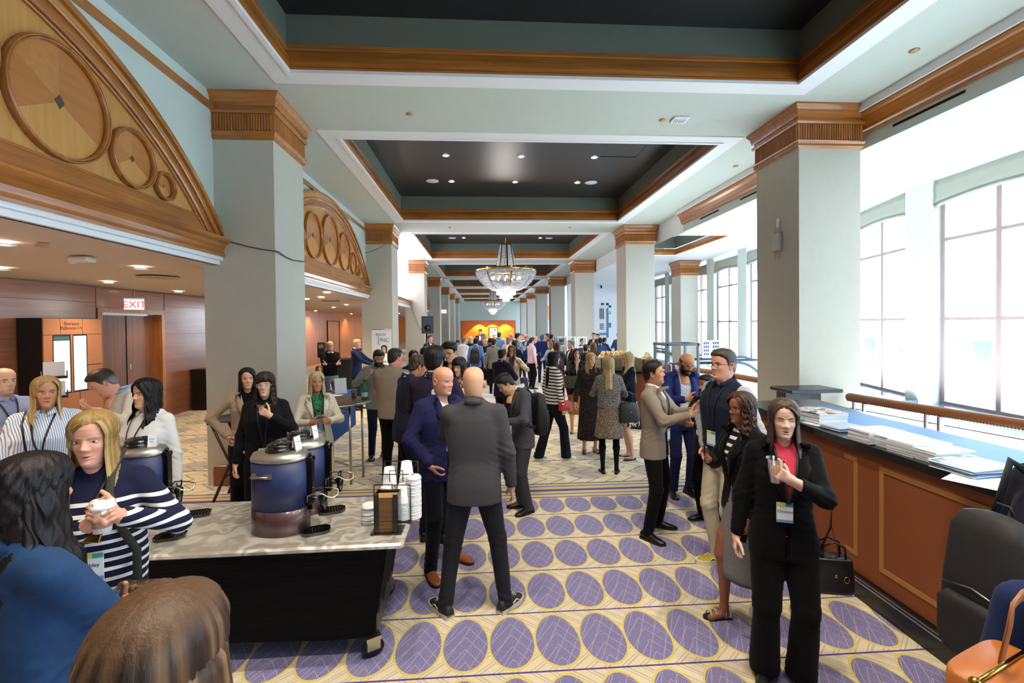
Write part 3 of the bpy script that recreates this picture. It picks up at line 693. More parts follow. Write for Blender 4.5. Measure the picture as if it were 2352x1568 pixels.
q = MB(); q.box((0, -25, 1.7), (.15, 80, 2.3)); q.build('parapet', M_OUT, vd)
def tree(x, y, z, r, label, seed):
    rr = np.random.RandomState(seed); t_ = thing('street_tree', label, 'tree', (x, y, -4.2))
    q = MB(); q.tube([(0, 0, 0), (.1, 0, 2), (0, .1, z+3.4)], [.14, .11, .06]); q.build('trunk', plain('bark', '#7d746b'), t_)
    n = 1500; d = rr.normal(size=(n, 3)); d /= np.linalg.norm(d, axis=1)[:, None]; rad = r*rr.uniform(.35, 1, n)**.6*(1+.25*np.sin(d[:, 0]*5+d[:, 1]*4))
    c = d*rad[:, None]*[1, 1, .85]+[0, 0, z+4.2]
    q = MB()
    for p in c:
        a = rr.normal(size=3); a /= np.linalg.norm(a); b = np.cross(a, rr.normal(size=3)); b /= np.linalg.norm(b); s = rr.uniform(.06, .11)
        q.quad(p-a*s, p+b*s*.6, p+a*s, p-b*s*.6)
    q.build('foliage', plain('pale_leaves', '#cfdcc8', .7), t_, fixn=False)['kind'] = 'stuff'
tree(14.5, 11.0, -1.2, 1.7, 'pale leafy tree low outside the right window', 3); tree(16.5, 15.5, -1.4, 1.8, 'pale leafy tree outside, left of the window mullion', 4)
# ================================================================== figures
def surface_nets(F, lo, h):
    """vectorised naive surface nets on grid F (negative inside)"""
    S = F < 0
    nx, ny, nz = F.shape
    idx = -np.ones((nx-1, ny-1, nz-1), int)
    cs = np.zeros((nx-1, ny-1, nz-1), int)
    for dx in (0, 1):
        for dy in (0, 1):
            for dz in (0, 1): cs += S[dx:nx-1+dx, dy:ny-1+dy, dz:nz-1+dz]
    act = (cs > 0) & (cs < 8)
    I, J, K = np.nonzero(act); n = len(I); idx[I, J, K] = np.arange(n)
    acc = np.zeros((n, 3)); cnt = np.zeros(n)
    cor = [(a, b, c) for a in (0, 1) for b in (0, 1) for c in (0, 1)]
    for a in range(8):
        for b in range(a+1, 8):
            A, B = cor[a], cor[b]
            if sum(abs(A[i]-B[i]) for i in range(3)) != 1: continue
            fa = F[I+A[0], J+A[1], K+A[2]]; fb = F[I+B[0], J+B[1], K+B[2]]
            m = (fa < 0) != (fb < 0)
            t = np.where(m, fa/np.where(m, fa-fb, 1), 0)
            for i in range(3): acc[:, i] += m*(A[i]+(B[i]-A[i])*t)
            cnt += m
    V = acc/np.maximum(cnt, 1)[:, None]+np.stack([I, J, K], 1)
    V = V*h+np.array(lo)
    Q = []
    for ax in range(3):
        o = [(0, 1, 1), (1, 0, 1), (1, 1, 0)][ax]
        sl0 = [slice(1, -1)]*3; sl1 = [slice(1, -1)]*3
        sl0[ax] = slice(0, -1); sl1[ax] = slice(1, None)
        e = S[tuple(sl0)] != S[tuple(sl1)]
        I, J, K = np.nonzero(e)
        off = [1, 1, 1]; off[ax] = 0
        I = I+off[0]; J = J+off[1]; K = K+off[2]
        g = (I < nx-1) & (J < ny-1) & (K < nz-1); I, J, K = I[g], J[g], K[g]
        neg = S[I, J, K]
        u, v = [(1, 2), (2, 0), (0, 1)][ax]
        du = [0, 0, 0]; du[u] = 1; dv = [0, 0, 0]; dv[v] = 1
        q = np.stack([idx[I-du[0]-dv[0], J-du[1]-dv[1], K-du[2]-dv[2]], idx[I-dv[0], J-dv[1], K-dv[2]], idx[I, J, K], idx[I-du[0], J-du[1], K-du[2]]], 1)
        q = np.where(neg[:, None], q, q[:, ::-1])
        Q.append(q[(q >= 0).all(1)])
    return V, np.concatenate(Q)

class Sdf:
    def __init__(s): s.p = []          # (fn, k)
    def cap(s, a, b, ra, rb, k=.02, sq=None):
        """tapered capsule, sq = (axis vec, factor) flattening"""
        s.p.append((np.array(a, float), np.array(b, float), ra, rb, k, sq)); return s
    def fn(s, f, bb, k=.03): s.p.append((f, bb, k)); return s
    def bounds(s, pad):
        lo = np.full(3, 9.); hi = np.full(3, -9.)
        for p in s.p:
            if len(p) == 6:
                r = max(p[2], p[3]); lo = np.minimum(lo, np.minimum(p[0], p[1])-r); hi = np.maximum(hi, np.maximum(p[0], p[1])+r)
            else: lo = np.minimum(lo, p[1][0]); hi = np.maximum(hi, p[1][1])
        return lo-pad, hi+pad
    def mesh(s, h, fold=None, clip=None):
        lo, hi = s.bounds(2.5*h+.01)
        n = np.ceil((hi-lo)/h).astype(int)+1
        gx = lo[0]+np.arange(n[0])*h; gy = lo[1]+np.arange(n[1])*h; gz = lo[2]+np.arange(n[2])*h
        F = np.full(n, 1.0, 'f')
        for p in s.p:
            if len(p) == 6: r = max(p[2], p[3]); l = np.minimum(p[0], p[1])-r-.06; u = np.maximum(p[0], p[1])+r+.06
            else: l, u = np.array(p[1][0])-.05, np.array(p[1][1])+.05
            i0 = np.clip(((l-lo)/h).astype(int), 0, n); i1 = np.clip(((u-lo)/h).astype(int)+2, 0, n)
            X = gx[i0[0]:i1[0], None, None]; Y = gy[None, i0[1]:i1[1], None]; Z = gz[None, None, i0[2]:i1[2]]
            if len(p) == 6:
                a, b, ra, rb, k, sq = p
                ab = b-a; L2 = max(ab@ab, 1e-9)
                dx, dy, dz = X-a[0], Y-a[1], Z-a[2]
                t = np.clip((dx*ab[0]+dy*ab[1]+dz*ab[2])/L2, 0, 1)
                ex, ey, ez = dx-t*ab[0], dy-t*ab[1], dz-t*ab[2]
                d2 = ex*ex+ey*ey+ez*ez
                if sq is not None:
                    ax, fa = sq; q = ex*ax[0]+ey*ax[1]+ez*ax[2]; d2 = d2+q*q*(1/(fa*fa)-1)
                d = np.sqrt(d2)-(ra+(rb-ra)*t)
            else: d = p[0](X, Y, Z); k = p[2]
            G = F[i0[0]:i1[0], i0[1]:i1[1], i0[2]:i1[2]]
            hh = np.clip(.5+.5*(G-d)/k, 0, 1)
            F[i0[0]:i1[0], i0[1]:i1[1], i0[2]:i1[2]] = G*(1-hh)+d*hh-k*hh*(1-hh)
        if fold is not None: F = F+fold(gx[:, None, None], gy[None, :, None], gz[None, None, :])
        if clip is not None: F = np.maximum(F, clip(gx[:, None, None], gy[None, :, None], gz[None, None, :]))
        return surface_nets(F, lo, h)

def rings_fn(prof):
    """torso volume from (z, half width, half depth, centre y)"""
    z, a, b, c = [np.array(q, float) for q in zip(*prof)]
    def f(X, Y, Z):
        A = np.interp(Z, z, a); B = np.interp(Z, z, b); C = np.interp(Z, z, c)
        q = ((np.abs(X)/A)**2.3+(np.abs(Y-C)/B)**2.3)**(1/2.3)
        d = (q-1)*np.minimum(A, B)
        return np.maximum(d, np.maximum(z[0]-Z, Z-z[-1]))
    bb = ((-max(a), min(c-b), z[0]), (max(a), max(c+b), z[-1]))
    return f, bb

# ---- head ----------------------------------------------------------
_hz = np.array([-.26, -.20, -.165, -.140, -.126, -.117, -.110, -.100, -.085, -.065, -.040, -.015, .01, .035, .06, .08, .095, .106, .113, .116])
_hF = np.array([.060, .056, .053, .055, .062, .078, .084, .088, .088, .087, .088, .087, .087, .090, .088, .080, .067, .048, .026, .001])
_hB = np.array([.075, .068, .066, .068, .070, .072, .074, .077, .083, .090, .097, .101, .103, .104, .099, .088, .073, .052, .028, .001])
_hW = np.array([.075, .060, .056, .056, .057, .057, .058, .060, .064, .067, .070, .0725, .0745, .0755, .0735, .066, .056, .041, .022, .001])
_hC = np.array([.012, .010, .008, .004, .002, .0, .0, 0, 0, 0, 0, 0, 0, 0, 0, 0, 0, 0, 0, 0])
def head_radius(phi, z, o):
    """phi=0 front; returns distance from the axis; o = options"""
    nk = np.clip((-z-.105)/.02, 0, 1)*np.clip((z+.235)/.05, 0, 1)*(.20 if o.get('f') else .09)
    F = np.interp(z, _hz, _hF)*(1-nk*np.clip((-z-.125)/.01, 0, 1)); B = np.interp(z, _hz, _hB)*o.get('deep', 1)*(1-nk); W = np.interp(z, _hz, _hW)*o.get('wide', 1)*(1-nk)*(.96 if o.get('f') else 1)
    # narrower jaw for the front half below the cheekbones
    j = np.clip((-z-.02)/.08, 0, 1)*np.clip((z+.135)/.02, 0, 1)
    c = np.cos(phi); s = np.sin(phi)
    D = np.where(c > 0, F, B); Wf = W*(1-(.30 if o.get('f') else .18)*j*np.clip(c, 0, 1)*o.get('jaw', 1))
    ex = 2.15
    r = 1/((np.abs(s)/Wf)**ex+(np.abs(c)/D)**ex)**(1/ex)
    x = r*s; front = np.clip(c*3-1.2, 0, 1)
    g = lambda cx, cz, sx, sz: np.exp(-((x-cx)/sx)**2-((z-cz)/sz)**2)
    # nose
    na = np.interp(z, [-.050, -.041, -.034, -.026, -.010, .008, .022], [0, .006, .019, .023, .014, .007, 0])*o.get('nose', 1)
    ns = np.interp(z, [-.045, -.030, -.015, .02], [.0135, .0125, .0085, .0075])
    d = na*np.exp(-(np.abs(x)/ns)**2.2)
    d += .005*(g(.0135, -.034, .006, .007)+g(-.0135, -.034, .006, .007))
    # eye sockets, brow, cheeks
    for sx in (-1, 1):
        d += -.0105*g(sx*.031, .000, .0155, .0105)+.0032*g(sx*.031, .0185, .02, .006)+.004*g(sx*.041, -.030, .018, .016)
        d += .0042*g(sx*.031, .0015, .011, .0055)
    d += -.004*g(0, .008, .008, .008)
    # mouth
    d += .0055*g(0, -.0615, .019, .0045)+.0065*g(0, -.0735, .016, .005)-.0055*g(0, -.0672, .020, .0019)-.003*g(0, -.083, .02, .005)
    d += .004*g(0, -.100, .017, .011)
    if o.get('smile'): d += .003*(g(.033, -.055, .01, .01)+g(-.033, -.055, .01, .01))
    if o.get('open'): d += -.011*g(0, -.0672, .012, .0032)
    return r+d*front
def head_grid(n, m):
    u = np.linspace(-1, 1, n+1)[:-1]
    phi = PI*(.55*u+.45*np.abs(u)*u) if n > 30 else PI*u
    z = np.concatenate([np.linspace(-.26, -.145, max(3, m//10)), np.linspace(-.135, .04, int(m*.62)), np.linspace(.045, .09, int(m*.16)), .116-.026*(1-np.linspace(.12, 1, int(m*.12)))**2*1.0])
    return phi, np.unique(np.round(z, 5))
def rotm(yaw, pitch, roll=0):
    cy, sy, cp, sp, cr, sr = math.cos(yaw), math.sin(yaw), math.cos(pitch), math.sin(pitch), math.cos(roll), math.sin(roll)
    Rz = np.array([[cy, -sy, 0], [sy, cy, 0], [0, 0, 1]]); Rx = np.array([[1, 0, 0], [0, cp, -sp], [0, sp, cp]]); Rr = np.array([[cr, 0, sr], [0, 1, 0], [-sr, 0, cr]])
    return Rz @ Rx @ Rr
SKIN = dict(fair='#e0b29c', rosy='#dba28a', light='#d6a587', tan='#b9835f', olive='#c6936f', brown='#8a5a40', dark='#6b4430', pale='#e6bfa9', asian='#d8a983')
def _skin_mat():
    t = NT('skin'); c = t.attr(); n = t.noise(t.co(), 35, 3)
    t.P(base=t.mix(t.math('MULTIPLY', n, .22), c, (.55, .22, .15)), rough=.48, spec=.4, sss=.0)
    t.bump(t.noise(t.co(), 420, 2), .08, .001); return t.m
M_SKIN = _skin_mat()
def _hair_mat():
    t = NT('hair'); c = t.attr(); n = t.noise(t.mapping(t.co(), (120, 120, 7)), 1, 3, .7)
    v_ = t.n.new('ShaderNodeVectorMath'); v_.operation = 'SCALE'; t.l.new(c, v_.inputs[0]); t.l.new(t.math('ADD', .45, t.math('MULTIPLY', n, 1.1)), v_.inputs['Scale'])
    t.P(base=v_.outputs[0], rough=.45, spec=.28)
    t.bump(n, .5, .004); return t.m
M_HAIR = _hair_mat()
M_EYE = NT('eye'); M_EYE.P(base=M_EYE.attr(), rough=.15, spec=.6); M_EYE = M_EYE.m
def skincol(sk, x, y, z, o):
    """per-vertex complexion in head space"""
    c = np.array(rgb(SKIN[sk])); C = np.tile(c, (len(x), 1))
    fr = np.clip(-y*40-1.2, 0, 1)
    g = lambda cx, cz, sx, sz: np.exp(-((x-cx)/sx)**2-((z-cz)/sz)**2)*fr
    lip = np.clip(g(0, -.0675, .021, .0095)*2.2-1.0, 0, 1)*(1 if o.get('f') else .55)
    lipc = np.array(rgb(o.get('lip', '#b5574f' if o.get('f') else '#a4615a')))*(1 if sk not in ('brown', 'dark') else .6)
    C = C*(1-lip[:, None])+lipc*lip[:, None]
    mouth = np.clip(g(0, -.0672, .019, .0022)*1.6-.5, 0, 1)[:, None]; C = C*(1-mouth*.75)
    if o.get('smile'):
        t_ = np.clip(g(0, -.0675, .016, .0035)*2.5-1.1, 0, 1)[:, None]; C = C*(1-t_)+np.array([.8, .75, .7])*t_
    red = (.25*(g(.04, -.03, .02, .018)+g(-.04, -.03, .02, .018)+g(0, -.032, .014, .012)))[:, None]
    C = C*(1-red)+C*np.array([1.08, .72, .68])*red
    sock = (.30*(g(.031, -.004, .018, .012)+g(-.031, -.004, .018, .012)))[:, None]; C = C*(1-sock*np.array([.35, .6, .6]))
    bc = np.array(rgb(o.get('brow', '#3a2a20')))
    for s_ in (-1, 1):
        xx = s_*x; bz = .0185+.004*np.exp(-((xx-.034)/.012)**2)-.002
        b = np.exp(-((z-bz)/.0046)**4)*np.clip((xx-.011)/.005, 0, 1)*np.clip((.049-xx)/.009, 0, 1)*fr*(.95 if not o.get('lightbrow') else .5)
        C = C*(1-b[:, None])+bc*b[:, None]
    bd = o.get('beard')
    if bd:
        bcol = np.array(rgb(o.get('beardcol', '#1c1613')))
        jaw = np.clip((-z-.05-.35*np.abs(x)*(0 if bd == 'full' else 1)+.0)*60, 0, 1) * np.clip((-y+.03)*30, 0, 1)*np.clip((z+.145)*60, 0, 1)
        side = np.clip((np.abs(x)-.05)*120, 0, 1)*np.clip((-z+.005)*60, 0, 1)*np.clip((-y+.02)*30, 0, 1)*np.clip((z+.14)*60, 0, 1)
        mus = np.clip(g(0, -.052, .026, .0055)*2-.6, 0, 1)
        m_ = np.maximum(np.maximum(jaw*(np.clip((-z-.06)*80, 0, 1)), side), mus)*(1-lip)*(1-mouth[:, 0])
        m_ *= {'full': .96, 'stubble': .35, 'grey': .55}[bd]
        C = C*(1-m_[:, None])+bcol*m_[:, None]
    return np.clip(C, 0, 1)

def seg_basis(L, S):
    L = np.array(L, float); L /= np.linalg.norm(L); S = np.array(S, float); S = S-L*(S@L); S /= np.linalg.norm(S)+1e-9; return L, S
def hand_sdf(sd, w, L, S, side, pose, sc=1.0):
    """palm, four fingers and a thumb; side=-1 right hand, +1 left hand"""
    L, S = seg_basis(L, S); N = np.cross(S, L) if side < 0 else np.cross(L, S)
    P = lambda l, s, n: w+(L*l+S*s+N*n)*sc
    for s0, s1, r in ((.012, .026, .0145), (.003, .009, .0150), (-.007, -.009, .0150), (-.014, -.026, .0135)):
        sd.cap(P(.0, s0*.8, 0), P(.078, s1, 0), r*sc, r*.88*sc, .012*sc, (N, .8))
    curl = {'relaxed': (18, 28, 22), 'grip': (38, 52, 36), 'fist': (70, 85, 55), 'flat': (4, 6, 5), 'point': (10, 15, 10), 'phone': (30, 55, 45)}[pose]
    for i, (s0, Lf, r) in enumerate(((.027, .070, .0083), (.0095, .078, .0086), (-.0085, .073, .0083), (-.0255, .058, .0074))):
        p = P(.080, s0, 0); ang = 0; dirS = s0*(.9 if pose in ('flat', 'point') else .35)
        extra = (i*5 if pose in ('relaxed', 'grip') else 0)
        if pose == 'point' and i > 0: cl = (60, 80, 50)
        else: cl = curl
        for q, fr in enumerate((.46, .30, .24)):
            ang += math.radians(cl[q]+(extra if q == 0 else 0))
            d = L*math.cos(ang)+N*math.sin(ang)+S*dirS; d /= np.linalg.norm(d)
            p2 = p+d*Lf*fr*sc; sd.cap(p, p2, r*(1-.10*q)*sc, r*(1-.10*(q+1))*sc, .004*sc); p = p2
    p = P(.022, .020, .004); d = L*.55+S*.75+N*(.45 if pose != 'flat' else .1)
    for q, (ln, r) in enumerate(((.044, .0125), (.032, .0102), (.026, .0088))):
        d = d/np.linalg.norm(d); p2 = p+d*ln*sc; sd.cap(p, p2, r*sc, r*.9*sc, .008*sc if q == 0 else .004*sc); p = p2
        d = d+L*.45+(N*.5 if pose in ('grip', 'fist', 'phone') else N*.05)
    return N

def ik(sh, wr, l1, l2, hint):
    d = wr-sh; D = np.linalg.norm(d); mx = (l1+l2)*.995
    if D > mx: wr = sh+d/D*mx; d = wr-sh; D = mx
    a = (l1*l1-l2*l2+D*D)/(2*D); hgt = math.sqrt(max(0, l1*l1-a*a)); u = d/D
    hp = np.array(hint, float); hp = hp-u*(hp@u); hp /= np.linalg.norm(hp)+1e-9
    return sh+u*a+hp*hgt, wr

def add_vf(mb, V, Q, col=None, smooth=True, mat=None):
    o = len(mb.v); mb.v.extend(map(tuple, V)); mb.f.extend([tuple(int(i)+o for i in q) for q in Q])
    mb.m.extend([mb.cur if mat is None else mat]*len(Q)); mb.sm.extend([smooth]*len(Q))
    if col is not None and np.ndim(col) == 2: mb.c.extend([tuple(x) for x in col])
    else: mb.c.extend([tuple(col) if col is not None else (1, 1, 1)]*len(V))

def make_folds(joints, amp=.004, seed=0, base=.0015):
    rr = np.random.RandomState(seed); ws = []
    for i in range(5):
        k = rr.normal(size=3)*[22, 22, 12]; ws.append((k, rr.uniform(0, 6.28)))
    def f(X, Y, Z):
        n = 0
        for k, p in ws: n = n+np.sin(X*k[0]+Y*k[1]+Z*k[2]+p)
        n = n/5
        w = base
        for (c, r, a) in joints: w = w+a*amp*np.exp(-((X-c[0])**2+(Y-c[1])**2+(Z-c[2])**2)/(r*r))
        rp = 0
        for (c, r, a) in joints:
            rp = rp+a*amp*np.exp(-((X-c[0])**2+(Y-c[1])**2+(Z-c[2])**2)/(r*r))*np.sin((Z-c[2])*130+(X-c[0])*60*np.sign(c[0]+1e-3)+3*np.sin(Y*25))
        return n*w+rp*.55
    return f

CL = {}
def cloth(color, kind='plain', c2='#ffffff', rough=.85):
    key = (color, kind, c2)
    if key in CL: return CL[key]
    t = NT('cloth_%s' % kind); co = t.co(); X, Y, Z = t.sep(co); m = t.math; a, b = rgb(color), rgb(c2)
    fine = t.noise(co, 300, 2); big = t.noise(co, 9, 2)
    A = t.mix(big, tuple(v*.88 for v in a), tuple(min(1, v*1.12) for v in a))
    if kind == 'stripes': base = t.mix(m('LESS_THAN', m('FRACT', m('ADD', m('MULTIPLY', Z, 21.0), .1)), .40), A, b)
    elif kind == 'breton': base = t.mix(m('MULTIPLY', m('LESS_THAN', m('FRACT', m('MULTIPLY', Z, 24.0)), .36), m('LESS_THAN', Z, 1.36)), A, b)
    elif kind == 'thinstripes': base = t.mix(m('LESS_THAN', m('FRACT', m('MULTIPLY', Z, 110.0)), .35), A, b)
    elif kind == 'vstripes': base = t.mix(m('LESS_THAN', m('FRACT', m('MULTIPLY', m('ADD', X, m('MULTIPLY', Y, .6)), 75.0)), .4), A, b)
    elif kind == 'pinstripe': base = t.mix(m('MULTIPLY', m('LESS_THAN', m('FRACT', m('MULTIPLY', m('ADD', X, m('MULTIPLY', Y, .3)), 55.0)), .12), .5), A, b)
    elif kind == 'check': base = t.mix(m('MULTIPLY', m('MAXIMUM', m('LESS_THAN', m('FRACT', m('MULTIPLY', m('ADD', X, Y), 70.0)), .25), m('LESS_THAN', m('FRACT', m('MULTIPLY', Z, 70.0)), .25)), .6), A, b)
    elif kind == 'tweed': base = t.ramp(t.noise(t.mapping(co, (1, 1, .8)), 130, 4, .8), [(.46, a), (.56, b)])
    elif kind == 'floral': base = t.ramp(t.voro(co, 34, 'F1'), [(.26, b), (.38, a)])
    elif kind == 'bigprint': base = t.ramp(t.noise(co, 30, 2, .7), [(.49, a), (.53, b)])
    elif kind == 'lace': base = t.ramp(t.noise(co, 60, 3, .7), [(.45, a), (.7, b)])
    elif kind == 'hawaii': base = t.ramp(t.noise(co, 18, 3, .6), [(.42, rgb('#1c3560')), (.5, rgb('#c9d6dd')), (.58, rgb('#4a7fae')), (.66, rgb('#c7b65c'))])
    elif kind == 'mono': base = t.ramp(t.voro(co, 55, 'F1'), [(.2, b), (.3, a)])
    elif kind == 'denim': base = t.mix(m('MULTIPLY', t.noise(co, 14, 4, .7), .9), A, b)
    elif kind == 'knit': base = t.mix(m('LESS_THAN', m('FRACT', m('MULTIPLY', Z, 60.0)), .3), A, b)
    else: base = A
    t.P(base=t.mix(t.math('MULTIPLY', fine, .15), base, (.02, .02, .02)), rough=rough, spec=.12, sheen=.03)
    t.bump(fine, .25, .0015); CL[key] = t.m; return t.m
M_GLASSES = plain('dark_spectacle_frame', '#1d1714', .3)
M_BADGE = plain('badge_card', '#dfe6ee', .5, noise=.02); M_TEAL = plain('badge_teal', '#3f9a93', .5); M_LIME = plain('badge_lime', '#cfd24a', .5); M_INKT = plain('print_ink', '#24303a', .6); M_LANY = plain('lanyard_black', '#15161a', .6); M_BLUEB = plain('badge_blue', '#6fa3cf', .5)

def person(label, px, py, Y, face=0, f=0, skin='light', hair=None, haircol='#2a1d15', top=None, bottom=None, arms=('down', 'down'),
           head=(0, 0), lod=1, opts=None, shoes='#15130f', lanyard=0, glasses=None, group=None, stance=(.0, .0), lean=0, cat='person', seated=False, build=1.0, name='person'):
    """crown of the head seen at pixel (px,py) at depth Y -> the figure stands on the floor there; units scaled to its height"""
    opts = dict(opts or {}); opts['f'] = f
    cx, cy, cz = at_y(px, py, Y)
    if seated: s = (cz+.44)/1.75
    else: s = cz/1.75
    s = max(.80, min(1.12, s))
    root = thing(name, label, cat, (cx, cy, 0), math.radians(face), group)
    if lod == 0: HV, HC, HB, nh, mh = .0105, .0115, .0035, 84, 100
    elif lod == 1: HV, HC, HB, nh, mh = .0135, .015, .0045, 56, 64
    else: HV, HC, HB, nh, mh = .022, .024, .0075, 28, 30
    hipZ = .93; dz = -.44 if seated else 0
    lr = math.radians(lean)
    def bend(p):       # lean above the hips, forward = -y
        p = np.array(p, float); q = p-[0, 0, hipZ]; c_, s_ = math.cos(lr), math.sin(lr)
        return np.array([q[0], q[1]*c_-q[2]*s_, q[1]*s_*1+q[2]*c_])+[0, 0, hipZ] if q[2] > 0 else p
    shw = .166 if not f else .148
    shw *= build
    # where the head goes: crown must be at (0,0,cz); compute offset after lean and head pitch
    hy, hp = math.radians(head[0]), math.radians(head[1])
    RH = rotm(hy, hp)
    neck = np.array([0, .015, 1.50]); headc = neck+np.array([0, -.022, .0])+RH @ np.array([0, -.012, .125])
    headc = bend(headc)
    off = np.array([0, 0, 0.]) if lod == 9 else -np.array([headc[0], headc[1], 0])
    off[2] = dz
    def W(p): return (np.array(p, float)+off)*s
    # ---------------- limbs
    S_ = {}; elb = {}; wr = {}; handp = {}
    presets = {  # wrist (x towards own side, y, z), elbow hint, S hint (thumb side), pose
        'down': ((.27, -.02, .845), (.4, .6, 0), (0, -1, .1), 'relaxed'),
        'back': ((.10, .19, .98), (1, .3, 0), (0, 0, 1), 'relaxed'),
        'hold': ((.10, -.30, 1.20), (.7, .1, -1), (0, 0, 1), 'grip'),
        'holdlow': ((.12, -.30, 1.06), (.8, .2, -1), (0, 0, 1), 'grip'),
        'sip': ((.09, -.27, 1.36), (.8, 0, -1), (0, -.3, 1), 'grip'),
        'cross': ((-.09, -.18, 1.20), (1, -.2, -.6), (0, -.4, 1), 'fist'),
        'pocket': ((.155, -.065, .95), (1, .5, 0), (0, -1, 0), 'relaxed'),
        'hip': ((.20, -.03, 1.02), (1, .4, 0), (0, -1, .2), 'fist'),
        'phone': ((.10, -.27, 1.14), (.8, .2, -1), (.3, 0, 1), 'phone'),
        'point': ((.20, -.42, 1.24), (.8, .2, -1), (0, 0, 1), 'point'),
        'gest': ((.13, -.36, 1.26), (.8, .1, -1), (0, -.2, 1), 'flat'),
        'up': ((.22, -.25, 1.35), (1, .2, -1), (0, -1, .5), 'relaxed'),
        'forward': ((.18, -.42, 1.12), (.7, .2, -1), (0, 0, 1), 'relaxed'),
        'bag': ((.26, -.10, 1.0), (.8, .8, -.2), (0, -1, .1), 'fist'),
        'mouth': ((.03, -.20, 1.44), (1, 0, -1), (0, -.5, 1), 'grip')}
    bodysd = Sdf(); anyskin = False
    uppers = top.get('sleeve', 'long') if top else 'long'
    for sd_, nm in ((-1, arms[0]), (1, arms[1])):    # -1 = own right (local -x), +1 = own left
        if isinstance(nm, str): w_, hi, Sh, pose = presets[nm]
        else: w_, hi, Sh, pose = nm
        sh = bend([sd_*shw, .015, 1.415]); wrp = bend([sd_*w_[0], w_[1], w_[2]])
        e, wrp = ik(sh, wrp, .285, .255, (sd_*hi[0], hi[1], hi[2]))
        S_[sd_], elb[sd_], wr[sd_] = sh, e, wrp
        Ld = wrp-e; Ld = Ld/np.linalg.norm(Ld)
        Ld2 = Ld.copy()
        handp[sd_] = (Ld2, np.array([sd_*Sh[0], Sh[1], Sh[2]], float), pose)
    # ---------------- skin mesh
    body = MB(); body.col = (1, 1, 1)
    sk = np.array(rgb(SKIN[skin]))
    phi, zz = head_grid(nh, mh)
    PH, ZZ = np.meshgrid(phi, zz)
    RR = head_radius(PH, ZZ, opts)
    hx = RR*np.sin(PH); hyy = -RR*np.cos(PH)+np.interp(ZZ, _hz, _hC)
    V = np.stack([hx.ravel(), hyy.ravel(), ZZ.ravel()], 1)
    Cc = skincol(skin, V[:, 0], V[:, 1], V[:, 2], opts)
    # pose: head rotates about the skull base, neck blends
    wgt = np.clip((V[:, 2]+.20)/.07, 0, 1)[:, None]
    HS = (.94 if f else .985)*opts.get('hs', 1)
    piv = np.array([0, .01, -.11])
    Vr = (V-piv) @ RH.T+piv
    base = bend(neck+np.array([0, -.012, .125])); 
    def headpos(Vh, w=None):      # head space -> local body space
        Vp = (Vh-piv) @ RH.T+piv
        return headc+Vp*HS
    VV = (headc+(V*(1-wgt)+Vr*wgt)*HS)
    n = len(phi); m_ = len(zz); fs = [(i*n+j, i*n+(j+1) % n, (i+1)*n+(j+1) % n, (i+1)*n+j) for i in range(m_-1) for j in range(n)]
    top_i = len(VV); VV = np.vstack([VV, headpos(np.array([[0, 0, .1165]]))]); Cc = np.vstack([Cc, sk])
    fs3 = [((m_-1)*n+j, (m_-1)*n+(j+1) % n, top_i) for j in range(n)]
    VW = (VV+off)*s
    add_vf(body, VW, fs+fs3, Cc)
    # ears
    if not (hair in ('long', 'curly', 'bob') and lod > 0):
        for sg in (-1, 1):
            n1, n2 = (14, 7) if lod < 2 else (8, 5); ev = []; 
            for i in range(n1):
                a = 2*PI*i/n1
                for j in range(n2):
                    q = j/(n2-1); rr_ = (1-q)
                    yy_ = .018*math.cos(a)*rr_*(1.0 if math.sin(a) > -.2 else .8); z_ = .031*math.sin(a)*rr_*1.0
                    out_ = .0125+.006*(yy_/.018) if j == 0 else (.0125+.006*(yy_/.018)+.004 if j == 1 else .004+.002*rr_)
                    if j == n2-1: out_ = .004
                    ev.append((sg*(np.interp(0, _hz, _hW)*.97+out_-.004), .012+yy_+z_*.18, -.012+z_))
            ef = [(i*n2+j, ((i+1) % n1)*n2+j, ((i+1) % n1)*n2+j+1, i*n2+j+1) for i in range(n1) for j in range(n2-1)]
            # back of the ear
            bi = len(ev); 
            for i in range(n1):
                a = 2*PI*i/n1; ev.append((sg*(np.interp(0, _hz, _hW)*.93), .012+.012*math.cos(a), -.012+.022*math.sin(a)))
            ef += [(i*n2, bi+i, bi+(i+1) % n1, ((i+1) % n1)*n2) for i in range(n1)]
            E = (headpos(np.array(ev))+off)*s
            add_vf(body, E, ef, np.clip(sk*[1.0, .86, .84], 0, 1))
    # hands and bare forearms
    bs = Sdf(); hsc = .92 if f else 1.0
    slv = uppers
    for sd_ in (-1, 1):
        Ld, Sh, pose = handp[sd_]
        nrm = hand_sdf(bs, wr[sd_]+Ld*.012, Ld, Sh, sd_, pose, hsc)
        handp[sd_] = (Ld, seg_basis(Ld, Sh)[1], nrm, pose)
        r1 = .040 if not f else .034
        st = elb[sd_]+(wr[sd_]-elb[sd_])*(.0 if slv != 'long' else .72)
        bs.cap(st, wr[sd_], r1 if slv != 'long' else .031, .0255*hsc, .02)
        if slv in ('short', 'none'): bs.cap(S_[sd_]+(elb[sd_]-S_[sd_])*.45, elb[sd_], .046, r1, .02)
        bs.cap(wr[sd_], wr[sd_]+Ld*.03, .0255*hsc, .022, .015)
    def tanks(V_): return V_
    hv, hq = bs.mesh(HB if slv == 'long' or lod == 0 else HB*1.35)
    add_vf(body, (hv+off)*s, hq, np.tile(sk*[.98, .93, .92], (len(hv), 1)))
    # legs (bare or stockings) and trunk core
    hipx = .085; foot = {}
    spread, step = stance
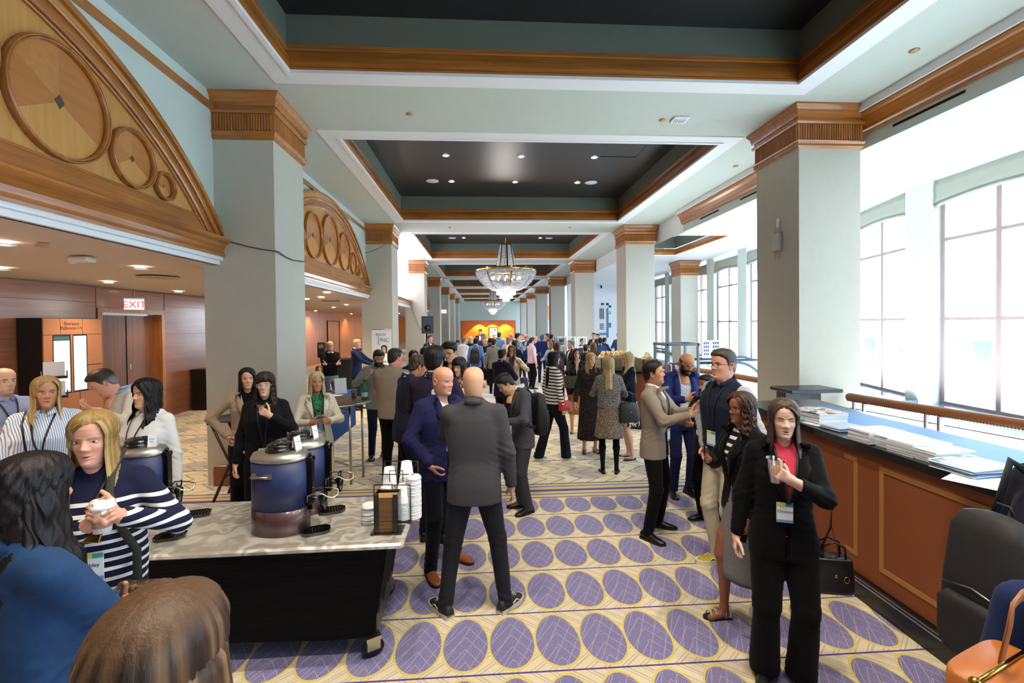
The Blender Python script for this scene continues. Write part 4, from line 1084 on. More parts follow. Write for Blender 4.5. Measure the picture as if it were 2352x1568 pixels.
    for sd_ in (-1, 1):
        if isinstance(spread, (tuple, list)): fx = spread[0 if sd_ < 0 else 1]
        else: fx = sd_*(.10+spread)
        fy = step*sd_
        ank = np.array([fx, fy+.02, .085]); hip = np.array([sd_*hipx, 0, hipZ])
        if seated: kn = np.array([sd_*.11, -.40, .93]); ank = np.array([sd_*.11, -.42, .50]); foot[sd_] = (hip, kn, ank)
        else:
            kn, ank = ik(hip, ank, .435, .425, (sd_*.15, -1, 0)); foot[sd_] = (hip, kn, ank)
    bt = bottom or {}
    if bt.get('legs'):
        ls = Sdf()
        for sd_ in (-1, 1):
            hip, kn, ank = foot[sd_]
            ls.cap(hip*.3+kn*.7, kn, .066, .050, .02); calf = kn+(ank-kn)*.3+np.array([0, .022, 0])
            ls.cap(kn, calf, .047, .053, .02); ls.cap(calf, ank, .050, .029, .02); ls.cap(ank, ank+[0, -.01, -.04], .030, .028, .02)
            ls.cap(ank+[0, .01, -.045], ank+[0, -.12, -.062], .030, .022, .02)
        lv, lq = ls.mesh(HV)
        if bt['legs'] == 'bare': add_vf(body, (lv+off)*s, lq, np.tile(sk*[.96, .92, .9], (len(lv), 1)))
        else:
            lm = MB(); add_vf(lm, (lv+off)*s, lq); lm.build('tights', cloth(bt['legs'], 'plain'), root, fixn=False)
    core = Sdf(); cf, cb = rings_fn([(.84, .12, .075, 0), (.95, .13, .08, 0), (1.08, .11, .075, 0), (1.25, .13, .085, 0), (1.38, .13, .075, .004), (1.45, .07, .05, .012), (1.49, .04, .04, .012)])
    if lean:
        c_, s_ = math.cos(-lr), math.sin(-lr)
        def cfl(X, Y_, Z, fn=cf):
            zq = Z-hipZ; return fn(X, np.where(zq > 0, Y_*c_-zq*s_, Y_+0*Z), np.where(zq > 0, Y_*s_+zq*c_, zq+0*Y_)+hipZ)
        cb = ((cb[0][0], cb[0][1]-.7*abs(math.sin(lr)), cb[0][2]), (cb[1][0], cb[1][1]+.1, cb[1][2])); cf = cfl
    core.fn(cf, cb, .02)
    for sd_ in (-1, 1):
        core.cap(bend([sd_*.06, .015, 1.42]), S_[sd_], .035, .035, .02); core.cap(S_[sd_], elb[sd_], .036, .030, .02); core.cap(elb[sd_], wr[sd_], .028, .022, .01)
        if not bt.get('legs'): hip, kn, ank = foot[sd_]; core.cap(hip, kn, .055, .045, .02); core.cap(kn, ank, .04, .03, .02)
        else: core.cap(foot[sd_][0], foot[sd_][0]*.3+foot[sd_][1]*.7, .06, .06, .02)
    qv, qq = core.mesh(.016 if lod < 2 else .024); add_vf(body, (qv+off)*s, qq, np.tile(sk*[.98, .93, .92], (len(qv), 1)))
    body.build('body', M_SKIN, root, fixn=False)
    # eyes
    if lod < 2 and not opts.get('noeyes'):
        for sg in (-1, 1):
            if lod == 1 and math.cos(math.radians(face)+hy+.0) < -.3: break
            em = MB(); n_ = 14; vs = []; cs = []; fs_ = []
            zf = lambda x, z: -float(head_radius(np.array(math.asin(max(-1, min(1, x/.088)))), np.array(z), opts))*math.cos(math.asin(max(-1, min(1, x/.088))))
            y0 = zf(sg*.031, 0)
            closed = opts.get('closed')
            for r_i, rr_ in enumerate((0, .25, .42, .55, 1.0, 1.12)):
                for i in range(n_):
                    a = 2*PI*i/n_; ax = .0150 if rr_ > .6 else .0120; az = .0058 if not closed else .0020
                    x = rr_*math.cos(a)*ax; z = rr_*math.sin(a)*(az if rr_ > .6 else .0118); z = max(-.0046, min(.0040, z)) if not closed else z*.2
                    if rr_ > .6 and math.sin(a) < 0: z *= .75
                    gx_ = opts.get('gaze', 0)*.004 if rr_ < .6 else 0
                    vs.append((sg*.031+x+gx_, y0-.0018+ (x*x+z*z)*18+(.0012 if rr_ > 1.05 else 0), z-.0005))
                    cs.append((.01, .01, .01) if rr_ <= .25 else (rgb(opts.get('iris', '#3a2416')) if rr_ <= .45 else ((.62, .58, .55) if rr_ < 1.05 else tuple(sk*.22))))
                    if closed: cs[-1] = tuple(sk*.72) if rr_ < .9 else tuple(sk*.06)
            fs_ = [(k*n_+i, k*n_+(i+1) % n_, (k+1)*n_+(i+1) % n_, (k+1)*n_+i) for k in range(5) for i in range(n_)]
            E = (headpos(np.array(vs))+off)*s
            add_vf(em, E, fs_, np.array(cs)); em.build('eye', M_EYE, root, fixn=False)
    # ---------------- lower garment
    if bt.get('type', 'trousers') == 'trousers':
        ts = Sdf(); w_ = bt.get('w', 1.0); flare = bt.get('flare', 1.0)
        prof = [(.80, .150*w_, .105*w_, 0), (.88, .172*build, .118*build, .008), (.96, .168*build, .115*build, .004), (1.04, .150*build, .105*build, 0)]
        fn, bb = rings_fn(prof); ts.fn(fn, bb, .03)
        J = []
        for sd_ in (-1, 1):
            hip, kn, ank = foot[sd_]
            an2 = ank+np.array([0, .005, -.045]) if not seated else ank
            ts.cap(hip+[0, 0, -.06], kn, .092*w_*build, .066*w_, .03); ts.cap(kn, an2, .064*w_, .050*w_*flare, .02)
            J += [(kn, .12, 1.2), (an2+[0, 0, .05], .09, 2.0), (hip+[0, -.08, -.05], .10, .8)]
        zmin = .035 if not seated else -1
        tv, tq = ts.mesh(HV, fold=make_folds(J, .0045, int(px)), clip=(lambda X, Y_, Z: (.04-Z)+0*X+0*Y_) if not seated else None)
        tm = MB(); add_vf(tm, (tv+off)*s, tq); tm.build('trousers', bt['mat'], root, fixn=False)
    else:    # skirt: zl hem, flared
        hem, fl = bt.get('hem', .5), bt.get('flare', 1.2)
        wst = 1.08; n_ = 72 if lod < 2 else 32; rings = []; K = 18
        rr = np.random.RandomState(int(px)); ph = rr.uniform(0, 6.28, 4)
        for i in range(K+1):
            t_ = i/K; z = wst+(hem-wst)*t_
            a = np.interp(z, [hem, .86, 1.0, wst], [.175*fl, .178, .165, .138]); b = np.interp(z, [hem, .86, 1.0, wst], [.15*fl, .135, .118, .10])
            ring = []
            for j in range(n_):
                an = 2*PI*j/n_; fo = 1+(.035*fl*t_)*(math.sin(an*7+ph[0])+.6*math.sin(an*11+ph[1]))*bt.get('pleat', 1)
                ring.append(((np.array([a*math.cos(an)*fo, b*math.sin(an)*fo+.005, z])+off)*s))
            rings.append(ring)
        k_ = MB(); k_.loft([[tuple(p) for p in r_] for r_ in rings], cap=False, smooth=True)
        o_ = k_.build('skirt', bt['mat'], root, fixn=True); md = o_.modifiers.new('thick', 'SOLIDIFY'); md.thickness = .006
    # shoes
    shk = bt.get('shoe', 'shoe')
    if shk and not seated:
        for sd_ in (-1, 1):
            hip, kn, ank = foot[sd_]; toe = opts.get('toe', 14)*sd_
            toe = math.radians(toe); c_, s_ = math.cos(toe), math.sin(toe)
            ln = 1.0 if not f else .88
            ctr = np.array([ank[0], ank[1], 0]); sm_ = MB()
            secs = [(.075, .030, .035, .070), (.06, .036, .0, .085), (.02, .038, .0, .095), (-.04, .042, .0, .075), (-.09, .047, .0, .058), (-.14, .044, .0, .048), (-.175, .030, .0, .036), (-.19, .012, .0, .024)]
            if shk in ('flat', 'sandal', 'heel'): secs = [(.06, .028, 0, .035 if shk == 'heel' else .045), (.04, .030, 0, .05), (.0, .030, 0, .035), (-.05, .036, 0, .026), (-.10, .042, 0, .030), (-.14, .038, 0, .030), (-.17, .022, 0, .022), (-.18, .01, 0, .018)]
            if shk == 'sandal': secs = [(a_, b_, c2_, .018 if a_ < .03 else .03) for a_, b_, c2_, d_ in secs]
            def loc_(x, y, z): return (ctr+np.array([x*c_-y*s_, x*s_+y*c_, z])+off)*s
            rings = []
            for (y, w2, zb, zt) in secs:
                y *= ln; w2 *= (1 if not f else .85); zt *= 1; z0 = .018
                rings.append([tuple(loc_(w2*math.cos(a), y, z0+(zt-z0)*max(0, math.sin(a))**.8 if math.sin(a) > 0 else z0)) for a in np.linspace(0, 2*PI, 15)[:-1]])
            sm_.cur = 0; sm_.loft(rings, smooth=True)
            # sole
            sw = 1.08; out_ = [(w2*(1 if not f else .85)*sw, y*ln) for y, w2, *_ in secs]; poly = [(a, b) for a, b in out_]+[(-a, b) for a, b in out_[::-1]]
            rg = lambda z: [tuple(loc_(a, b, z)) for a, b in poly]
            hgt = opts.get('sole', .02); sm_.loft([rg(.0), rg(hgt)], mat=1)
            if shk == 'sandal':
                for (ya, yb, h1) in ((-.13, -.10, .036), (-.11, -.14, .036), (-.085, -.06, .045), (-.065, -.09, .045), (.0, .02, .07), (.045, .05, .075)):
                    pts = [loc_(.036*math.cos(t_), ya*ln+(yb-ya)*ln*t_/PI, .02+h1*math.sin(t_)) for t_ in np.linspace(0, PI, 9)]
                    sm_.tube(pts, .0055*s, 6, mat=0)
            if shk == 'sneaker':
                for q in range(4):
                    y = -.03-q*.022; sm_.tube([loc_(-.018, y, .086-q*.008), loc_(.0, y-.006, .092-q*.008), loc_(.018, y, .086-q*.008)], .004*s, 5, mat=1)
                for sg in (-1, 1): sm_.tube([loc_(sg*.040, .03, .05), loc_(sg*.041, -.02, .035), loc_(sg*.044, -.07, .055), loc_(sg*.046, -.10, .035)], .005*s, 5, mat=1)
            mats = [plain('shoe_'+shoes, shoes, .3 if shk == 'shoe' else .6), plain('sole_'+opts.get('solecol', '#1a1715'), opts.get('solecol', '#1a1715'), .6)]
            sm_.build('shoe', mats, root)
    # ---------------- upper garment
    tp = top or {}
    kind = tp.get('kind', 'jacket'); M = tp.get('mat'); hem = tp.get('hem', .80 if kind == 'jacket' else .92)
    lo_ = tp.get('loose', 1.0)*build
    wa = (.150 if f else .168)*lo_; ch = (.160 if f else .188)*build*(.5+.5*tp.get('loose', 1)); hp_ = (.182 if f else .182)*build*tp.get('hipw', 1)
    bust = -.028 if f else -.006
    prof = [(hem, hp_*(1.02 if hem < .9 else .97)*tp.get('flare', 1), .128*build*tp.get('flare', 1), .004), (.92, hp_, .126*build, .004), (1.08, wa, .108*build, 0), (1.22, ch, (.118 if not f else .125)*build, bust*.6), (1.30, ch*1.04, (.122 if not f else .130)*build, bust), (1.38, ch*.98, .108*build, bust*.4+.004), (1.44, .125*build, .086, .012), (1.475, .085, .072, .016), (1.515, .062, .064, .016)]
    prof = [q for q in prof if q[0] >= hem-1e-6]
    if kind == 'blouse' or kind == 'tee': prof = prof[:-1]
    us = Sdf(); fn, bb = rings_fn(prof)
    if lean:
        c_, s_ = math.cos(-lr), math.sin(-lr)
        def fnl(X, Y_, Z, fn=fn):
            zq = Z-hipZ; above = zq > 0
            y2 = np.where(above, Y_*c_-zq*s_, Y_+0*Z); z2 = np.where(above, Y_*s_+zq*c_, zq+0*Y_)+hipZ
            return fn(X, y2, z2)
        top_s = 1.5*math.sin(lr)*.45
        bb = ((bb[0][0], bb[0][1]-abs(top_s)-.05, bb[0][2]-.05), (bb[1][0], bb[1][1]+abs(top_s)+.05, bb[1][2]))
        fn = fnl
    us.fn(fn, bb, .035)
    J = [(bend([0, -.10, 1.08]), .14, .9), (bend([.12, 0, 1.06]), .12, .8), (bend([-.12, 0, 1.06]), .12, .8)]
    rs = {'jacket': (.062, .053, .043), 'tee': (.057, .054, .058), 'blouse': (.055, .050, .042), 'knit': (.058, .050, .041)}[kind]
    if f: rs = tuple(r*.90 for r in rs)
    if slv == 'puff': rs = (.066, .074, .050)
    for sd_ in (-1, 1):
        if slv == 'none': us.cap(bend([sd_*.10, .015, 1.43]), S_[sd_]+[-sd_*.02, 0, 0], .045, .050, .03); continue
        us.cap(bend([sd_*.045, .02, 1.475]), S_[sd_]+[0, 0, -.004], .034, rs[0]*.80, .05)
        if slv == 'short':
            us.cap(S_[sd_], S_[sd_]+(elb[sd_]-S_[sd_])*.68, rs[0], rs[0]*.98, .03)
        else:
            us.cap(S_[sd_], elb[sd_], rs[0], rs[1], .03)
            e_ = .93 if slv == 'long' or slv == 'puff' else .5
            us.cap(elb[sd_], elb[sd_]+(wr[sd_]-elb[sd_])*e_, rs[1], rs[2] if e_ > .6 else rs[1]*.95, .03)
            J += [(elb[sd_], .11, 1.6), (S_[sd_]+[-.03*sd_, -.03, -.07], .09, .9), (wr[sd_]-(wr[sd_]-elb[sd_])*.15, .07, 1.2)]
    uv, uq = us.mesh(HC, fold=make_folds(J, .0055 if kind != 'knit' else .004, int(py*3+px)))
    um = MB(); add_vf(um, (uv+off)*s, uq)
    if tp.get('sleevemat') is not None:
        cen = uv[uq].mean(1); ds = np.full(len(cen), 9.)
        for sd_ in (-1, 1):
            for a_, b_ in ((S_[sd_]+[sd_*.015, 0, 0], elb[sd_]), (elb[sd_], wr[sd_])):
                ab = b_-a_; t_ = np.clip(((cen-a_) @ ab)/(ab@ab), 0, 1); ds = np.minimum(ds, np.linalg.norm(cen-a_-t_[:, None]*ab, axis=1))
        um.m = [1 if d < .073 and abs(c[0]) > shw*.92 or (d < .062 and abs(c[0]) > shw*.5 and c[2] < 1.3) else 0 for d, c in zip(ds, cen)]
    um_mesh = um.mesh('upper', [M]+([tp['sleevemat']] if tp.get('sleevemat') is not None else []))
    op = tp.get('open')
    bvh = None
    if op or lanyard or tp.get('bag') or tp.get('collar') or tp.get('prints'):
        from mathutils.bvhtree import BVHTree
        ts_d = Sdf(); ts_d.fn(fn, bb, .035); tuv, tuq = ts_d.mesh(.02)
        bvh = BVHTree.FromPolygons([tuple(v) for v in (tuv+off)*s], [tuple(q) for q in tuq.tolist()])
    def surf(x, z, back=False, lift=.006):
        lift = lift+.004     # local unit coords on front / back
        o_ = Vector(((np.array([x, (.6 if back else -.6), z])+off)*s)); h_ = bvh.ray_cast(o_, Vector((0, -1 if back else 1, 0)))
        y = h_[0].y if h_[0] is not None else ((off[1]-(.1 if not back else -.1))*s)
        return np.array([(x+off[0])*s, y+(lift if back else -lift)*s, (z+off[2])*s])
    if op:
        # open front: cut along two straight lapel lines, shirt below
        import bmesh
        vx = lambda z: np.interp(z, [hem, op['btn'], 1.50], [op.get('hemgap', .03), op.get('gap', .004), op.get('neck', .062)])
        bm = bmesh.new(); bm.from_mesh(um_mesh)
        for (z0, x0, z1, x1) in ((op['btn'], op.get('gap', .004), 1.50, op.get('neck', .062)), (hem, op.get('hemgap', .03), op['btn'], op.get('gap', .004))):
            for sd_ in (-1, 1):
                A = (np.array([sd_*x0, 0, z0])+off)*s; B = (np.array([sd_*x1, 0, z1])+off)*s
                d = B-A; nrm = Vector((d[2], 0, -d[0])).normalized()
                zmin_, zmax_ = min(A[2], B[2])-.02, max(A[2], B[2])+.02
                geo = [q for q in bm.faces if q.calc_center_median().y < off[1]*s+.01 and zmin_ <= q.calc_center_median().z <= zmax_ and abs(q.calc_center_median().x-off[0]*s) < .12]
                es = set(); vs_ = set()
                for q in geo: es.update(q.edges); vs_.update(q.verts)
                bmesh.ops.bisect_plane(bm, geom=list(geo)+list(es)+list(vs_), plane_co=Vector(A), plane_no=nrm, dist=1e-5)
        dele = []
        yc_ = off[1]*s
        for q in bm.faces:
            c = q.calc_center_median(); z = c.z/s-off[2]
            if c.y < yc_+.0 and abs(c.x/s-off[0]) < vx(z) and z > hem-.05: dele.append(q)
            elif z > 1.508: dele.append(q)
        bmesh.ops.delete(bm, geom=dele, context='FACES'); bm.to_mesh(um_mesh); bm.free()
        for p in um_mesh.polygons: p.use_smooth = True
        jk = place(tp.get('name', 'jacket'), um_mesh, root); md = jk.modifiers.new('thick', 'SOLIDIFY'); md.thickness = .008*s; md.offset = -1
        # shirt
        sp_ = [(max(.93, hem) if not op.get('dress') else hem, .155*build, .112, 0), (1.08, wa*.92, .099*build, 0), (1.22, ch*.93, .106*build, bust*.6), (1.30, ch*.95, .112*build, bust), (1.38, ch*.88, .098*build, bust*.4+.004), (1.44, .11, .078, .012), (1.475, .072, .064, .014), (1.505, .058, .059, .014)]
        s2 = Sdf(); f2, b2 = rings_fn(sp_)
        if lean:
            def f2l(X, Y_, Z, fn=f2):
                zq = Z-hipZ; above = zq > 0
                y2 = np.where(above, Y_*c_-zq*s_, Y_+0*Z); z2 = np.where(above, Y_*s_+zq*c_, zq+0*Y_)+hipZ
                return fn(X, y2, z2)
            b2 = ((b2[0][0], b2[0][1]-.35*abs(math.sin(lr))*1.5, b2[0][2]-.05), (b2[1][0], b2[1][1]+.1, b2[1][2])); f2 = f2l
        s2.fn(f2, b2, .02); sv, sq_ = s2.mesh(HC, fold=make_folds([(bend([0, -.1, 1.1]), .12, .7)], .004, 3))
        sm2 = MB(); add_vf(sm2, (sv+off)*s, sq_); sm2.build('shirt', op['shirt'], root, fixn=False)
        # lapels
        if op.get('lapel', True) and lod < 2:
            for sd_ in (-1, 1):
                lp = MB(); N_ = 12; rows = []
                for i in range(N_+1):
                    t_ = i/N_; z = op['btn']+(1.485-op['btn'])*t_; x0 = float(vx(z)); w_ = np.interp(t_, [0, .15, .62, .66, .70, 1], [.008, .03, .085, .060, .075, .045])*op.get('lw', 1)
                    p0 = surf(sd_*(x0+.001), z, lift=.009); p1 = surf(sd_*(x0+w_*.55), z+.004, lift=.012); p2 = surf(sd_*(x0+w_), z+.012, lift=.007)
                    rows.append([tuple(p0), tuple(p1), tuple(p2)])
                lp.loft(rows, close=False, cap=False, smooth=True); l_ = lp.build('lapel', M, root); md = l_.modifiers.new('t', 'SOLIDIFY'); md.thickness = .006*s; md.offset = 0
    else:
        for p in um_mesh.polygons: p.use_smooth = True
        place(tp.get('name', {'jacket': 'jacket', 'tee': 'shirt', 'blouse': 'blouse', 'knit': 'sweater'}[kind]), um_mesh, root)
    # collar
    if tp.get('collar'):
        cl = MB(); rows = []; N_ = 28
        for i in range(N_+1):
            a = -PI*.92+2*PI*.92*i/N_        # 0 = back
            x, y = math.sin(a), math.cos(a)
            fr = abs(a)/(PI*.92); dn = .012+.030*fr**3
            jk_ = kind == 'jacket' and op; P0 = bend([.056*x, .014+.058*y, 1.490-.022*fr]); P1 = bend([.060*x, .014+.062*y, 1.545-.042*fr]); P2 = bend([(.066 if jk_ else .086)*x*(1+.15*fr**3), .014+(.069 if jk_ else .088)*y-.016*fr**3, 1.515-dn-.016])
            rows.append([tuple((P0+off)*s), tuple((P1+off)*s), tuple((P2+off)*s)])
        cl.loft(rows, close=False, cap=False, smooth=True); c_o = cl.build('collar', tp['collar'], root); md = c_o.modifiers.new('t', 'SOLIDIFY'); md.thickness = .003
    if kind == 'jacket' and tp.get('hem', .8) < .97 and not tp.get('hood'):
        cl = MB(); rows = []
        for i in range(21):
            a = -PI*.46+2*PI*.46*i/20; x, y = math.sin(a), math.cos(a); fr = abs(a)/(PI*.46); dn = .048*fr**3
            rows.append([tuple((bend([(.066-.006*fr)*x, .016+.068*y, 1.505-dn])+off)*s), tuple((bend([(.070-.008*fr)*x, .016+.072*y, 1.534-dn*1.2])+off)*s), tuple((bend([(.088-.026*fr**2)*x, .014+(.090-.02*fr**2)*y, 1.490-dn*1.3])+off)*s)])
        cl.loft(rows, close=False, cap=False, smooth=True); c_o = cl.build('jacket_collar', M, root); md = c_o.modifiers.new('t', 'SOLIDIFY'); md.thickness = .006
    # cuffs of shirt
    if tp.get('cuff') and lod < 2:
        for sd_ in (-1, 1):
            d = wr[sd_]-elb[sd_]; c_f = MB(); a = elb[sd_]+d*.91; b = elb[sd_]+d*.975
            c_f.tube([(a+off)*s, (b+off)*s], [.036*s, .034*s], 14, cap=False); c_f.build('cuff', tp['cuff'], root)
    # ---------------- hair
    if hair and hair != 'bald': make_hair(root, hair, haircol, opts, headpos, off, s, lod, HS, surf if bvh else None)
    elif hair == 'bald' and opts.get('fringe'): make_hair(root, 'fringe', haircol, opts, headpos, off, s, lod, HS, None)
    if opts.get('beard') == 'full' and lod < 2:
        bm_ = MB(); nb, mb_ = 26, 14; vs = []
        for i in range(mb_+1):
            z = -.045-.085*i/mb_
            for j in range(nb+1):
                ph = -1.35+2.7*j/nb; t_ = 1-abs(ph)/1.35
                th = .010*min(1, t_*4)*min(1, (i+.5)/3)*min(1, (mb_-i+.4)/3)
                if abs(ph) < .36 and z > -.082: th = -.004 if abs(z+.0675) < .010 else th*.6
                r_ = float(head_radius(np.array(ph), np.array(max(z, -.112)), opts))*(1-.25*max(0, -z-.112)/.02)+th+RNG.uniform(-.0008, .0008)
                vs.append((r_*math.sin(ph), -r_*math.cos(ph), z-.010*(1-abs(ph)/1.35)*(i/mb_)))
        add_vf(bm_, (headpos(np.array(vs))+off)*s, [(i*(nb+1)+j, i*(nb+1)+j+1, (i+1)*(nb+1)+j+1, (i+1)*(nb+1)+j) for i in range(mb_) for j in range(nb)], np.tile(rgb(opts.get('beardcol', '#1c1613')), (len(vs), 1)))
        bm_.build('beard', M_HAIR, root, fixn=False)
    # ---------------- glasses
    if glasses:
        gm = MB(); gcol = plain('spectacles_'+glasses, glasses, .25)
        T = lambda p: tuple((headpos(np.array([p]))[0]+off)*s)
        for sg in (-1, 1):
            ring = [T((sg*.033+.025*np.sign(math.cos(a))*abs(math.cos(a))**.6, -.098, .000+.0165*np.sign(math.sin(a))*abs(math.sin(a))**.6)) for a in np.linspace(0, 2*PI, 21)]
            gm.tube(ring, .0018*s if lod == 0 else .0022*s, 6, cap=False)
            gm.tube([T((sg*.056, -.096, .006)), T((sg*.074, -.06, .006)), T((sg*.078, .0, .004)), T((sg*.077, .015, -.004))], .0019*s, 5)
        gm.tube([T((-.010, -.099, .004)), T((0, -.102, .006)), T((.010, -.099, .004))], .0018*s, 5)
        go = gm.build('glasses', gcol, root)
    # ---------------- lanyard + badge
    if lanyard:
        zb = opts.get('badge_z', 1.08)
        for sg in (-1, 1):
            lm = MB(); pts = []
            for t_ in np.linspace(0, 1, 9):
                z = 1.465+(zb+.055-1.465)*t_; x = sg*(.062*(1-t_)**1.1+.003); pts.append(surf(x, z, lift=.010))
            pts = [tuple((bend([sg*.055, .05, 1.475])+off)*s)]+[tuple(p) for p in pts]
            lm.tube(pts, .0062*s, 6, flat=.3, up=(0, 1, 0)); lm.build('lanyard', M_LANY, root)
        bx = surf(opts.get('badge_x', 0), zb, lift=.016); bg = MB(); w_, h_ = .043*s, .058*s; bg.cur = 0
        bg.box((bx[0]-w_, bx[1]-.003, bx[2]-h_), (bx[0]+w_, bx[1], bx[2]+h_)); 
        if lanyard >= 1:
            bg.box((bx[0]-w_, bx[1]-.004, bx[2]+h_*.62), (bx[0]+w_*.1, bx[1]-.003, bx[2]+h_*.97), mat=1); bg.box((bx[0]+w_*.1, bx[1]-.004, bx[2]+h_*.62), (bx[0]+w_, bx[1]-.003, bx[2]+h_*.97), mat=2)
            bg.box((bx[0]-w_, bx[1]-.004, bx[2]-h_*.97), (bx[0]+w_, bx[1]-.003, bx[2]-h_*.72), mat=3)
        bo = bg.build('badge', [M_BADGE, M_LIME, M_TEAL, M_BLUEB], root)
        if isinstance(opts.get('badge_text'), str):
            text(opts['badge_text'], .022*s, M_INKT, bo, loc=(bx[0], bx[1]-.005, bx[2]+h_*.12), depth=.0003)
    info = dict(root=root, s=s, off=off, wr=wr, hand=handp, S=S_, elb=elb, surf=surf if bvh else None, headpos=headpos, W=W, face=math.radians(face), pos=np.array([cx, cy, 0]), bend=bend, foot=foot)
    def world_(p):     # local unit coords -> world
        q = (np.array(p, float)+off)*s; a = info['face']; c_, s_ = math.cos(a), math.sin(a)
        return np.array([q[0]*c_-q[1]*s_+cx, q[0]*s_+q[1]*c_+cy, q[2]])
    def wdir(d):
        a = info['face']; c_, s_ = math.cos(a), math.sin(a); return np.array([d[0]*c_-d[1]*s_, d[0]*s_+d[1]*c_, d[2]])
    info['world'] = world_; info['wdir'] = wdir
    def grip(sd_, fwd=.085, out=.036):      # centre of what the hand holds, world
        Ld, S, N, pose = handp[sd_]; return world_(wr[sd_]+Ld*fwd+N*out)
    info['grip'] = grip
    return info

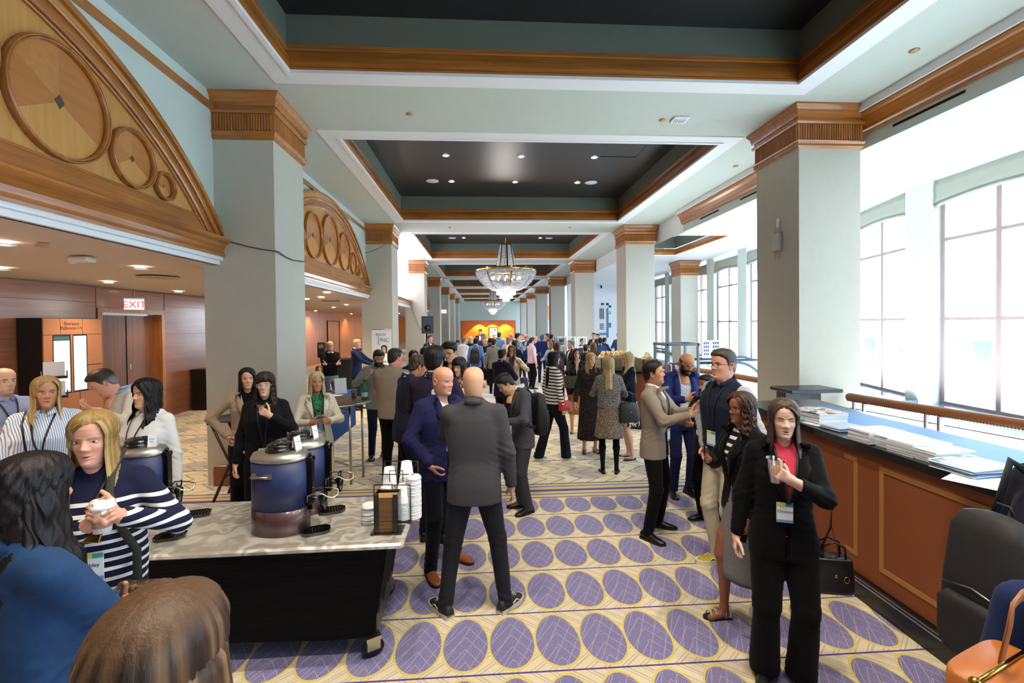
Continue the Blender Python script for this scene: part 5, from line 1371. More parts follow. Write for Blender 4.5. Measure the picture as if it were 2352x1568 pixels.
def make_hair(root, kind, col, o, headpos, off, s, lod, HS, surf):
    c0 = np.array(rgb(col)); c2 = np.array(rgb(o.get('hair2', col)))
    rr = np.random.RandomState(int(abs(c0.sum()*1000))+5)
    T = lambda V: (headpos(np.array(V))+off)*s
    hm = MB()
    if kind in ('short', 'buzz', 'fringe', 'quiff', 'bun', 'long', 'bob', 'curly', 'curlyshort', 'wavy', 'pony', 'braids'):
        nf = {0: 96, 1: 64, 2: 36}[lod]; mf = {0: 44, 1: 30, 2: 16}[lod]
        phi = np.linspace(-PI, PI, nf+1); zz = np.concatenate([np.linspace(-.125, .08, int(mf*.7)), .116-.036*(1-np.linspace(0.02, 1, mf-int(mf*.7)))**2])
        longk = kind in ('long', 'bob', 'curly', 'wavy', 'pony', 'braids', 'bun')
        th_top = {'short': .016, 'buzz': .006, 'quiff': .026, 'fringe': 0, 'curlyshort': .022}.get(kind, .018)*o.get('vol', 1)
        th_side = {'short': .010, 'buzz': .005, 'quiff': .008, 'fringe': .005, 'curlyshort': .014}.get(kind, .016)*o.get('vol', 1)
        V = []; keep = []
        part = o.get('part', .3)
        for i, z in enumerate(zz):
            for p in phi:
                a = abs(p)
                if kind == 'fringe': hl = np.interp(a, [0, 1.0, 1.35, 2.2, PI], [.3, .3, .030, -.06, -.085]); hi_lim = np.interp(a, [1.2, PI], [.045, .055])
                else:
                    fl_ = .068 if not o.get('bangs') else .030
                    if kind in ('short', 'quiff', 'buzz', 'curlyshort'): hl = np.interp(a, [0, .5, .85, 1.15, 1.38, 1.55, 1.75, 2.2, PI], [.066, .068, .057, .042, -.012, -.004, .018, -.055, -.090])
                    else: hl = np.interp(abs(p-part*.6), [0, .35, .7, .95, 1.15, 1.45, PI], [fl_+(.014 if not o.get('bangs') else 0), fl_+.004, .046 if not o.get('bangs') else .02, .005, -.06, -.13, -.13])
                    hl += -.0
                    hi_lim = 1
                t = z-hl
                e = min(1, max(0, t/(.030 if longk and a < 1.1 else .014)))**.7 if t > 0 else 0; 
                if kind == 'fringe': e *= min(1, max(0, (hi_lim-z)/.012))
                topw = min(1, max(0, (z-.02)/.06)); th = (th_side+(th_top-th_side)*topw)*e*((.35+.65*min(1, max(0, t)/.04)) if (longk and a < 1.1 and not o.get('bangs')) else 1)
                r = float(head_radius(np.array(p), np.array(max(z, -.1)), o))
                nz = 0
                if kind in ('curly', 'curlyshort', 'wavy'): nz = .0030*math.sin(p*14+z*90)+.0028*math.sin(p*23-z*130)
                else: nz = .0016*math.sin(p*34+z*20+2*math.sin(z*30))+.0010*math.sin(p*71)
                if kind == 'quiff': th += .012*max(0, math.cos(p))*topw*e
                if e > .3: th += nz*e*max(0, 1-max(0, z-.06)/.045)+rr.uniform(-.0006, .0006)
                ins = -.004 if e <= 0 else 0
                sn_ = min(1, max(0, (z-.035)/.078)); cn_ = math.sqrt(max(0, 1-sn_*sn_))
                rz = r+th*max(cn_, .12)+ins
                zt = z+th*sn_
                if longk and z < -.0 and a > 1.2: rz = max(rz, .082+.01*(a > 1.8))
                V.append((rz*math.sin(p), -rz*math.cos(p), zt)); keep.append(e > 0)
        n = nf+1; fs = []
        for i in range(len(zz)-1):
            for j in range(nf):
                q = (i*n+j, i*n+j+1, (i+1)*n+j+1, (i+1)*n+j)
                if sum(keep[k] for k in q) >= 2: fs.append(q)
        V = np.array(V); ti = len(V); V = np.vstack([V, [0, 0, .1165+th_top*.9]])
        if kind != 'fringe': fs += [((len(zz)-1)*n+j, (len(zz)-1)*n+j+1, ti) for j in range(nf)]
        ph_ = np.arctan2(V[:, 0], -V[:, 1]); st = (.5+.5*np.sin(ph_*23+V[:, 2]*12+1.3))*(.5+.5*np.sin(ph_*7.3))
        fd_ = np.clip((.112-V[:, 2])/.04, 0, 1)[:, None]; st = st*fd_[:, 0]+.35*(1-fd_[:, 0]); C = c0*(1-st[:, None]*.55)+c2*st[:, None]*.55; C = C*(1+.15*np.sin(ph_*57)[:, None]*fd_)
        if o.get('greysides'): g_ = np.clip((.03-V[:, 2])/.04, 0, 1)[:, None]*.7; C = C*(1-g_)+np.array(rgb('#8c8680'))*g_
        add_vf(hm, T(V), fs, np.clip(C, 0, 1))
    if kind in ('long', 'bob', 'curly', 'wavy'):
        Lh = {'long': .36, 'bob': .17, 'curly': .30, 'wavy': .34}[kind]*o.get('hlen', 1); lay = 3 if lod == 0 else 2 if lod == 1 else 1
        for layer in range(lay):
            nc = {0: 110, 1: 70, 2: 34}[lod]; nr = {0: 30, 1: 20, 2: 12}[lod]
            open_ = o.get('open_', .80)+layer*.10; vs = []; phs = np.linspace(open_, 2*PI-open_, nc+1)
            locks = rr.uniform(-1, 1, nc+1); tl = 1+rr.uniform(-.05, .03, nc+1)*(1 if kind == 'long' else 1.8)
            for i in range(nr+1):
                t = i/nr
                zq = .094-(Lh+.092)*t; sw = min(1, max(0, (.094-zq)/.075)); orow = open_*(sw**.75)+.22*(1-sw)+o.get('part', .3)*0
                for j in range(nc+1):
                    u_ = j/nc; cpt = (1-sw)*o.get('part', .3)*.45
                    p = orow+cpt+(2*PI-2*orow)*u_
                    pj = p if p <= PI else p-2*PI; a = abs(pj); sgn = 1 if pj > 0 else -1
                    z = .094-(Lh+.092)*t*(1+(tl[j]-1)*t**2)-layer*.004*(t > .1)
                    hr = float(head_radius(np.array(pj), np.array(max(min(z, .1), -.095)), o)) if z > -.1 else 0
                    bw = np.interp(z, [-.36, -.22, -.14, -.05, .06], [.100, .108, .092, .086, .078])*o.get('hwide', 1)
                    bd = np.interp(z, [-.36, -.22, -.14, -.05, .06], [.135, .125, .108, .104, .100])
                    fd = np.interp(z, [-.36, -.22, -.14, -.05, .06], [.125, .105, .088, .080, .078])
                    D = bd if math.cos(pj) < 0 else fd
                    r = 1/math.sqrt((math.sin(pj)/bw)**2+(math.cos(pj)/D)**2)
                    r = max(r*min(1, .9+t*2), hr+.011) if z > -.09 else r
                    if z > .02: r = hr+.017*o.get('vol', 1)**.5
                    r += .0035*locks[j]*min(1, t*3)-layer*.010*min(1, t*4)
                    dp = 0
                    if kind in ('wavy', 'curly'):
                        am = .0055 if kind == 'wavy' else .0085; r += am*min(1, t*3)*math.sin(z*(60 if kind == 'wavy' else 130)+j*.8+layer*2+4*math.sin(j*.31)); dp = .05*math.sin(z*60+j*.5)*min(1, t*3)
                    if o.get('flip'): r += .02*max(0, t-.8)*5*o['flip']
                    x = r*math.sin(pj+dp); y = -r*math.cos(pj+dp)
                    # hair falling in front or behind shoulders
                    if z < -.17 and a < 1.9: y -= .02*min(1, (-z-.17)/.08)*o.get('front', 1)
                    if z < -.15 and a >= 1.9: y += .015
                    vs.append((x, y, z))
            vs = np.array(vs); ph_ = np.tile(phs, nr+1); st = (.5+.5*np.sin(ph_*21+1))*(.5+.5*np.sin(ph_*8)); tt = np.repeat(np.linspace(0, 1, nr+1), nc+1)
            st = np.clip(st*.6+tt*.3*(1 if 'hair2' in o else 0), 0, 1); C = c0*(1-st[:, None])+c2*st[:, None]; C = C*(1+.18*np.sin(ph_*61+layer)[:, None])
            fs = [(i*(nc+1)+j, i*(nc+1)+j+1, (i+1)*(nc+1)+j+1, (i+1)*(nc+1)+j) for i in range(nr) for j in range(nc)]
            add_vf(hm, T(vs), fs, np.clip(C, 0, 1))
    if kind == 'braids':
        for j in range(26 if lod < 2 else 14):
            p = 1.25+3.78*j/25.0*(1 if lod < 2 else 25/13); r = .092
            pts = [(r*math.sin(p)*(1+.1*t_), -r*math.cos(p)*(1+.1*t_)+.02*t_, .07-.42*t_+.004*math.sin(t_*40+j)) for t_ in np.linspace(0, 1, 10)]
            sub = MB(); sub.tube(pts, .011, 6); add_vf(hm, T(np.array(sub.v)), sub.f, np.tile(c0 if j % 2 else c2, (len(sub.v), 1)))
    if kind == 'pony':
        pts = [(0, .10, .05), (0, .135, .02), (0, .14, -.06), (.01, .125, -.16), (0, .12, -.24)]; sub = MB(); sub.tube(pts, [.02, .03, .032, .026, .008], 12); add_vf(hm, T(np.array(sub.v)), sub.f, np.tile(c0, (len(sub.v), 1)))
    if kind == 'bun':
        sub = MB(); sub.ball((0, .10, .06), .04, 12); add_vf(hm, T(np.array(sub.v)), sub.f, np.tile(c0, (len(sub.v), 1)))
    h_ = hm.build('hair', M_HAIR, root, fixn=False)
    return h_
# ================================================================== objects
# ---- coffee cart
def T4(x, y, z=0, a=0): return Matrix.Translation((x, y, z)) @ Matrix.Rotation(a, 4, 'Z')
ZT = .93
def brushed_top():
    t = NT('swirled_aluminium'); co = t.co()
    n = t.noise(t.mapping(co, (1, 1, 1)), 2.2, 3, .6, out=1); v = t.n.new('ShaderNodeVectorMath'); v.operation = 'ADD'; t.l.new(co, v.inputs[0])
    sc_ = t.n.new('ShaderNodeVectorMath'); sc_.operation = 'SCALE'; t.l.new(n, sc_.inputs[0]); sc_.inputs['Scale'].default_value = 1.2; t.l.new(sc_.outputs[0], v.inputs[1])
    w = t.n.new('ShaderNodeTexWave'); w.wave_type = 'RINGS'; w.inputs['Scale'].default_value = 2.6; w.inputs['Distortion'].default_value = 9; w.inputs['Detail'].default_value = 3; t.l.new(v.outputs[0], w.inputs['Vector'])
    f = w.outputs['Fac']; t.P(base=t.mix(f, rgb('#c4beb3'), rgb('#ece8de')), metal=.6, rough=t.math('ADD', .30, t.math('MULTIPLY', f, .15)))
    t.bump(f, .1, .003); return t.m
_before = set(bpy.data.objects)
cart = thing('coffee_cart', 'black skirted coffee cart with swirled metal top', 'cart', (-1.45, 2.72, 0), .015)
q = MB(); q.rbox((-1.02, -.31, ZT-.045), (1.02, .40, ZT), .025, 3); q.build('top', brushed_top(), cart)
q = MB(); n = 64; rings = []
base_x, base_y = .93, .26
for i, z in enumerate(np.linspace(.16, ZT-.045, 12)):
    rg = []
    for j in range(n):
        a = 2*PI*j/n; inz = (ZT-.045-z)/(ZT-.2); cx_ = max(-1, min(1, 1.6*math.cos(a))); cy_ = max(-1, min(1, 1.6*math.sin(a)))
        w_ = 1+.012*math.sin(j*1.9+z*4)*(1-z)
        taper = .94+.06*(z/.9)
        rg.append((cx_*(base_x-.10*inz)*w_, .045+cy_*(base_y+.03-.04*inz)*w_, z+.012*math.sin(j*.8)*(i == 0)))
    rings.append(rg)
q.loft(rings, cap=False, smooth=True)
t_ = NT('black_stretch_cloth'); t_.P(base=(.0012, .0014, .002), rough=.6, spec=.12); t_.bump(t_.noise(t_.mapping(t_.co(), (1, 1, 6)), 2.5, 2), .5, .03); M_BCLOTH = t_.m
q.build('skirt', M_BCLOTH, cart); q = MB(); q.box((-.85, -.18, .14), (.85, .28, .85)); q.build('frame', M_BLACK, cart)
def caster(x, y, r0):
    q = MB(); q.lathe([(.001, -.018), (.055, -.018), (.062, -.010), (.062, .010), (.055, .018), (.001, .018)], n=24)
    q.v = [(vx_, vz, vy+.062) for vx_, vy, vz in q.v]; o = q.build('caster_wheel', M_BLACK, cart); o.location = (x, y, 0); o.rotation_euler = (0, 0, r0)
    q = MB(); q.box((-.035, -.027, .06), (.035, -.021, .15)); q.box((-.035, .021, .06), (.035, .027, .15)); q.box((-.04, -.03, .13), (.04, .03, .16))
    f_ = q.build('caster_fork', M_STEEL, o)
for x, y, a in ((.83, -.19, .5), (.80, .36, .9), (-.83, -.19, .2), (-.8, .36, 0)): caster(x, y, a)

# ---- coffee urns
M_NAVYW = plain('navy_vinyl_wrap', '#1d2c5a', .5, noise=.12, nscale=120)
M_WENGE = wood('dark_wenge_band', '#2c1a1c', '#563238', axis='Z', scale=2, rough=.45)
M_SATIN = plain('satin_aluminium', '#b9b4ab', .35, .9)
M_BPL = plain('gloss_black_plastic', '#0c0c0d', .2, coat=.4)
def oval(a, b, z, n=48): return [(a*math.cos(2*PI*i/n), b*math.sin(2*PI*i/n), z) for i in range(n)]
def urn(label, x, y, a):
    r = thing('coffee_urn', label, 'coffee urn', (x, y, ZT+.001), a, 'coffee urns on the cart')
    A, B = .158, .112
    q = MB(); q.loft([oval(A+.002, B+.002, 0), oval(A+.002, B+.002, .135)], smooth=True); q.build('base_band', M_WENGE, r)
    q = MB(); q.loft([oval(A, B, .135), oval(A, B, .40)], smooth=True); q.build('body', M_NAVYW, r)
    q = MB(); q.loft([oval(A+.003, B+.003, .40), oval(A+.003, B+.003, .412), oval(A-.01, B-.01, .436), oval(A-.05, B-.04, .446), oval(.001, .001, .448)], smooth=True); q.build('top_cover', M_SATIN, r)
    q = MB(); q.lathe([(.075, .446), (.078, .456), (.070, .462), (.066, .466), (.070, .470), (.066, .482), (.050, .490), (.03, .492), (.001, .493)], n=28)
    for i in range(8): q.tube([(.02*math.cos(i*PI/4), .02*math.sin(i*PI/4), .493), (.055*math.cos(i*PI/4), .055*math.sin(i*PI/4), .488)], .003, 5)
    q.build('lid', M_BPL, r)
    q = MB(); q.box((A-.004, -.016, .12), (A+.03, .016, .40)); q.rbox((A-.01, -.022, .385), (A+.036, .022, .415), .01); q.ball((A+.012, 0, .423), .011); q.build('sight_gauge', M_BPL, r)
    q = MB(); q.tube([(A, 0, .17), (A+.06, 0, .175)], .016, 12); q.rbox((A-.02, -.03, .145), (A+.03, .03, .20), .008); q.lathe([(.013, .115), (.019, .16), (.021, .195), (.012, .205), (.006, .21)], c=(A+.085, 0, 0), n=16)
    q.tube([(A+.085, -.016, .205), (A+.085, -.02, .235), (A+.085, .02, .235), (A+.085, .016, .205)], .004, 6); fa = q.build('faucet', M_BPL, r)
    q = MB(); pts = [(A+.0, -.035, .19)]+[(A+.02+.055*0, -.035, .205)]
    arc = [(A+.01, -.032, .165), (A+.012, -.034, .20), (A+.04, -.036, .213), (A+.10, -.036, .213), (A+.125, -.03, .195), (A+.15, -.012, .185), (A+.165, .012, .195), (A+.158, .034, .215), (A+.12, .036, .222), (A+.03, .036, .222), (A+.012, .034, .20)]
    q.tube(arc, .0042, 7); q.build('faucet_guard', M_STEEL, fa)
    # side handle facing the front
    hx, hy = -.045, -B-.006
    q = MB(); q.tube([(hx-.045, -B*.93, .330), (hx-.045, hy-.018, .334), (hx+.045, hy-.020, .334), (hx+.045, -B*.99, .330)], .006, 8)
    q.box((hx+.02, -B-.006, .318), (hx+.06, -B+.012, .345)); q.box((hx-.05, -B-.004, .318), (hx-.03, -B+.02, .345)); q.build('handle', plain('aged_nickel', '#9d968c', .35, .8), r)
    q = MB(); q.box((hx-.03, -B-.002, .312), (hx+.035, -B+.015, .322)); q.build('handle_recess', M_BLACK, r)
    return r
ua = -.12
urn('blue coffee urn in front at centre of the cart', -1.14, 2.66, ua); urn('blue coffee urn behind the front centre one', -1.135, 2.93, ua+.05)
urn('blue coffee urn at the left of cart behind the striped sweater', -2.03, 2.85, ua); urn('blue coffee urn at left of cart, mostly hidden by the striped sweater', -2.10, 2.58, ua)
def tent(label, x, y, z, a, tilt=.2, h=.075, w=.045):
    r = thing('tent_card', label, 'sign', (x, y, z), a)
    q = MB(); q.add([(-w/2, -.016, 0), (w/2, -.016, 0), (w/2, -.002, h), (-w/2, -.002, h), (-w/2, .016, 0), (w/2, .016, 0), (w/2, .002, h), (-w/2, .002, h)], [(0, 1, 2, 3), (5, 4, 7, 6), (3, 2, 6, 7)])
    o = q.build('card', plain('card_white', '#eceff2', .6, noise=.01), r); md = o.modifiers.new('t', 'SOLIDIFY'); md.thickness = .001
    text('COFFEE' if 'coffee' in label else 'DECAF', .009, M_INKT, r, loc=(0, -.0125, h*.6), rot=(PI/2-.18, 0, 0), depth=.0002)
    q = MB(); q.tube([(0, -.011+.0, h*.38), (0, -.0105, h*.40)], .005, 10); q.build('mark', M_INKT, r)
tent('white card on the urn behind the striped sweater', -1.93, 2.82, ZT+.447, .2); tent('white coffee card edge-on atop front centre urn', -1.05, 2.66, ZT+.447, 1.2)
tent('white card on hidden left urn', -2.02, 2.50, ZT+.447, .1); tent('small clear card on the rear centre urn', -1.05, 2.93, ZT+.447, 1.25)
# octagonal drip trays
def tray(label, x, y, a):
    r = thing('drip_tray', label, 'drip tray', (x, y, ZT+.001), a)
    oc = [(.075, .025), (.05, .05), (-.05, .05), (-.075, .025), (-.075, -.025), (-.05, -.05), (.05, -.05), (.075, -.025)]
    q = MB(); q.loft([[(u*.93, v*.93, 0) for u, v in oc], [(u, v, .018) for u, v in oc], [(u*.95, v*.93, .018) for u, v in oc], [(u*.94, v*.92, .012) for u, v in oc]], cap=True); q.build('basin', M_BPL, r)
    q = MB()
    for i in range(9): q.box((-.062+i*.0155-.003, -.038, .0135), (-.062+i*.0155+.001, .038, .017))
    for j in range(3): q.box((-.066, -.022+j*.02, .0125), (.066, -.019+j*.02, .0165))
    q.build('grate', M_BPL, r)
tray('octagonal black drip tray right of the front centre urn', -.93, 2.60, .35); tray('octagonal black drip tray beside the rear centre urn', -.93, 2.88, .35)
tray('octagonal black drip tray behind, by the left urn', -1.74, 2.90, .3); tray('octagonal black drip tray in front, by the brown handbag', -1.70, 2.60, .3)
# cups and lids
M_PAPER = plain('white_paper_cup', '#eef0f3', .6, noise=.01); M_LID = plain('white_plastic_lid', '#f4f5f6', .35, noise=.01)
cupm = MB(); cupm.lathe([(.042, 0), (.045, .004), (.0425, .008), (.030, .105), (.0285, .105), (.0285, .101), (.001, .101)], n=24); cupm = cupm.mesh('paper_cup', [M_PAPER])   # upside down
lidm = MB(); lidm.lathe([(.043, 0), (.0455, .003), (.044, .008), (.039, .012), (.038, .017), (.036, .018), (.035, .013), (.001, .013)], n=24); lidm = lidm.mesh('cup_cover', [M_LID])
def stack(m, nm, label, cat, group, x, y, z, n, step, jit=.0012):
    for i in range(n):
        place(nm, m, None, (x+RNG.uniform(-jit, jit), y+RNG.uniform(-jit, jit), z+i*step), label=('topmost '+label) if i == n-1 else label, cat=cat, group=group)
rack = thing('cup_rack', 'black wire rack holding tall stacks of white cups', 'rack', (-.52, 2.78, ZT+.001), -.1)
M_WIRE = plain('black_wire', '#1b1918', .4)
q = MB(); q.box((-.105, -.1, 0), (.105, .1, .006)); q.build('base', M_WIRE, rack)
for x in (-.105, 0, .105):
    q = MB(); q.tube([(x, .095, .0), (x, .095, .30)], .0035, 6); q.build('post', M_WIRE, rack)
    q = MB(); q.tube([(x, -.095, 0), (x, -.095, .22)], .0035, 6); q.build('post', M_WIRE, rack)
for y, z in ((-.095, .22), (0, .25), (.095, .30)):
    q = MB(); q.tube([(-.105, y, z), (.105, y, z)], .003, 6); q.build('cross_wire', M_WIRE, rack)
q = MB(); q.tube([(-.04, -.01, .21), (-.04, -.01, .275), (.04, -.01, .275), (.04, -.01, .21)], .003, 6); q.build('handle', M_WIRE, rack)
q = MB(); q.tube([(-.105, .095, .30), (0, 0, .15), (.105, .095, .30)], .003, 6); q.build('brace', M_WIRE, rack)
for (dx, dy, n_, lb) in ((-.052, .045, 17, 'white paper cup in the back left stack of the wire rack'), (.05, .05, 20, 'white paper cup in the back right stack of the wire rack'), (-.052, -.048, 9, 'white paper cup in the front left stack of the wire rack'), (.045, -.05, 10, 'white paper cup in the front right stack of the wire rack')):
    stack(cupm, 'paper_cup', lb, 'cup', lb.replace('white paper cup in', 'cups in'), -.52+dx, 2.78+dy, ZT+.007, n_, .0105)
stack(lidm, 'cup_cover', 'white plastic lid in the tall column at the rack right side', 'lid', 'lids in the rack column', -.415, 2.74, ZT+.007, 26, .0092)
stack(lidm, 'cup_cover', 'white plastic lid in the short stack left of the napkin holder', 'lid', 'lids left of the napkin holder', -.665, 2.70, ZT+.001, 11, .0092, .003)
nh_ = thing('napkin_holder', 'black acrylic holder filled with brown napkins', 'napkin holder', (-.535, 2.585, ZT+.001), -.03)
q = MB(); q.rbox((-.085, -.055, 0), (.085, .06, .008), .004); q.build('base', M_BPL, nh_)
q = MB(); q.box((-.065, -.045, .008), (-.060, .045, .215)); q.box((.060, -.045, .008), (.065, .045, .215)); q.box((-.065, .040, .008), (.065, .045, .215)); q.box((-.065, -.045, .008), (-.038, -.040, .215)); q.box((.038, -.045, .008), (.065, -.040, .215)); q.build('box', M_BPL, nh_)
M_KRAFT = [plain('kraft_a', '#8a6236', .8), plain('kraft_b', '#6d4a29', .8), plain('kraft_c', '#a8804e', .8)]
np_m = []
for M in M_KRAFT:
    q = MB(); q.box((-.055, -.038, 0), (.055, .035, .0035)); np_m.append(q.mesh('napkin', [M]))
for i in range(46): place('napkin', np_m[i % 2 if i < 44 else 2], None, (-.535+RNG.uniform(-.003, .003), 2.583+RNG.uniform(-.002, .002), ZT+.0095+i*.0042), label='folded brown napkin in the stack inside the black holder', cat='napkin', group='napkins in the black holder')

KS = (CAM_H-.76)/(CAM_H-.93)
for o in set(bpy.data.objects)-_before:
    if o.parent is None:
        o.location = (o.location.x*KS, o.location.y*KS, .76+(o.location.z-.93)*KS if o.location.z > .5 else 0)
        if o is cart: o.scale = (KS, KS, .76/.93)
        else: o.scale = (KS, KS, KS)
# ---- tray stand by the column
M_MAHOG = plain('dark_mahogany', '#2a1210', .4)
ts_ = thing('tray_stand', 'folding dark wood tray stand leaning by the left column', 'stand', (-2.98, 5.72, 0), 0)
for y in (-.12, .22):
    q = MB(); q.tube([(-.20, y, 0), (.20, y+.02, .93)], .018, 8, flat=.6); q.build('leg', M_MAHOG, ts_)
    q = MB(); q.tube([(.20, y+.03, 0), (-.22, y+.03, .93)], .018, 8, flat=.6); q.build('leg', M_MAHOG, ts_)
for x in (-.22, .20):
    q = MB(); q.rbox((x-.02, -.15, .93), (x+.02, .27, .955), .008); q.build('top_rail', M_MAHOG, ts_)
for z, x in ((.30, .06), (.30, -.07)):
    q = MB(); q.tube([(x, -.12, z), (x, .25, z)], .011, 8); q.build('stretcher', M_MAHOG, ts_)
q = MB(); q.lathe([(.001, .0), (.24, .0), (.26, .02), (.27, .022), (.262, .028), (.24, .01), (.001, .008)], n=36); o = q.build('serving_tray', plain('dark_grey_tray', '#3c3a39', .45), label='round dark tray on the folding stand by the column', cat='tray', loc=(-2.98, 5.79, .957))

# ---- high cocktail table and items
hx_, hy_ = -1.98, 6.35; ZH = 1.06
ht = thing('cocktail_table', 'tall round cocktail table with dark top and steel legs', 'table', (hx_, hy_, 0))
q = MB(); q.lathe([(.001, ZH-.03), (.44, ZH-.03), (.445, ZH-.004), (.435, ZH), (.001, ZH)], n=48); q.build('top', plain('dark_laminate', '#4a4039', .3, noise=.1), ht)
q = MB(); q.lathe([(.446, ZH-.03), (.456, ZH-.028), (.456, ZH-.004), (.446, ZH-.001)], n=48, cap=False); q.build('edge_band', M_STEEL, ht)
for a in (-.75, .15, 2.4, 3.3):
    x, y = .33*math.cos(a), .33*math.sin(a)
    q = MB(); q.tube([(x, y, ZH-.03), (x*1.02, y*1.02, 0)], .016, 12); q.build('leg', M_STEEL, ht)
q = MB(); q.tube([(.33*math.cos(-.75), .33*math.sin(-.75), .24), (.33*math.cos(2.4), .33*math.sin(2.4), .24)], .012, 8); q.tube([(.33*math.cos(.15), .33*math.sin(.15), .24), (.33*math.cos(3.3), .33*math.sin(3.3), .24)], .012, 8); q.build('foot_bar', M_STEEL, ht)
q = MB(); q.tube([(.33*math.cos(-.75), .33*math.sin(-.75), ZH-.1), (.33*math.cos(2.4), .33*math.sin(2.4), ZH-.1)], .012, 8); q.build('top_bar', M_STEEL, ht)
gl = NT('clear_plastic'); gl.n.remove(gl.b); tr = gl.n.new('ShaderNodeBsdfTransparent'); gs = gl.n.new('ShaderNodeBsdfGlossy'); mx = gl.n.new('ShaderNodeMixShader'); fr_ = gl.n.new('ShaderNodeLayerWeight'); fr_.inputs[0].default_value = .35
gs.inputs['Roughness'].default_value = .06; tr.inputs[0].default_value = (.93, .95, .96, 1); gl.l.new(fr_.outputs['Facing'], mx.inputs[0]); gl.l.new(tr.outputs[0], mx.inputs[1]); gl.l.new(gs.outputs[0], mx.inputs[2]); gl.l.new(mx.outputs[0], gl.out.inputs[0]); M_CLEAR = gl.m
M_GREENG = NT('green_glass'); M_GREENG.P(base=(.03, .35, .16), rough=.05, trans=.6, ior=1.3); M_GREENG = M_GREENG.m
def cup_clear(nm, label, loc, liquid, h=.12, r=.045, tilt=0, parent=None):
    r_ = thing(nm, label, 'cup', loc); 
    q = MB(); q.lathe([(r*.68, 0), (r, h), (r+.0025, h+.001), (r+.0025, h-.003), (r*.98, h-.002), (r*.66, .003)], n=24); q.build('cup_wall', M_CLEAR, r_)
    q = MB(); q.lathe([(.001, .004), (r*.66, .004), (r*.66+(r*.31)*.62, h*.62), (.001, h*.62)], n=20); q.build('drink', liquid, r_); return r_
M_PINK = plain('pink_drink', '#d9889a', .1); M_WATER = plain('iced_water', '#c9ced2', .1)
x, y, z = at_z(855, 880, ZH); x, y = at_z(819, 912, ZH)[:2]
cup_clear('plastic_cup', 'clear plastic cup on the cocktail table', (x-.02, y-.05, ZH+.001), M_WATER)
bt_ = thing('water_bottle', 'green glass mineral water bottle on the cocktail table', 'bottle', (-1.62, 6.42, ZH+.001))
q = MB(); q.lathe([(.001, 0), (.038, .002), (.040, .02), (.040, .12), (.032, .16), (.016, .20), (.0135, .245), (.016, .25)], n=24); q.build('glass', M_GREENG, bt_)
q = MB(); q.lathe([(.017, .245), (.017, .272), (.001, .273)], n=16); q.build('cap', M_BPL, bt_); q = MB(); q.lathe([(.0408, .04), (.0408, .10)], n=24, cap=False); q.build('label', plain('label_pale', '#bfd3d9', .5), bt_)
q = MB(); q.lathe([(.030, 0), (.032, .001), (.046, .075), (.048, .077), (.045, .074), (.001, .06)], n=24); q.build('paper_cup', M_PAPER, label='short white paper cup near front edge of cocktail table', cat='cup', loc=(-1.97, 6.10, ZH+.001))
r = thing('sign_holder', 'leaning clear sign holder with a mauve card on cocktail table', 'sign', (-2.13, 6.18, ZH+.001), .5)
q = MB(); q.lathe([(.001, 0), (.06, 0), (.06, .006), (.001, .01)], n=20); q.build('foot', M_PAPER, r); q = MB(); q.box((-.045, -.004, .008), (.045, .004, .15)); o = q.build('card', plain('mauve_card', '#8f7d99', .5), r); o.rotation_euler = (.2, 0, 0)

# ---- blue draped registration table with laptops
M_BLUEC = plain('royal_blue_cloth', '#15407e', .75, noise=.12, nscale=14)
rt = thing('registration_table', 'long table under a royal blue pleated cloth', 'table', (0, 0, 0))
A = np.array([-2.64, 7.6]); Bp = np.array([-2.65, 9.7]); ax_ = (Bp-A)/np.linalg.norm(Bp-A); nx_ = np.array([ax_[1], -ax_[0]])
q = MB(); Lg = np.linalg.norm(Bp-A); Wd = .76; n = 150; low, topv = [], []
per = [(0, 0), (Lg, 0), (Lg, Wd), (0, Wd)]
pts = []
for (p0, p1) in zip(per, per[1:]+per[:1]):
    k = max(2, int(math.hypot(p1[0]-p0[0], p1[1]-p0[1])/.06))
    for i in range(k): pts.append((p0[0]+(p1[0]-p0[0])*i/k, p0[1]+(p1[1]-p0[1])*i/k))
def tw(u, v): p = A+ax_*u-nx_*(v-0); return p
rings = []
for z, am in ((.02, .022), (.35, .016), (.70, .004), (.755, 0)):
    rg = []
    for i, (u, v) in enumerate(pts):
        d = am*(1 if i % 2 else -1); cu, cv = Lg/2, Wd/2; f_ = 1+d/ .5
        p = tw(cu+(u-cu)*(1+d/3), cv+(v-cv)*(1+d*2.4)); rg.append((p[0], p[1], z))
    rings.append(rg)
q.loft(rings, smooth=False); q.build('tablecloth', M_BLUEC, rt)
q = MB()
for u, v in ((.2, .1), (.2, .66), (Lg-.2, .1), (Lg-.2, .66)):
    p = tw(u, v); q = MB(); q.tube([(p[0], p[1], 0), (p[0], p[1], .74)], .015, 6); q.build('leg', M_STEEL, rt)
def laptop(label, x, y, a, openang=1.9):
    r = thing('laptop', label, 'laptop', (x, y, .757), a)
    q = MB(); q.rbox((-.16, -.11, 0), (.16, .11, .016), .01); q.box((-.14, -.04, .016), (.14, .08, .0175), mat=1); q.build('keyboard_base', [plain('laptop_slate', '#2a3244', .4), M_BPL], r)
    q = MB(); q.rbox((-.16, -.003, 0), (.16, .005, .215), .002); q.box((-.15, -.0045, .01), (.15, -.003, .205), mat=1); o = q.build('screen', [plain('laptop_navy', '#1d3357', .35), M_BPL], r); o.location = (0, .11, .014); o.rotation_euler = (-.35, 0, 0)
def ontab(px, py): return at_z(px, py, .757)[:2]
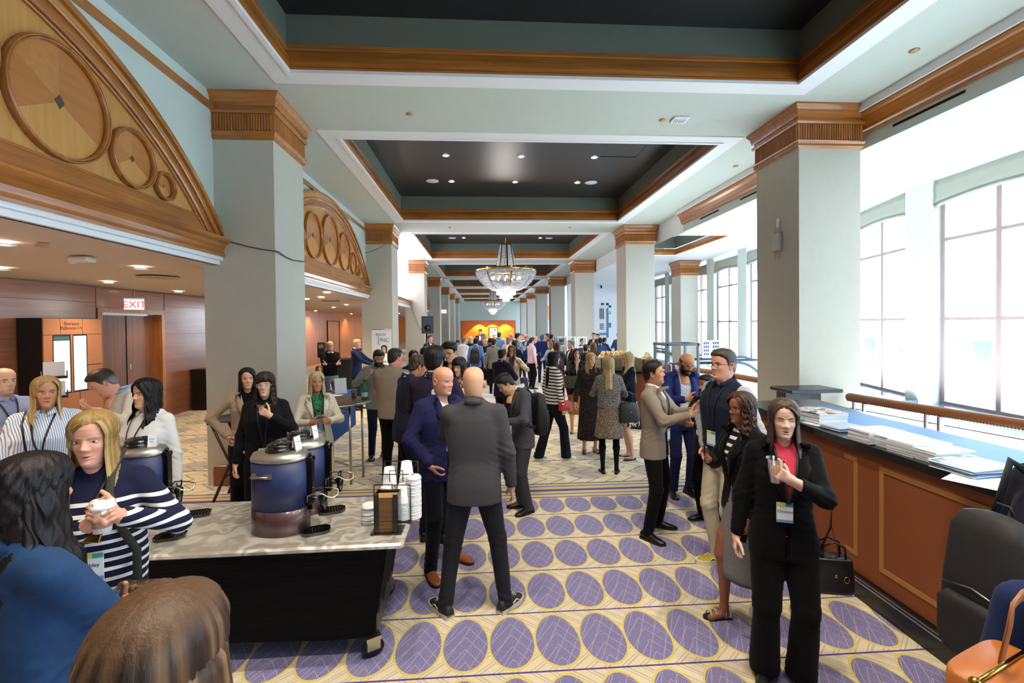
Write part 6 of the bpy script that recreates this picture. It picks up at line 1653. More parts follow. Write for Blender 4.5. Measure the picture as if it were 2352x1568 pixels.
for lb, x, y, a in (('open dark blue laptop on blue table behind the curly-haired woman', -3.05, 7.95, 2.7), ('open dark laptop in the middle of the blue table', -2.95, 8.7, 1.3), ('dark laptop half hidden behind the man in grey blazer', -3.05, 9.3, 1.2)): laptop(lb, x, y, a)
q = MB(); q.box((-.11, -.004, 0), (.11, .004, .30)); o = q.build('tablet', plain('pale_tablet_back', '#d5dbe6', .4), label='white tablet propped up beside the laptops on blue table', cat='tablet', loc=(-2.74, 9.1, .758), rotz=.5); o.rotation_euler = (-.2, 0, .5)
hp_ = thing('headphones', 'over-ear headphones lying on the blue table', 'headphones', (-2.8, 8.3, .757), .4)
q = MB(); q.tube([(.09*math.cos(t), .0, .03+.10*math.sin(t)) for t in np.linspace(0, PI, 14)], .007, 8); q.build('headband', plain('grey_band', '#8b8792', .5), hp_)
for s_ in (-1, 1):
    q = MB(); q.ball((s_*.085, 0, .035), .036, 12, sc=(.5, 1, 1)); q.build('ear_cup', M_BPL, hp_)
for lbl, x, y in (('sheet of paper on the near end of blue table', -2.9, 7.85), ('sheet of paper between the laptops on blue table', -2.8, 8.9)):
    q = MB(); q.box((-.1, -.14, 0), (.1, .14, .002)); q.build('paper_sheet', M_PAPER, label=lbl, cat='paper', loc=(x, y, .757), rotz=RNG.uniform(0, 2))

# ---- pull-up banner
bn = thing('pull_up_banner', 'white pull-up banner with blue lettering by second left column', 'banner', (0, 0, 0))
bA = at_y(854, 757, 12.9); bB = at_y(899, 757, 12.9)
q = MB(); q.box((bA[0], 12.89, .08), (bB[0], 12.90, bA[2])); q.build('panel', plain('banner_white', '#eef2f6', .5, noise=.01), bn)
q = MB(); q.rbox((bA[0]-.01, 12.84, 0), (bB[0]+.01, 12.96, .08), .02); q.build('base', M_SATIN, bn); q = MB(); q.tube([(bA[0], 12.895, bA[2]+.008), (bB[0], 12.895, bA[2]+.008)], .014, 8); q.build('top_rail', M_SATIN, bn)
q = MB(); q.tube([((bA[0]+bB[0])/2, 12.94, .05), ((bA[0]+bB[0])/2, 12.92, bA[2])], .01, 6); q.build('pole', M_SATIN, bn)
M_LB = plain('banner_blue', '#4f9cc4', .5); M_DB = plain('banner_deep_blue', '#2c6f9e', .5)
p = at_y(876, 768, 12.88); text('ASCO', .105, M_DB, bn, loc=(p[0]-.02, 12.885, p[2])); p = at_y(881, 781, 12.88); text('INC', .155, M_LB, bn, loc=(p[0]+.02, 12.885, p[2]))
p = at_y(869, 780, 12.88); q = MB(); q.box((p[0]-.008, 12.885, p[2]-.13), (p[0]+.006, 12.889, p[2]+.10)); q.box((p[0]-.008, 12.885, p[2]-.13), (p[0]+.05, 12.889, p[2]-.115)); q.build('mark', M_LB, bn)

# ---- black cylindrical bin / covered stand, slim display
bi = at_y(790, 812, 12.6); q = MB(); q.lathe([(.001, .02), (.27, .02), (.28, .06), (.28, 1.16), (.30, 1.17), (.30, 1.20), (.28, 1.21), (.001, 1.21)], n=32)
o = q.build('bin', plain('black_drape', '#141519', .7), label='black round covered bin near the amber wood wall', cat='bin', loc=(bi[0], 12.6, 0))
sp_ = at_y(739, 800, 12.2); st_ = thing('hand_sanitizer_stand', 'slim dark stand beside the man in black sweater', 'stand', (sp_[0], 12.2, 0))
q = MB(); q.lathe([(.001, 0), (.16, 0), (.16, .02), (.02, .03), (.02, 1.3)], n=20); q.build('post', M_BLACK, st_); q = MB(); q.rbox((-.1, -.06, 1.25), (.1, .06, 1.65), .03); q.build('dispenser', M_BLACK, st_); q = MB(); q.box((-.06, -.065, 1.50), (.06, -.06, 1.6)); q.build('label', M_STEEL, st_)
# dark speaker/cabinet by left wall near the column
q = MB(); q.rbox((-7.25, 11.95, 0), (-6.85, 12.5, 1.02), .02); q.build('black_cabinet', M_BLACK, label='black floor cabinet against the wood wall beside first column', cat='cabinet')
# tall speaker on stand
spx, spy, spz = at_y(981, 745, 13.6); pa = thing('loudspeaker_stand', 'slim black tripod stand under the loudspeaker', 'stand', (spx-.02, 13.6, 0))
q = MB(); q.tube([(0, 0, .3), (0, 0, spz-.26)], .022, 10); q.build('pole', M_BLACK, pa)
for a in (.3, 2.4, 4.5):
    q = MB(); q.tube([(0, 0, .7), (.4*math.cos(a), .4*math.sin(a), .02)], .014, 6); q.build('leg', M_BLACK, pa)
ls_ = thing('loudspeaker', 'black loudspeaker tilted on its stand by third left column', 'speaker', (spx-.02, 13.6, spz-.26), .35)
q = MB(); q.prism([(-.17, -.16), (.17, -.16), (.11, .16), (-.11, .16)], 0, .5); q.build('cabinet', plain('speaker_black', '#10161e', .5), ls_); q = MB(); q.box((-.15, -.168, .04), (.15, -.16, .46)); q.build('grille', plain('speaker_mesh', '#1d2a3a', .6), ls_)
q = MB(); q.lathe([(.10, 0), (.001, .01)], n=20); q.v = [(x_, -z_-.17, y_+.16) for x_, y_, z_ in q.v]; q.build('woofer', M_BPL, ls_)
# hanging cable looped between arcade fronts
def cable(label, pix, X=None, Y=None):
    pts = []
    for (px, py, mode, v) in pix:
        d = ray(px, py); t = (v/d[0]) if mode == 'x' else v/d[1]; pts.append((d[0]*t, d[1]*t, CAM_H+d[2]*t))
    q = MB(); q.tube(pts, .008, 6); q.build('cable', plain('cable_dark', '#3c413c', .6), label=label, cat='cable')
cable('thin dark cable strung across the first left column', [(532, 556, 'y', 6.21), (570, 566, 'y', 6.21), (600, 572, 'y', 6.21), (636, 577, 'y', 6.21), (641, 579, 'x', -2.66), (655, 589, 'x', -2.67), (672, 597, 'x', -2.67), (690, 600, 'x', -2.67), (700, 600, 'x', -2.67)])
cable('thin cable rising to the second left column capital', [(828, 584, 'y', 14.02), (850, 578, 'y', 14.02), (870, 570, 'y', 14.02), (886, 560, 'y', 14.02)])
cable('thin cable hanging down the third left column', [(943, 692, 'y', 21.9), (950, 720, 'y', 21.9), (960, 745, 'y', 21.9), (972, 765, 'y', 21.9)])
# wall sockets, router on the right column
rx, ry, rz = at_y(1786, 550, 0.1)[0:3]; P_ = ray(1786, 556); t_ = 4.455/P_[0]; ry, rz = P_[1]*t_, CAM_H+P_[2]*t_
wr_ = thing('wifi_box', 'white wireless router box on the right column side', 'router', (4.47, ry, rz))
q = MB(); q.rbox((-.05, -.09, -.13), (0, .09, .13), .012); q.build('housing', plain('grey_white_plastic', '#b7b7b4', .5), wr_)
for yy in (-.07, .07):
    for z0, z1 in ((.12, .3), (-.26, -.12)):
        q = MB(); q.tube([(-.025, yy*.8, z0), (-.025, yy*.8, z1)], .006, 6); q.build('antenna', plain('grey_white_plastic', '#b7b7b4', .5), wr_)
q = MB(); q.rbox((-.012, -.04, .22), (0, .04, .36), .004); q.build('outlet', M_WHITE, wr_)
for lb, px, py in (('small wall socket low on the pier between windows', 2071, 806), ('small wall socket on a farther window pier', 1691, 786)):
    P_ = ray(px, py); yy = 8.0 if px > 2000 else 16.5; xx = P_[0]/P_[1]*yy
    for _ in range(6): xx = wx(yy); yy = xx*P_[1]/P_[0]
    q = MB(); q.box((-.012, -.035, -.05), (0, .035, .05)); q.box((-.014, -.015, -.03), (-.012, .015, -.005), mat=1); q.box((-.014, -.015, .005), (-.012, .015, .03), mat=1); q.build('wall_socket', [M_WHITE, plain('grey_plastic', '#77797c')], label=lb, cat='socket', loc=(xx-.002, yy, CAM_H+P_[2]/P_[1]*yy))

# ---- EXIT signs
def exit_sign(label, X, Y, Z, a, s=1, rod=.31):
    r = thing('exit_sign', label, 'exit sign', (X, Y, Z), a); r.scale = (s, s, s)
    q = MB(); q.box((-.16, -.02, -.10), (.16, .02, .10)); q.build('box', emis('exit_face', '#f3e9e6', .55, base=rgb('#e9dfdc')), r); q = MB(); q.box((-.165, -.015, .10), (.165, .015, .13)); q.build('canopy', M_SATIN, r)
    q = MB(); q.tube([(0, 0, .12), (0, 0, rod/s)], .012, 6); q.build('rod', M_SATIN, r)
    text('EXIT', .19, emis('exit_red', '#c22a2a', .5), r, loc=(0, -.022, -.005), depth=.001)
exit_sign('lit EXIT sign above the brown double door', -7.0, 9.78, 2.54, .9)
p = at_y(1019, 715, 37); exit_sign('small EXIT sign far down on a left column', p[0], 37, p[2], 0, 1.4, 5.1-p[2])

# ---- ballroom directory
kx, ky0, ky1, kz0, kz1 = -6.9, 7.72, 8.84, .39, 2.245
kd = thing('directory_kiosk', 'orange-brown directory panel with two lit screens and lettering', 'sign', (0, 0, 0))
q = MB(); q.box((-7.29, ky0, kz0-.0), (kx-.02, ky1, kz1)); q.build('carcass', M_BLACK, kd)
M_KIO = plain('apricot_laminate', '#b9794f', .55, noise=.05, nscale=60)
sA = (8.06-.13, 1.95); 
scr = [(7.90, 8.185, 1.02, 1.945), (8.265, 8.51, 1.02, 1.945)]
ys = [ky0, 8.02, 8.44, ky1]
for i in range(3):
    q = MB(); q.box((kx-.02, ys[i]+.004, 1.975), (kx, ys[i+1]-.004, kz1-.01)); q.build('panel', M_KIO, kd)
for (a, b, z0, z1) in ((ky0, 7.88, 1.44, 1.965), (ky0, 7.88, .40, 1.425), (8.205, 8.245, 1.0, 1.965), (8.53, ky1, 1.44, 1.965), (8.53, ky1, 1.0, 1.425), (7.89, 8.36, .40, .99), (8.37, ky1, .40, .99)):
    q = MB(); q.box((kx-.02, a+.003, z0), (kx, b-.003, z1)); q.build('panel', M_KIO, kd)
t = NT('schedule_screen'); co = t.co(); X_, Y_, Z_ = t.sep(co)
ln = t.math('MULTIPLY', t.math('LESS_THAN', t.math('FRACT', t.math('MULTIPLY', Z_, 26.0)), .16), t.math('GREATER_THAN', t.noise(t.mapping(co, (1, 34, 30)), 1, 1), .5))
hd = t.math('GREATER_THAN', Z_, 1.87)
c_ = t.mix(t.math('MULTIPLY', ln, .5), rgb('#dff0e6'), rgb('#6d837c')); c_ = t.mix(hd, c_, rgb('#1d4a3a')); t.P(base=(.02, .02, .02), emit=c_, es=.75, rough=.3); M_S1 = t.m
t = NT('map_screen'); co = t.co(); X_, Y_, Z_ = t.sep(co)
bandz = t.math('FRACT', t.math('MULTIPLY', t.math('SUBTRACT', 1.945, Z_), 4.32))
mp = t.math('MULTIPLY', t.math('MULTIPLY', t.math('LESS_THAN', t.math('ABSOLUTE', t.math('SUBTRACT', bandz, .45)), .27), t.math('GREATER_THAN', Y_, 8.34)), t.math('GREATER_THAN', t.noise(co, 40, 2), .42))
hb_ = t.math('LESS_THAN', bandz, .16)
c_ = t.mix(t.math('MULTIPLY', mp, .6), rgb('#dff0ea'), rgb('#8fb3ab')); c_ = t.mix(t.math('MULTIPLY', hb_, .5), c_, t.ramp(Z_, [(.3, rgb('#e0a078')), (.6, rgb('#5ac0a8')), (.8, rgb('#9a86c8')), (.95, rgb('#e0a0a0'))])); t.P(base=(.02, .02, .02), emit=c_, es=.75, rough=.3); M_S2 = t.m
for (a, b, z0, z1), M in zip(scr, (M_S1, M_S2)):
    q = MB(); q.box((kx-.018, a-.012, z0-.012), (kx-.004, b+.012, z1+.012)); bz = q.build('bezel', M_BLACK, kd); q = MB(); q.box((kx-.016, a, z0), (kx-.001, b, z1)); q.build('screen', M, bz)
text('Sheraton\nBallroom I-V', .082, plain('bronze_letters', '#5a2f24', .4), kd, loc=(kx+.001, 8.23, 2.115), rot=(PI/2, 0, PI/2), depth=.002, line=.9)
lh = thing('leaflet_rack', 'black leaflet rack at the foot of the directory panel', 'rack', (-6.6, 7.55, 0), .6)
q = MB(); q.tube([(0, 0, 0), (0, 0, 1.05)], .02, 8); q.build('post', M_BLACK, lh); q = MB(); q.lathe([(.001, 0), (.2, 0), (.2, .02), (.001, .03)], n=20); q.build('foot', M_BLACK, lh)
for z in (1.0, 1.3):
    q = MB(); q.box((-.15, -.05, z), (.15, .02, z+.04)); q.box((-.15, -.05, z), (-.14, .02, z+.12)); q.box((.14, -.05, z), (.15, .02, z+.12)); q.build('shelf', M_BLACK, lh)
    q = MB(); q.box((-.12, -.02, z+.04), (.12, 0, z+.26)); q.build('leaflets', plain('leaflet_white', '#cfd3dc', .5), lh)

# ---- right-hand buffet counter
CX0 = 2.76
ZK = 1.17
def cxa(y): return CX0+.06*(y-2.6)/1.6 if y < 9 else 3.0
M_BRN = plain('brown_fabric_panel', '#8e4b22', .75, noise=.06, nscale=60, bump=.5, bscale=400); M_TRIMK = plain('ochre_inlay', '#b07a3c', .7, noise=.05)
M_GRAN = plain('black_granite', '#0b0c10', .3, noise=.3, nscale=60, coat=.1)
ct = thing('buffet_counter', 'long brown panelled counter with black granite top and plinth', 'counter', (0, 0, 0))
cp = [(2.70, .3), (2.76, 2.4), (2.80, 3.7), (2.95, 5.05)]
def off_(d): return [(x+d, y) for x, y in cp]
def strip(d0, d1, z0, z1, pts=cp, **k):
    q = MB(); rings = [[(x+d0, y, z0), (x+d1, y, z0), (x+d1, y, z1), (x+d0, y, z1)] for x, y in pts]; q.loft(rings); return q
strip(.02, .80, 0, ZK-.05).build('carcass', M_BRN, ct)
strip(-.03, .87, ZK-.055, ZK).build('countertop', M_GRAN, ct)
strip(-.015, .02, 0, .17).build('plinth', M_GRAN, ct); strip(-.02, -.012, .125, .135).build('plinth_line', M_SATIN, ct); strip(-.02, -.012, .15, .156).build('plinth_line', M_SATIN, ct)
def xat(y): return float(np.interp(y, [p[1] for p in cp], [p[0] for p in cp]))
for (a, b) in ((.55, 1.6), (1.75, 3.08), (3.28, 4.75)):
    for (y0, y1, z0, z1) in ((a, b, 1.0, 1.035), (a, b, .29, .325), (a, a+.035, .325, 1.0), (b-.035, b, .325, 1.0)):
        q = MB(); q.loft([[(xat(y)+.012, y, z0), (xat(y)+.024, y, z0), (xat(y)+.024, y, z1), (xat(y)+.012, y, z1)] for y in (y0, y1)]); q.build('inlay_strip', M_TRIMK, ct)
M_SKYREFL = plain('painted_sky_reflection', '#3f78b8', .45, noise=.25, nscale=4)  # blue paints the sky's reflection on the counter back; the sheet is added
q = MB(); n_ = 10
q.loft([[(3.16, 1.0+i*.4, ZK+.004), (3.62, 1.0+i*.4, ZK+.012), (3.62, 1.0+i*.4, ZK+.004), (3.16, 1.0+i*.4, ZK+.001)] for i in range(n_)], smooth=False)
q.build('sky_reflection_sheet', M_SKYREFL, label='added blue sheet painting the sky reflection on the counter back', cat='painted reflection')
# printed matter
def sheaf(label, x, y, a, n, w=.21, d=.28, cols=('#e9edf2', '#d9dee6'), t=.004, jit=.004, z=ZK, cat='booklet', name='booklet', cover=None, group=None):
    ms = []
    for i, c in enumerate(cols):
        q = MB(); q.box((-w/2, -d/2, 0), (w/2, d/2, t*.82)); ms.append(q.mesh(name, [plain('paper_'+c, c, .5, noise=.02)]))
    for i in range(n):
        m_ = ms[i % len(ms)]
        if i == n-1 and cover: 
            q = MB(); q.box((-w/2, -d/2, 0), (w/2, d/2, t*.82)); m_ = q.mesh(name, [cover])
        place(name, m_, None, (x+RNG.uniform(-jit, jit), y+RNG.uniform(-jit, jit), z+.0015+i*t), a+RNG.uniform(-.02, .02)*(jit/.004), label=('topmost '+label) if i == n-1 else label, cat=cat, group=group or ('pile of: '+label[:60]))
def cover_mat(nm, c1, c2, c3):
    t = NT(nm); co = t.co(); t.P(base=t.ramp(t.noise(co, 9, 1), [(.42, rgb(c1)), (.5, rgb(c2)), (.58, rgb(c3))]), rough=.25, spec=.6); return t.m
CV1 = cover_mat('cover_sky', '#f2f6fa', '#c9dcec', '#eef3f7'); CV2 = cover_mat('cover_mixed', '#20304a', '#dfe4ea', '#c8925e'); CV3 = cover_mat('cover_teal', '#eef3f6', '#e9eef2', '#5a94a8')
def onctr(px, py, z=ZK): return at_z(px, py, z)[:2]
for lb, px, py, n_ in (('first', 2003, 985, 13), ('second', 2052, 998, 11), ('third', 2100, 1012, 12), ('fourth', 2150, 1029, 10)):
    x, y = onctr(px, py, ZK+n_*.0072); sheaf('white booklet in the %s thick stack along the counter from the column' % lb, x+.03, y, .06, n_, w=.29, d=.185, t=.0072, jit=.003, cover=CV1)
x, y = onctr(2228, 1063, ZK+.05); sheaf('folded blue brochure fanned on the counter nearest the viewer', x+.02, y, .1, 9, .32, .24, ('#5b7fa6', '#e6ebf0', '#8fa9c4'), .0055, .016, name='brochure', cat='brochure', cover=CV3)
x, y = onctr(1925, 980, ZK+.02); sheaf('thin curled brochure in the low pile beyond the thick stacks', x+.05, y, .1, 6, .26, .2, ('#3f5a86', '#e6ebf0', '#a1b4d0'), .005, .01, name='brochure', cat='brochure')
x, y = onctr(1850, 938, ZK+.09); sheaf('glossy magazine in the large pile by the right column', x+.04, y-.12, .15, 14, .30, .30, ('#e4e7ec', '#cfd4dc'), .007, .005, name='magazine', cat='magazine', cover=CV2)
for lb, px, py, a in (('white sheet of paper at the near end of counter', 2282, 1110, .5), ('flat printed sheet by the far end of counter', 1870, 968, .2)):
    x, y = onctr(px, py); q = MB(); q.box((-.14, -.18, 0), (.14, .18, .0015)); q.build('paper_sheet', CV3 if px < 2000 else M_PAPER, label=lb, cat='paper', loc=(x, y, ZK+.001), rotz=a)
# small black shelf at the column foot
sx = at_y(1800, 912, 6.0); q = MB(); q.rbox((4.0, 5.75, 1.12), (4.72, 6.2, 1.17), .015); q.box((4.1, 6.0, .0), (4.6, 6.2, 1.12)); q.build('column_shelf', plain('black_shelf', '#171b26', .3), label='black shelf at the foot of the right column', cat='shelf')

# ---- leather-wrapped railing
M_LEATH = plain('tan_leather_wrap', '#9a6238', .5, noise=.1, bump=.3); M_POST = plain('taupe_post', '#cdc3bc', .5)
rl = thing('railing', 'round leather-wrapped railing beside the counter', 'railing', (0, 0, 0))
rp = [(5.12, 6.12), (5.22, 5.4), (5.36, 4.7), (5.5, 4.0), (5.58, 3.2), (5.6, 1.6)]
q = MB(); q.tube([(x, y, 1.0-.0) for x, y in rp], .058, 18, cap=True); q.ball((5.12, 6.12, 1.0), .058, 16); q.build('handrail', M_LEATH, rl)
q = MB()
for a, b in zip(rp, rp[1:]):
    L_ = math.hypot(b[0]-a[0], b[1]-a[1]); k = int(L_/.028)
    for i in range(k):
        t_ = i/k; x, y = a[0]+(b[0]-a[0])*t_, a[1]+(b[1]-a[1])*t_; q.tube([(x-.050, y, .966), (x-.040, y, .952)], .006, 5)
st_o = q.build('stitching', M_BRONZE, rl); st_o['kind'] = 'stuff'
for (x, y) in ((5.13, 6.05), (5.27, 5.15), (5.45, 4.25), (5.57, 3.3)):
    for dy in (0, .16):
        q = MB(); q.box((x-.03, y-dy-.018, .0), (x+.03, y-dy, .95), mat=0); q.box((x-.03, y-dy, .0), (x+.03, y-dy+.012, .95), mat=1); q.build('post', [M_POST, M_BRONZE], rl)
for z in (.35, .62, .85):
    q = MB(); q.tube([(x, y, z) for x, y in rp], .006, 6); q.build('cable_rail', M_BRONZE, rl)
rl2 = thing('railing', 'leather-wrapped railing running behind the right column to the escalator', 'railing', (0, 0, 0))
rp = [(5.12, 7.3), (4.98, 8.3), (4.9, 9.4), (4.65, 10.4), (4.2, 11.2)]
q = MB(); q.tube([(x, y, 1.0) for x, y in rp], .058, 16); q.build('handrail', M_LEATH, rl2)
for (x, y) in ((5.05, 7.8), (4.93, 9.0), (4.7, 10.2)):
    q = MB(); q.box((x-.03, y-.02, 0), (x+.03, y+.02, .95)); q.build('post', M_BRONZE, rl2)
for z in (.35, .65):
    q = MB(); q.tube([(x, y, z) for x, y in rp], .006, 6); q.build('cable_rail', M_BRONZE, rl2)
# ---- escalators: glass balustrades with rounded newel
M_EG = NT('escalator_glass'); M_EG.P(base=(.55, .72, .85), rough=.05, alpha=.35, spec=.7); M_EG = M_EG.m
def escalator(label, px, py, Y0, r_=.75):
    x, y, z = at_y(px, py, Y0); e = thing('escalator', label, 'escalator', (x, Y0, 0))
    pr = [(0, z)]; zt = z; arc = [(0+r_*1.0*math.sin(t), zt-r_+r_*math.cos(t)) for t in np.linspace(0, PI*.55, 14)]
    prof = [(-.9, zt)]+arc
    for dx in (0, .9):
        q = MB(); q.tube([(a, dx*1.2, b) for a, b in prof], .035, 8); q.build('handrail', plain('escalator_rubber', '#2c3c4c', .4), e)
        q = MB(); q.prism([(a, b) for a, b in prof]+[(prof[-1][0], .05), (-.9, .05)], dx*1.2-.008, dx*1.2+.008, plane='xz'); q.build('glass_panel', M_EG, e)
    for i in range(8):
        q = MB(); q.box((-.9+i*.3, .05, -.02-i*.16), (-.6+i*.3, 1.03, .06-i*.16)); q.build('step', M_STEEL, e)
escalator('glass-sided escalator seen past the man in the vest', 1690, 832, 10.9); escalator('second escalator balustrade just left of the right column', 1752, 826, 12.6, .6)
# blue and white poster beyond
pb = thing('poster_stand', 'white poster with dark blue lettering blocks by the escalator', 'sign', (0, 0, 0)); a = at_y(1612, 785, 16); b = at_y(1654, 812, 16)
q = MB(); q.box((a[0], 15.98, b[2]-.3), (b[0], 16.0, a[2]+.05)); q.build('board', M_WHITE, pb)
for (u0, u1) in ((.08, .40), (.58, .95)):
    for j in range(4):
        z1 = a[2]-.0-j*.13; q = MB(); w_ = b[0]-a[0]
        for k_ in range(3): q.box((a[0]+w_*(u0+(u1-u0)*k_/3), 15.97, z1-.09), (a[0]+w_*(u0+(u1-u0)*(k_+.7)/3), 15.985, z1))
        q.build('lettering', plain('navy_print', '#17375c', .5), pb)
q = MB(); q.tube([((a[0]+b[0])/2, 16.02, 0), ((a[0]+b[0])/2, 16.02, 1.5)], .02, 8); q.build('pole', M_STEEL, pb)
# ---- tall grey metal display frame with books
df = thing('display_stand', 'tall open grey metal display frame behind the bearded man', 'display stand', (0, 0, 0))
fx0, fx1, fy0, fy1, fz = 3.66, 4.32, 9.0, 9.6, 1.65
M_GM = plain('grey_metal', '#6f7a82', .4, .6)
for x in (fx0, fx1):
    for y in (fy0, fy1):
        q = MB(); q.box((x-.022, y-.022, 0), (x+.022, y+.022, fz)); q.build('post', M_GM, df)
q = MB(); q.box((fx0, fy0-.03, fz-.05), (fx1, fy0+.03, fz)); q.box((fx0, fy1-.03, fz-.05), (fx1, fy1+.03, fz)); q.box((fx0-.03, fy0-.03, fz-.05), (fx0+.03, fy1+.03, fz)); q.box((fx1-.03, fy0-.03, fz-.05), (fx1+.03, fy1+.03, fz)); q.build('top_frame', M_GM, df)
for z in (.55, .95):
    q = MB(); q.box((fx0, fy0, z), (fx1, fy1, z+.02)); q.build('shelf', plain('glass_shelf', '#9fb4c0', .1), df)
for i in range(11): 
    q = MB(); c_ = ['#4a4a66', '#d0c4bc', '#6a2f3a', '#e3e4e6', '#3c4e6e'][i % 5]; q.box((0, 0, 0), (.035, .18, .24+.02*(i % 3))); q.build('book', plain('book_'+c_, c_, .6), label='upright book in the row on the grey display frame', cat='book', group='books on the display frame', loc=(fx0+.05+i*.05, fy0+.03, .971))

# ---- second counter with packed lunches in the middle distance
c2 = thing('buffet_counter', 'curved brown counter in the middle distance with dark base', 'counter', (0, 0, 0))
cc = (3.4, 9.9); pts = [(cc[0]-1.05*math.cos(a), cc[1]-1.2*math.sin(a)) for a in np.linspace(.1, 1.5, 12)]+[(3.5, 8.75), (3.5, 11.2), (cc[0]-1.0, 11.2)]
q = MB(); q.prism(pts, 0, 1.08); q.build('carcass', M_BRN, c2)
q = MB(); q.prism([(cc[0]+(x-cc[0])*1.04, cc[1]+(y-cc[1])*1.04) for x, y in pts], 1.08, 1.13); q.build('countertop', M_GRAN, c2)
q = MB(); q.prism([(cc[0]+(x-cc[0])*1.03, cc[1]+(y-cc[1])*1.03) for x, y in pts], 0, .2); q.build('plinth', M_GRAN, c2)
M_CRATE = [plain('pale_slat', '#a99a7c', .8), plain('olive_slat', '#77745a', .8)]
def crate(label, x, y, w, d, n, M):
    r = thing('wooden_crate', label, 'crate', (x, y, 1.131))
    for i in range(n):
        q = MB(); z = i*.055
        q.box((-w/2, -d/2, z), (w/2, -d/2+.015, z+.048)); q.box((-w/2, d/2-.015, z), (w/2, d/2, z+.048)); q.box((-w/2, -d/2, z), (-w/2+.015, d/2, z+.048)); q.box((w/2-.015, -d/2, z), (w/2, d/2, z+.048)); q.build('slat', M, r)
    q = MB(); q.box((-w/2+.015, -d/2+.015, (n-1)*.055), (w/2-.015, d/2-.015, (n-1)*.055+.01)); q.build('bottom', M, r)
    return (n-1)*.055+.01
P1 = at_y(1415, 850, 9.6)
h1 = crate('pale slatted wooden crate heaped with sandwiches', 2.86, 9.75, .78, .5, 4, M_CRATE[0]); h2 = crate('olive slatted crate of sandwiches beside the second right column', 3.31, 9.1, .30, .34, 4, M_CRATE[1])
sm0 = MB(); sm0.prism([(-.045, -.03), (.045, -.03), (0, .045)], -.025, .025, plane='xz'); sw_ms = [MB().add([tuple(v) for v in sm0.v], sm0.f).mesh('sandwich', [plain(nm_, c_, .7)]) for nm_, c_ in (('bread', '#d9b883'), ('crust', '#c89a5e'), ('wrap', '#e6d8ba'))]
for (bx, by, nx__, ny__, hh, lb) in ((2.86, 9.75, 7, 6, h1, 'cut sandwich heaped in the pale slatted crate'), (3.31, 9.1, 2, 4, h2, 'cut sandwich heaped in the olive slatted crate')):
    for layer in range(2):
        for i in range(nx__-layer):
            for j in range(ny__-layer):
                o = place('sandwich', sw_ms[RNG.randint(3)], None, (bx+(i-(nx__-layer-1)/2)*.104, by+(j-(ny__-layer-1)/2)*.068, 1.131+hh+.035+layer*.085), RNG.uniform(-.15, .15), label=lb, cat='sandwich', group=lb)
# white shelving frames behind
for i, (pa_, pb_, Y0) in enumerate(((1278, 1300, 15.5), (1303, 1325, 15.0), (1327, 1347, 14.5))):
    a = at_y(pa_, 773, Y0); b = at_y(pb_, 773, Y0)
    r = thing('display_shelf', ['white open display shelf holding a small green plant', 'white open display shelf between two others', 'white open display shelf nearest the third right column'][i], 'shelf', (0, 0, 0))
    for x in (a[0], b[0]):
        for dy in (0, .4):
            q = MB(); q.box((x-.015, Y0+dy-.015, 0), (x+.015, Y0+dy+.015, a[2])); q.build('post', M_WHITE if i else M_GM, r)
    for z in (.5, .95, 1.3, a[2]-.03):
        q = MB(); q.box((a[0], Y0, z), (b[0], Y0+.4, z+.02)); q.build('shelf', M_WHITE, r)
r = thing('potted_plant', 'small green plant on the white shelf', 'plant', (at_y(1289, 790, 15.7)[0], 15.7, 1.321)); q = MB(); q.lathe([(.05, 0), (.07, .1), (.001, .1)], n=12); q.build('pot', M_GM, r)
q = MB()
for i in range(60):
    a, b = RNG.uniform(0, 6.28), RNG.uniform(.2, 1.2); d = np.array([math.cos(a)*math.cos(b), math.sin(a)*math.cos(b), math.sin(b)]); p0 = np.array([0, 0, .1]); e_ = np.cross(d, [0, 0, 1])*.02; q.quad(p0+d*.03, p0+d*.08+e_, p0+d*.16, p0+d*.08-e_)
q.build('foliage', plain('leaf_green', '#2f7a46', .6), r, fixn=False)['kind'] = 'stuff'

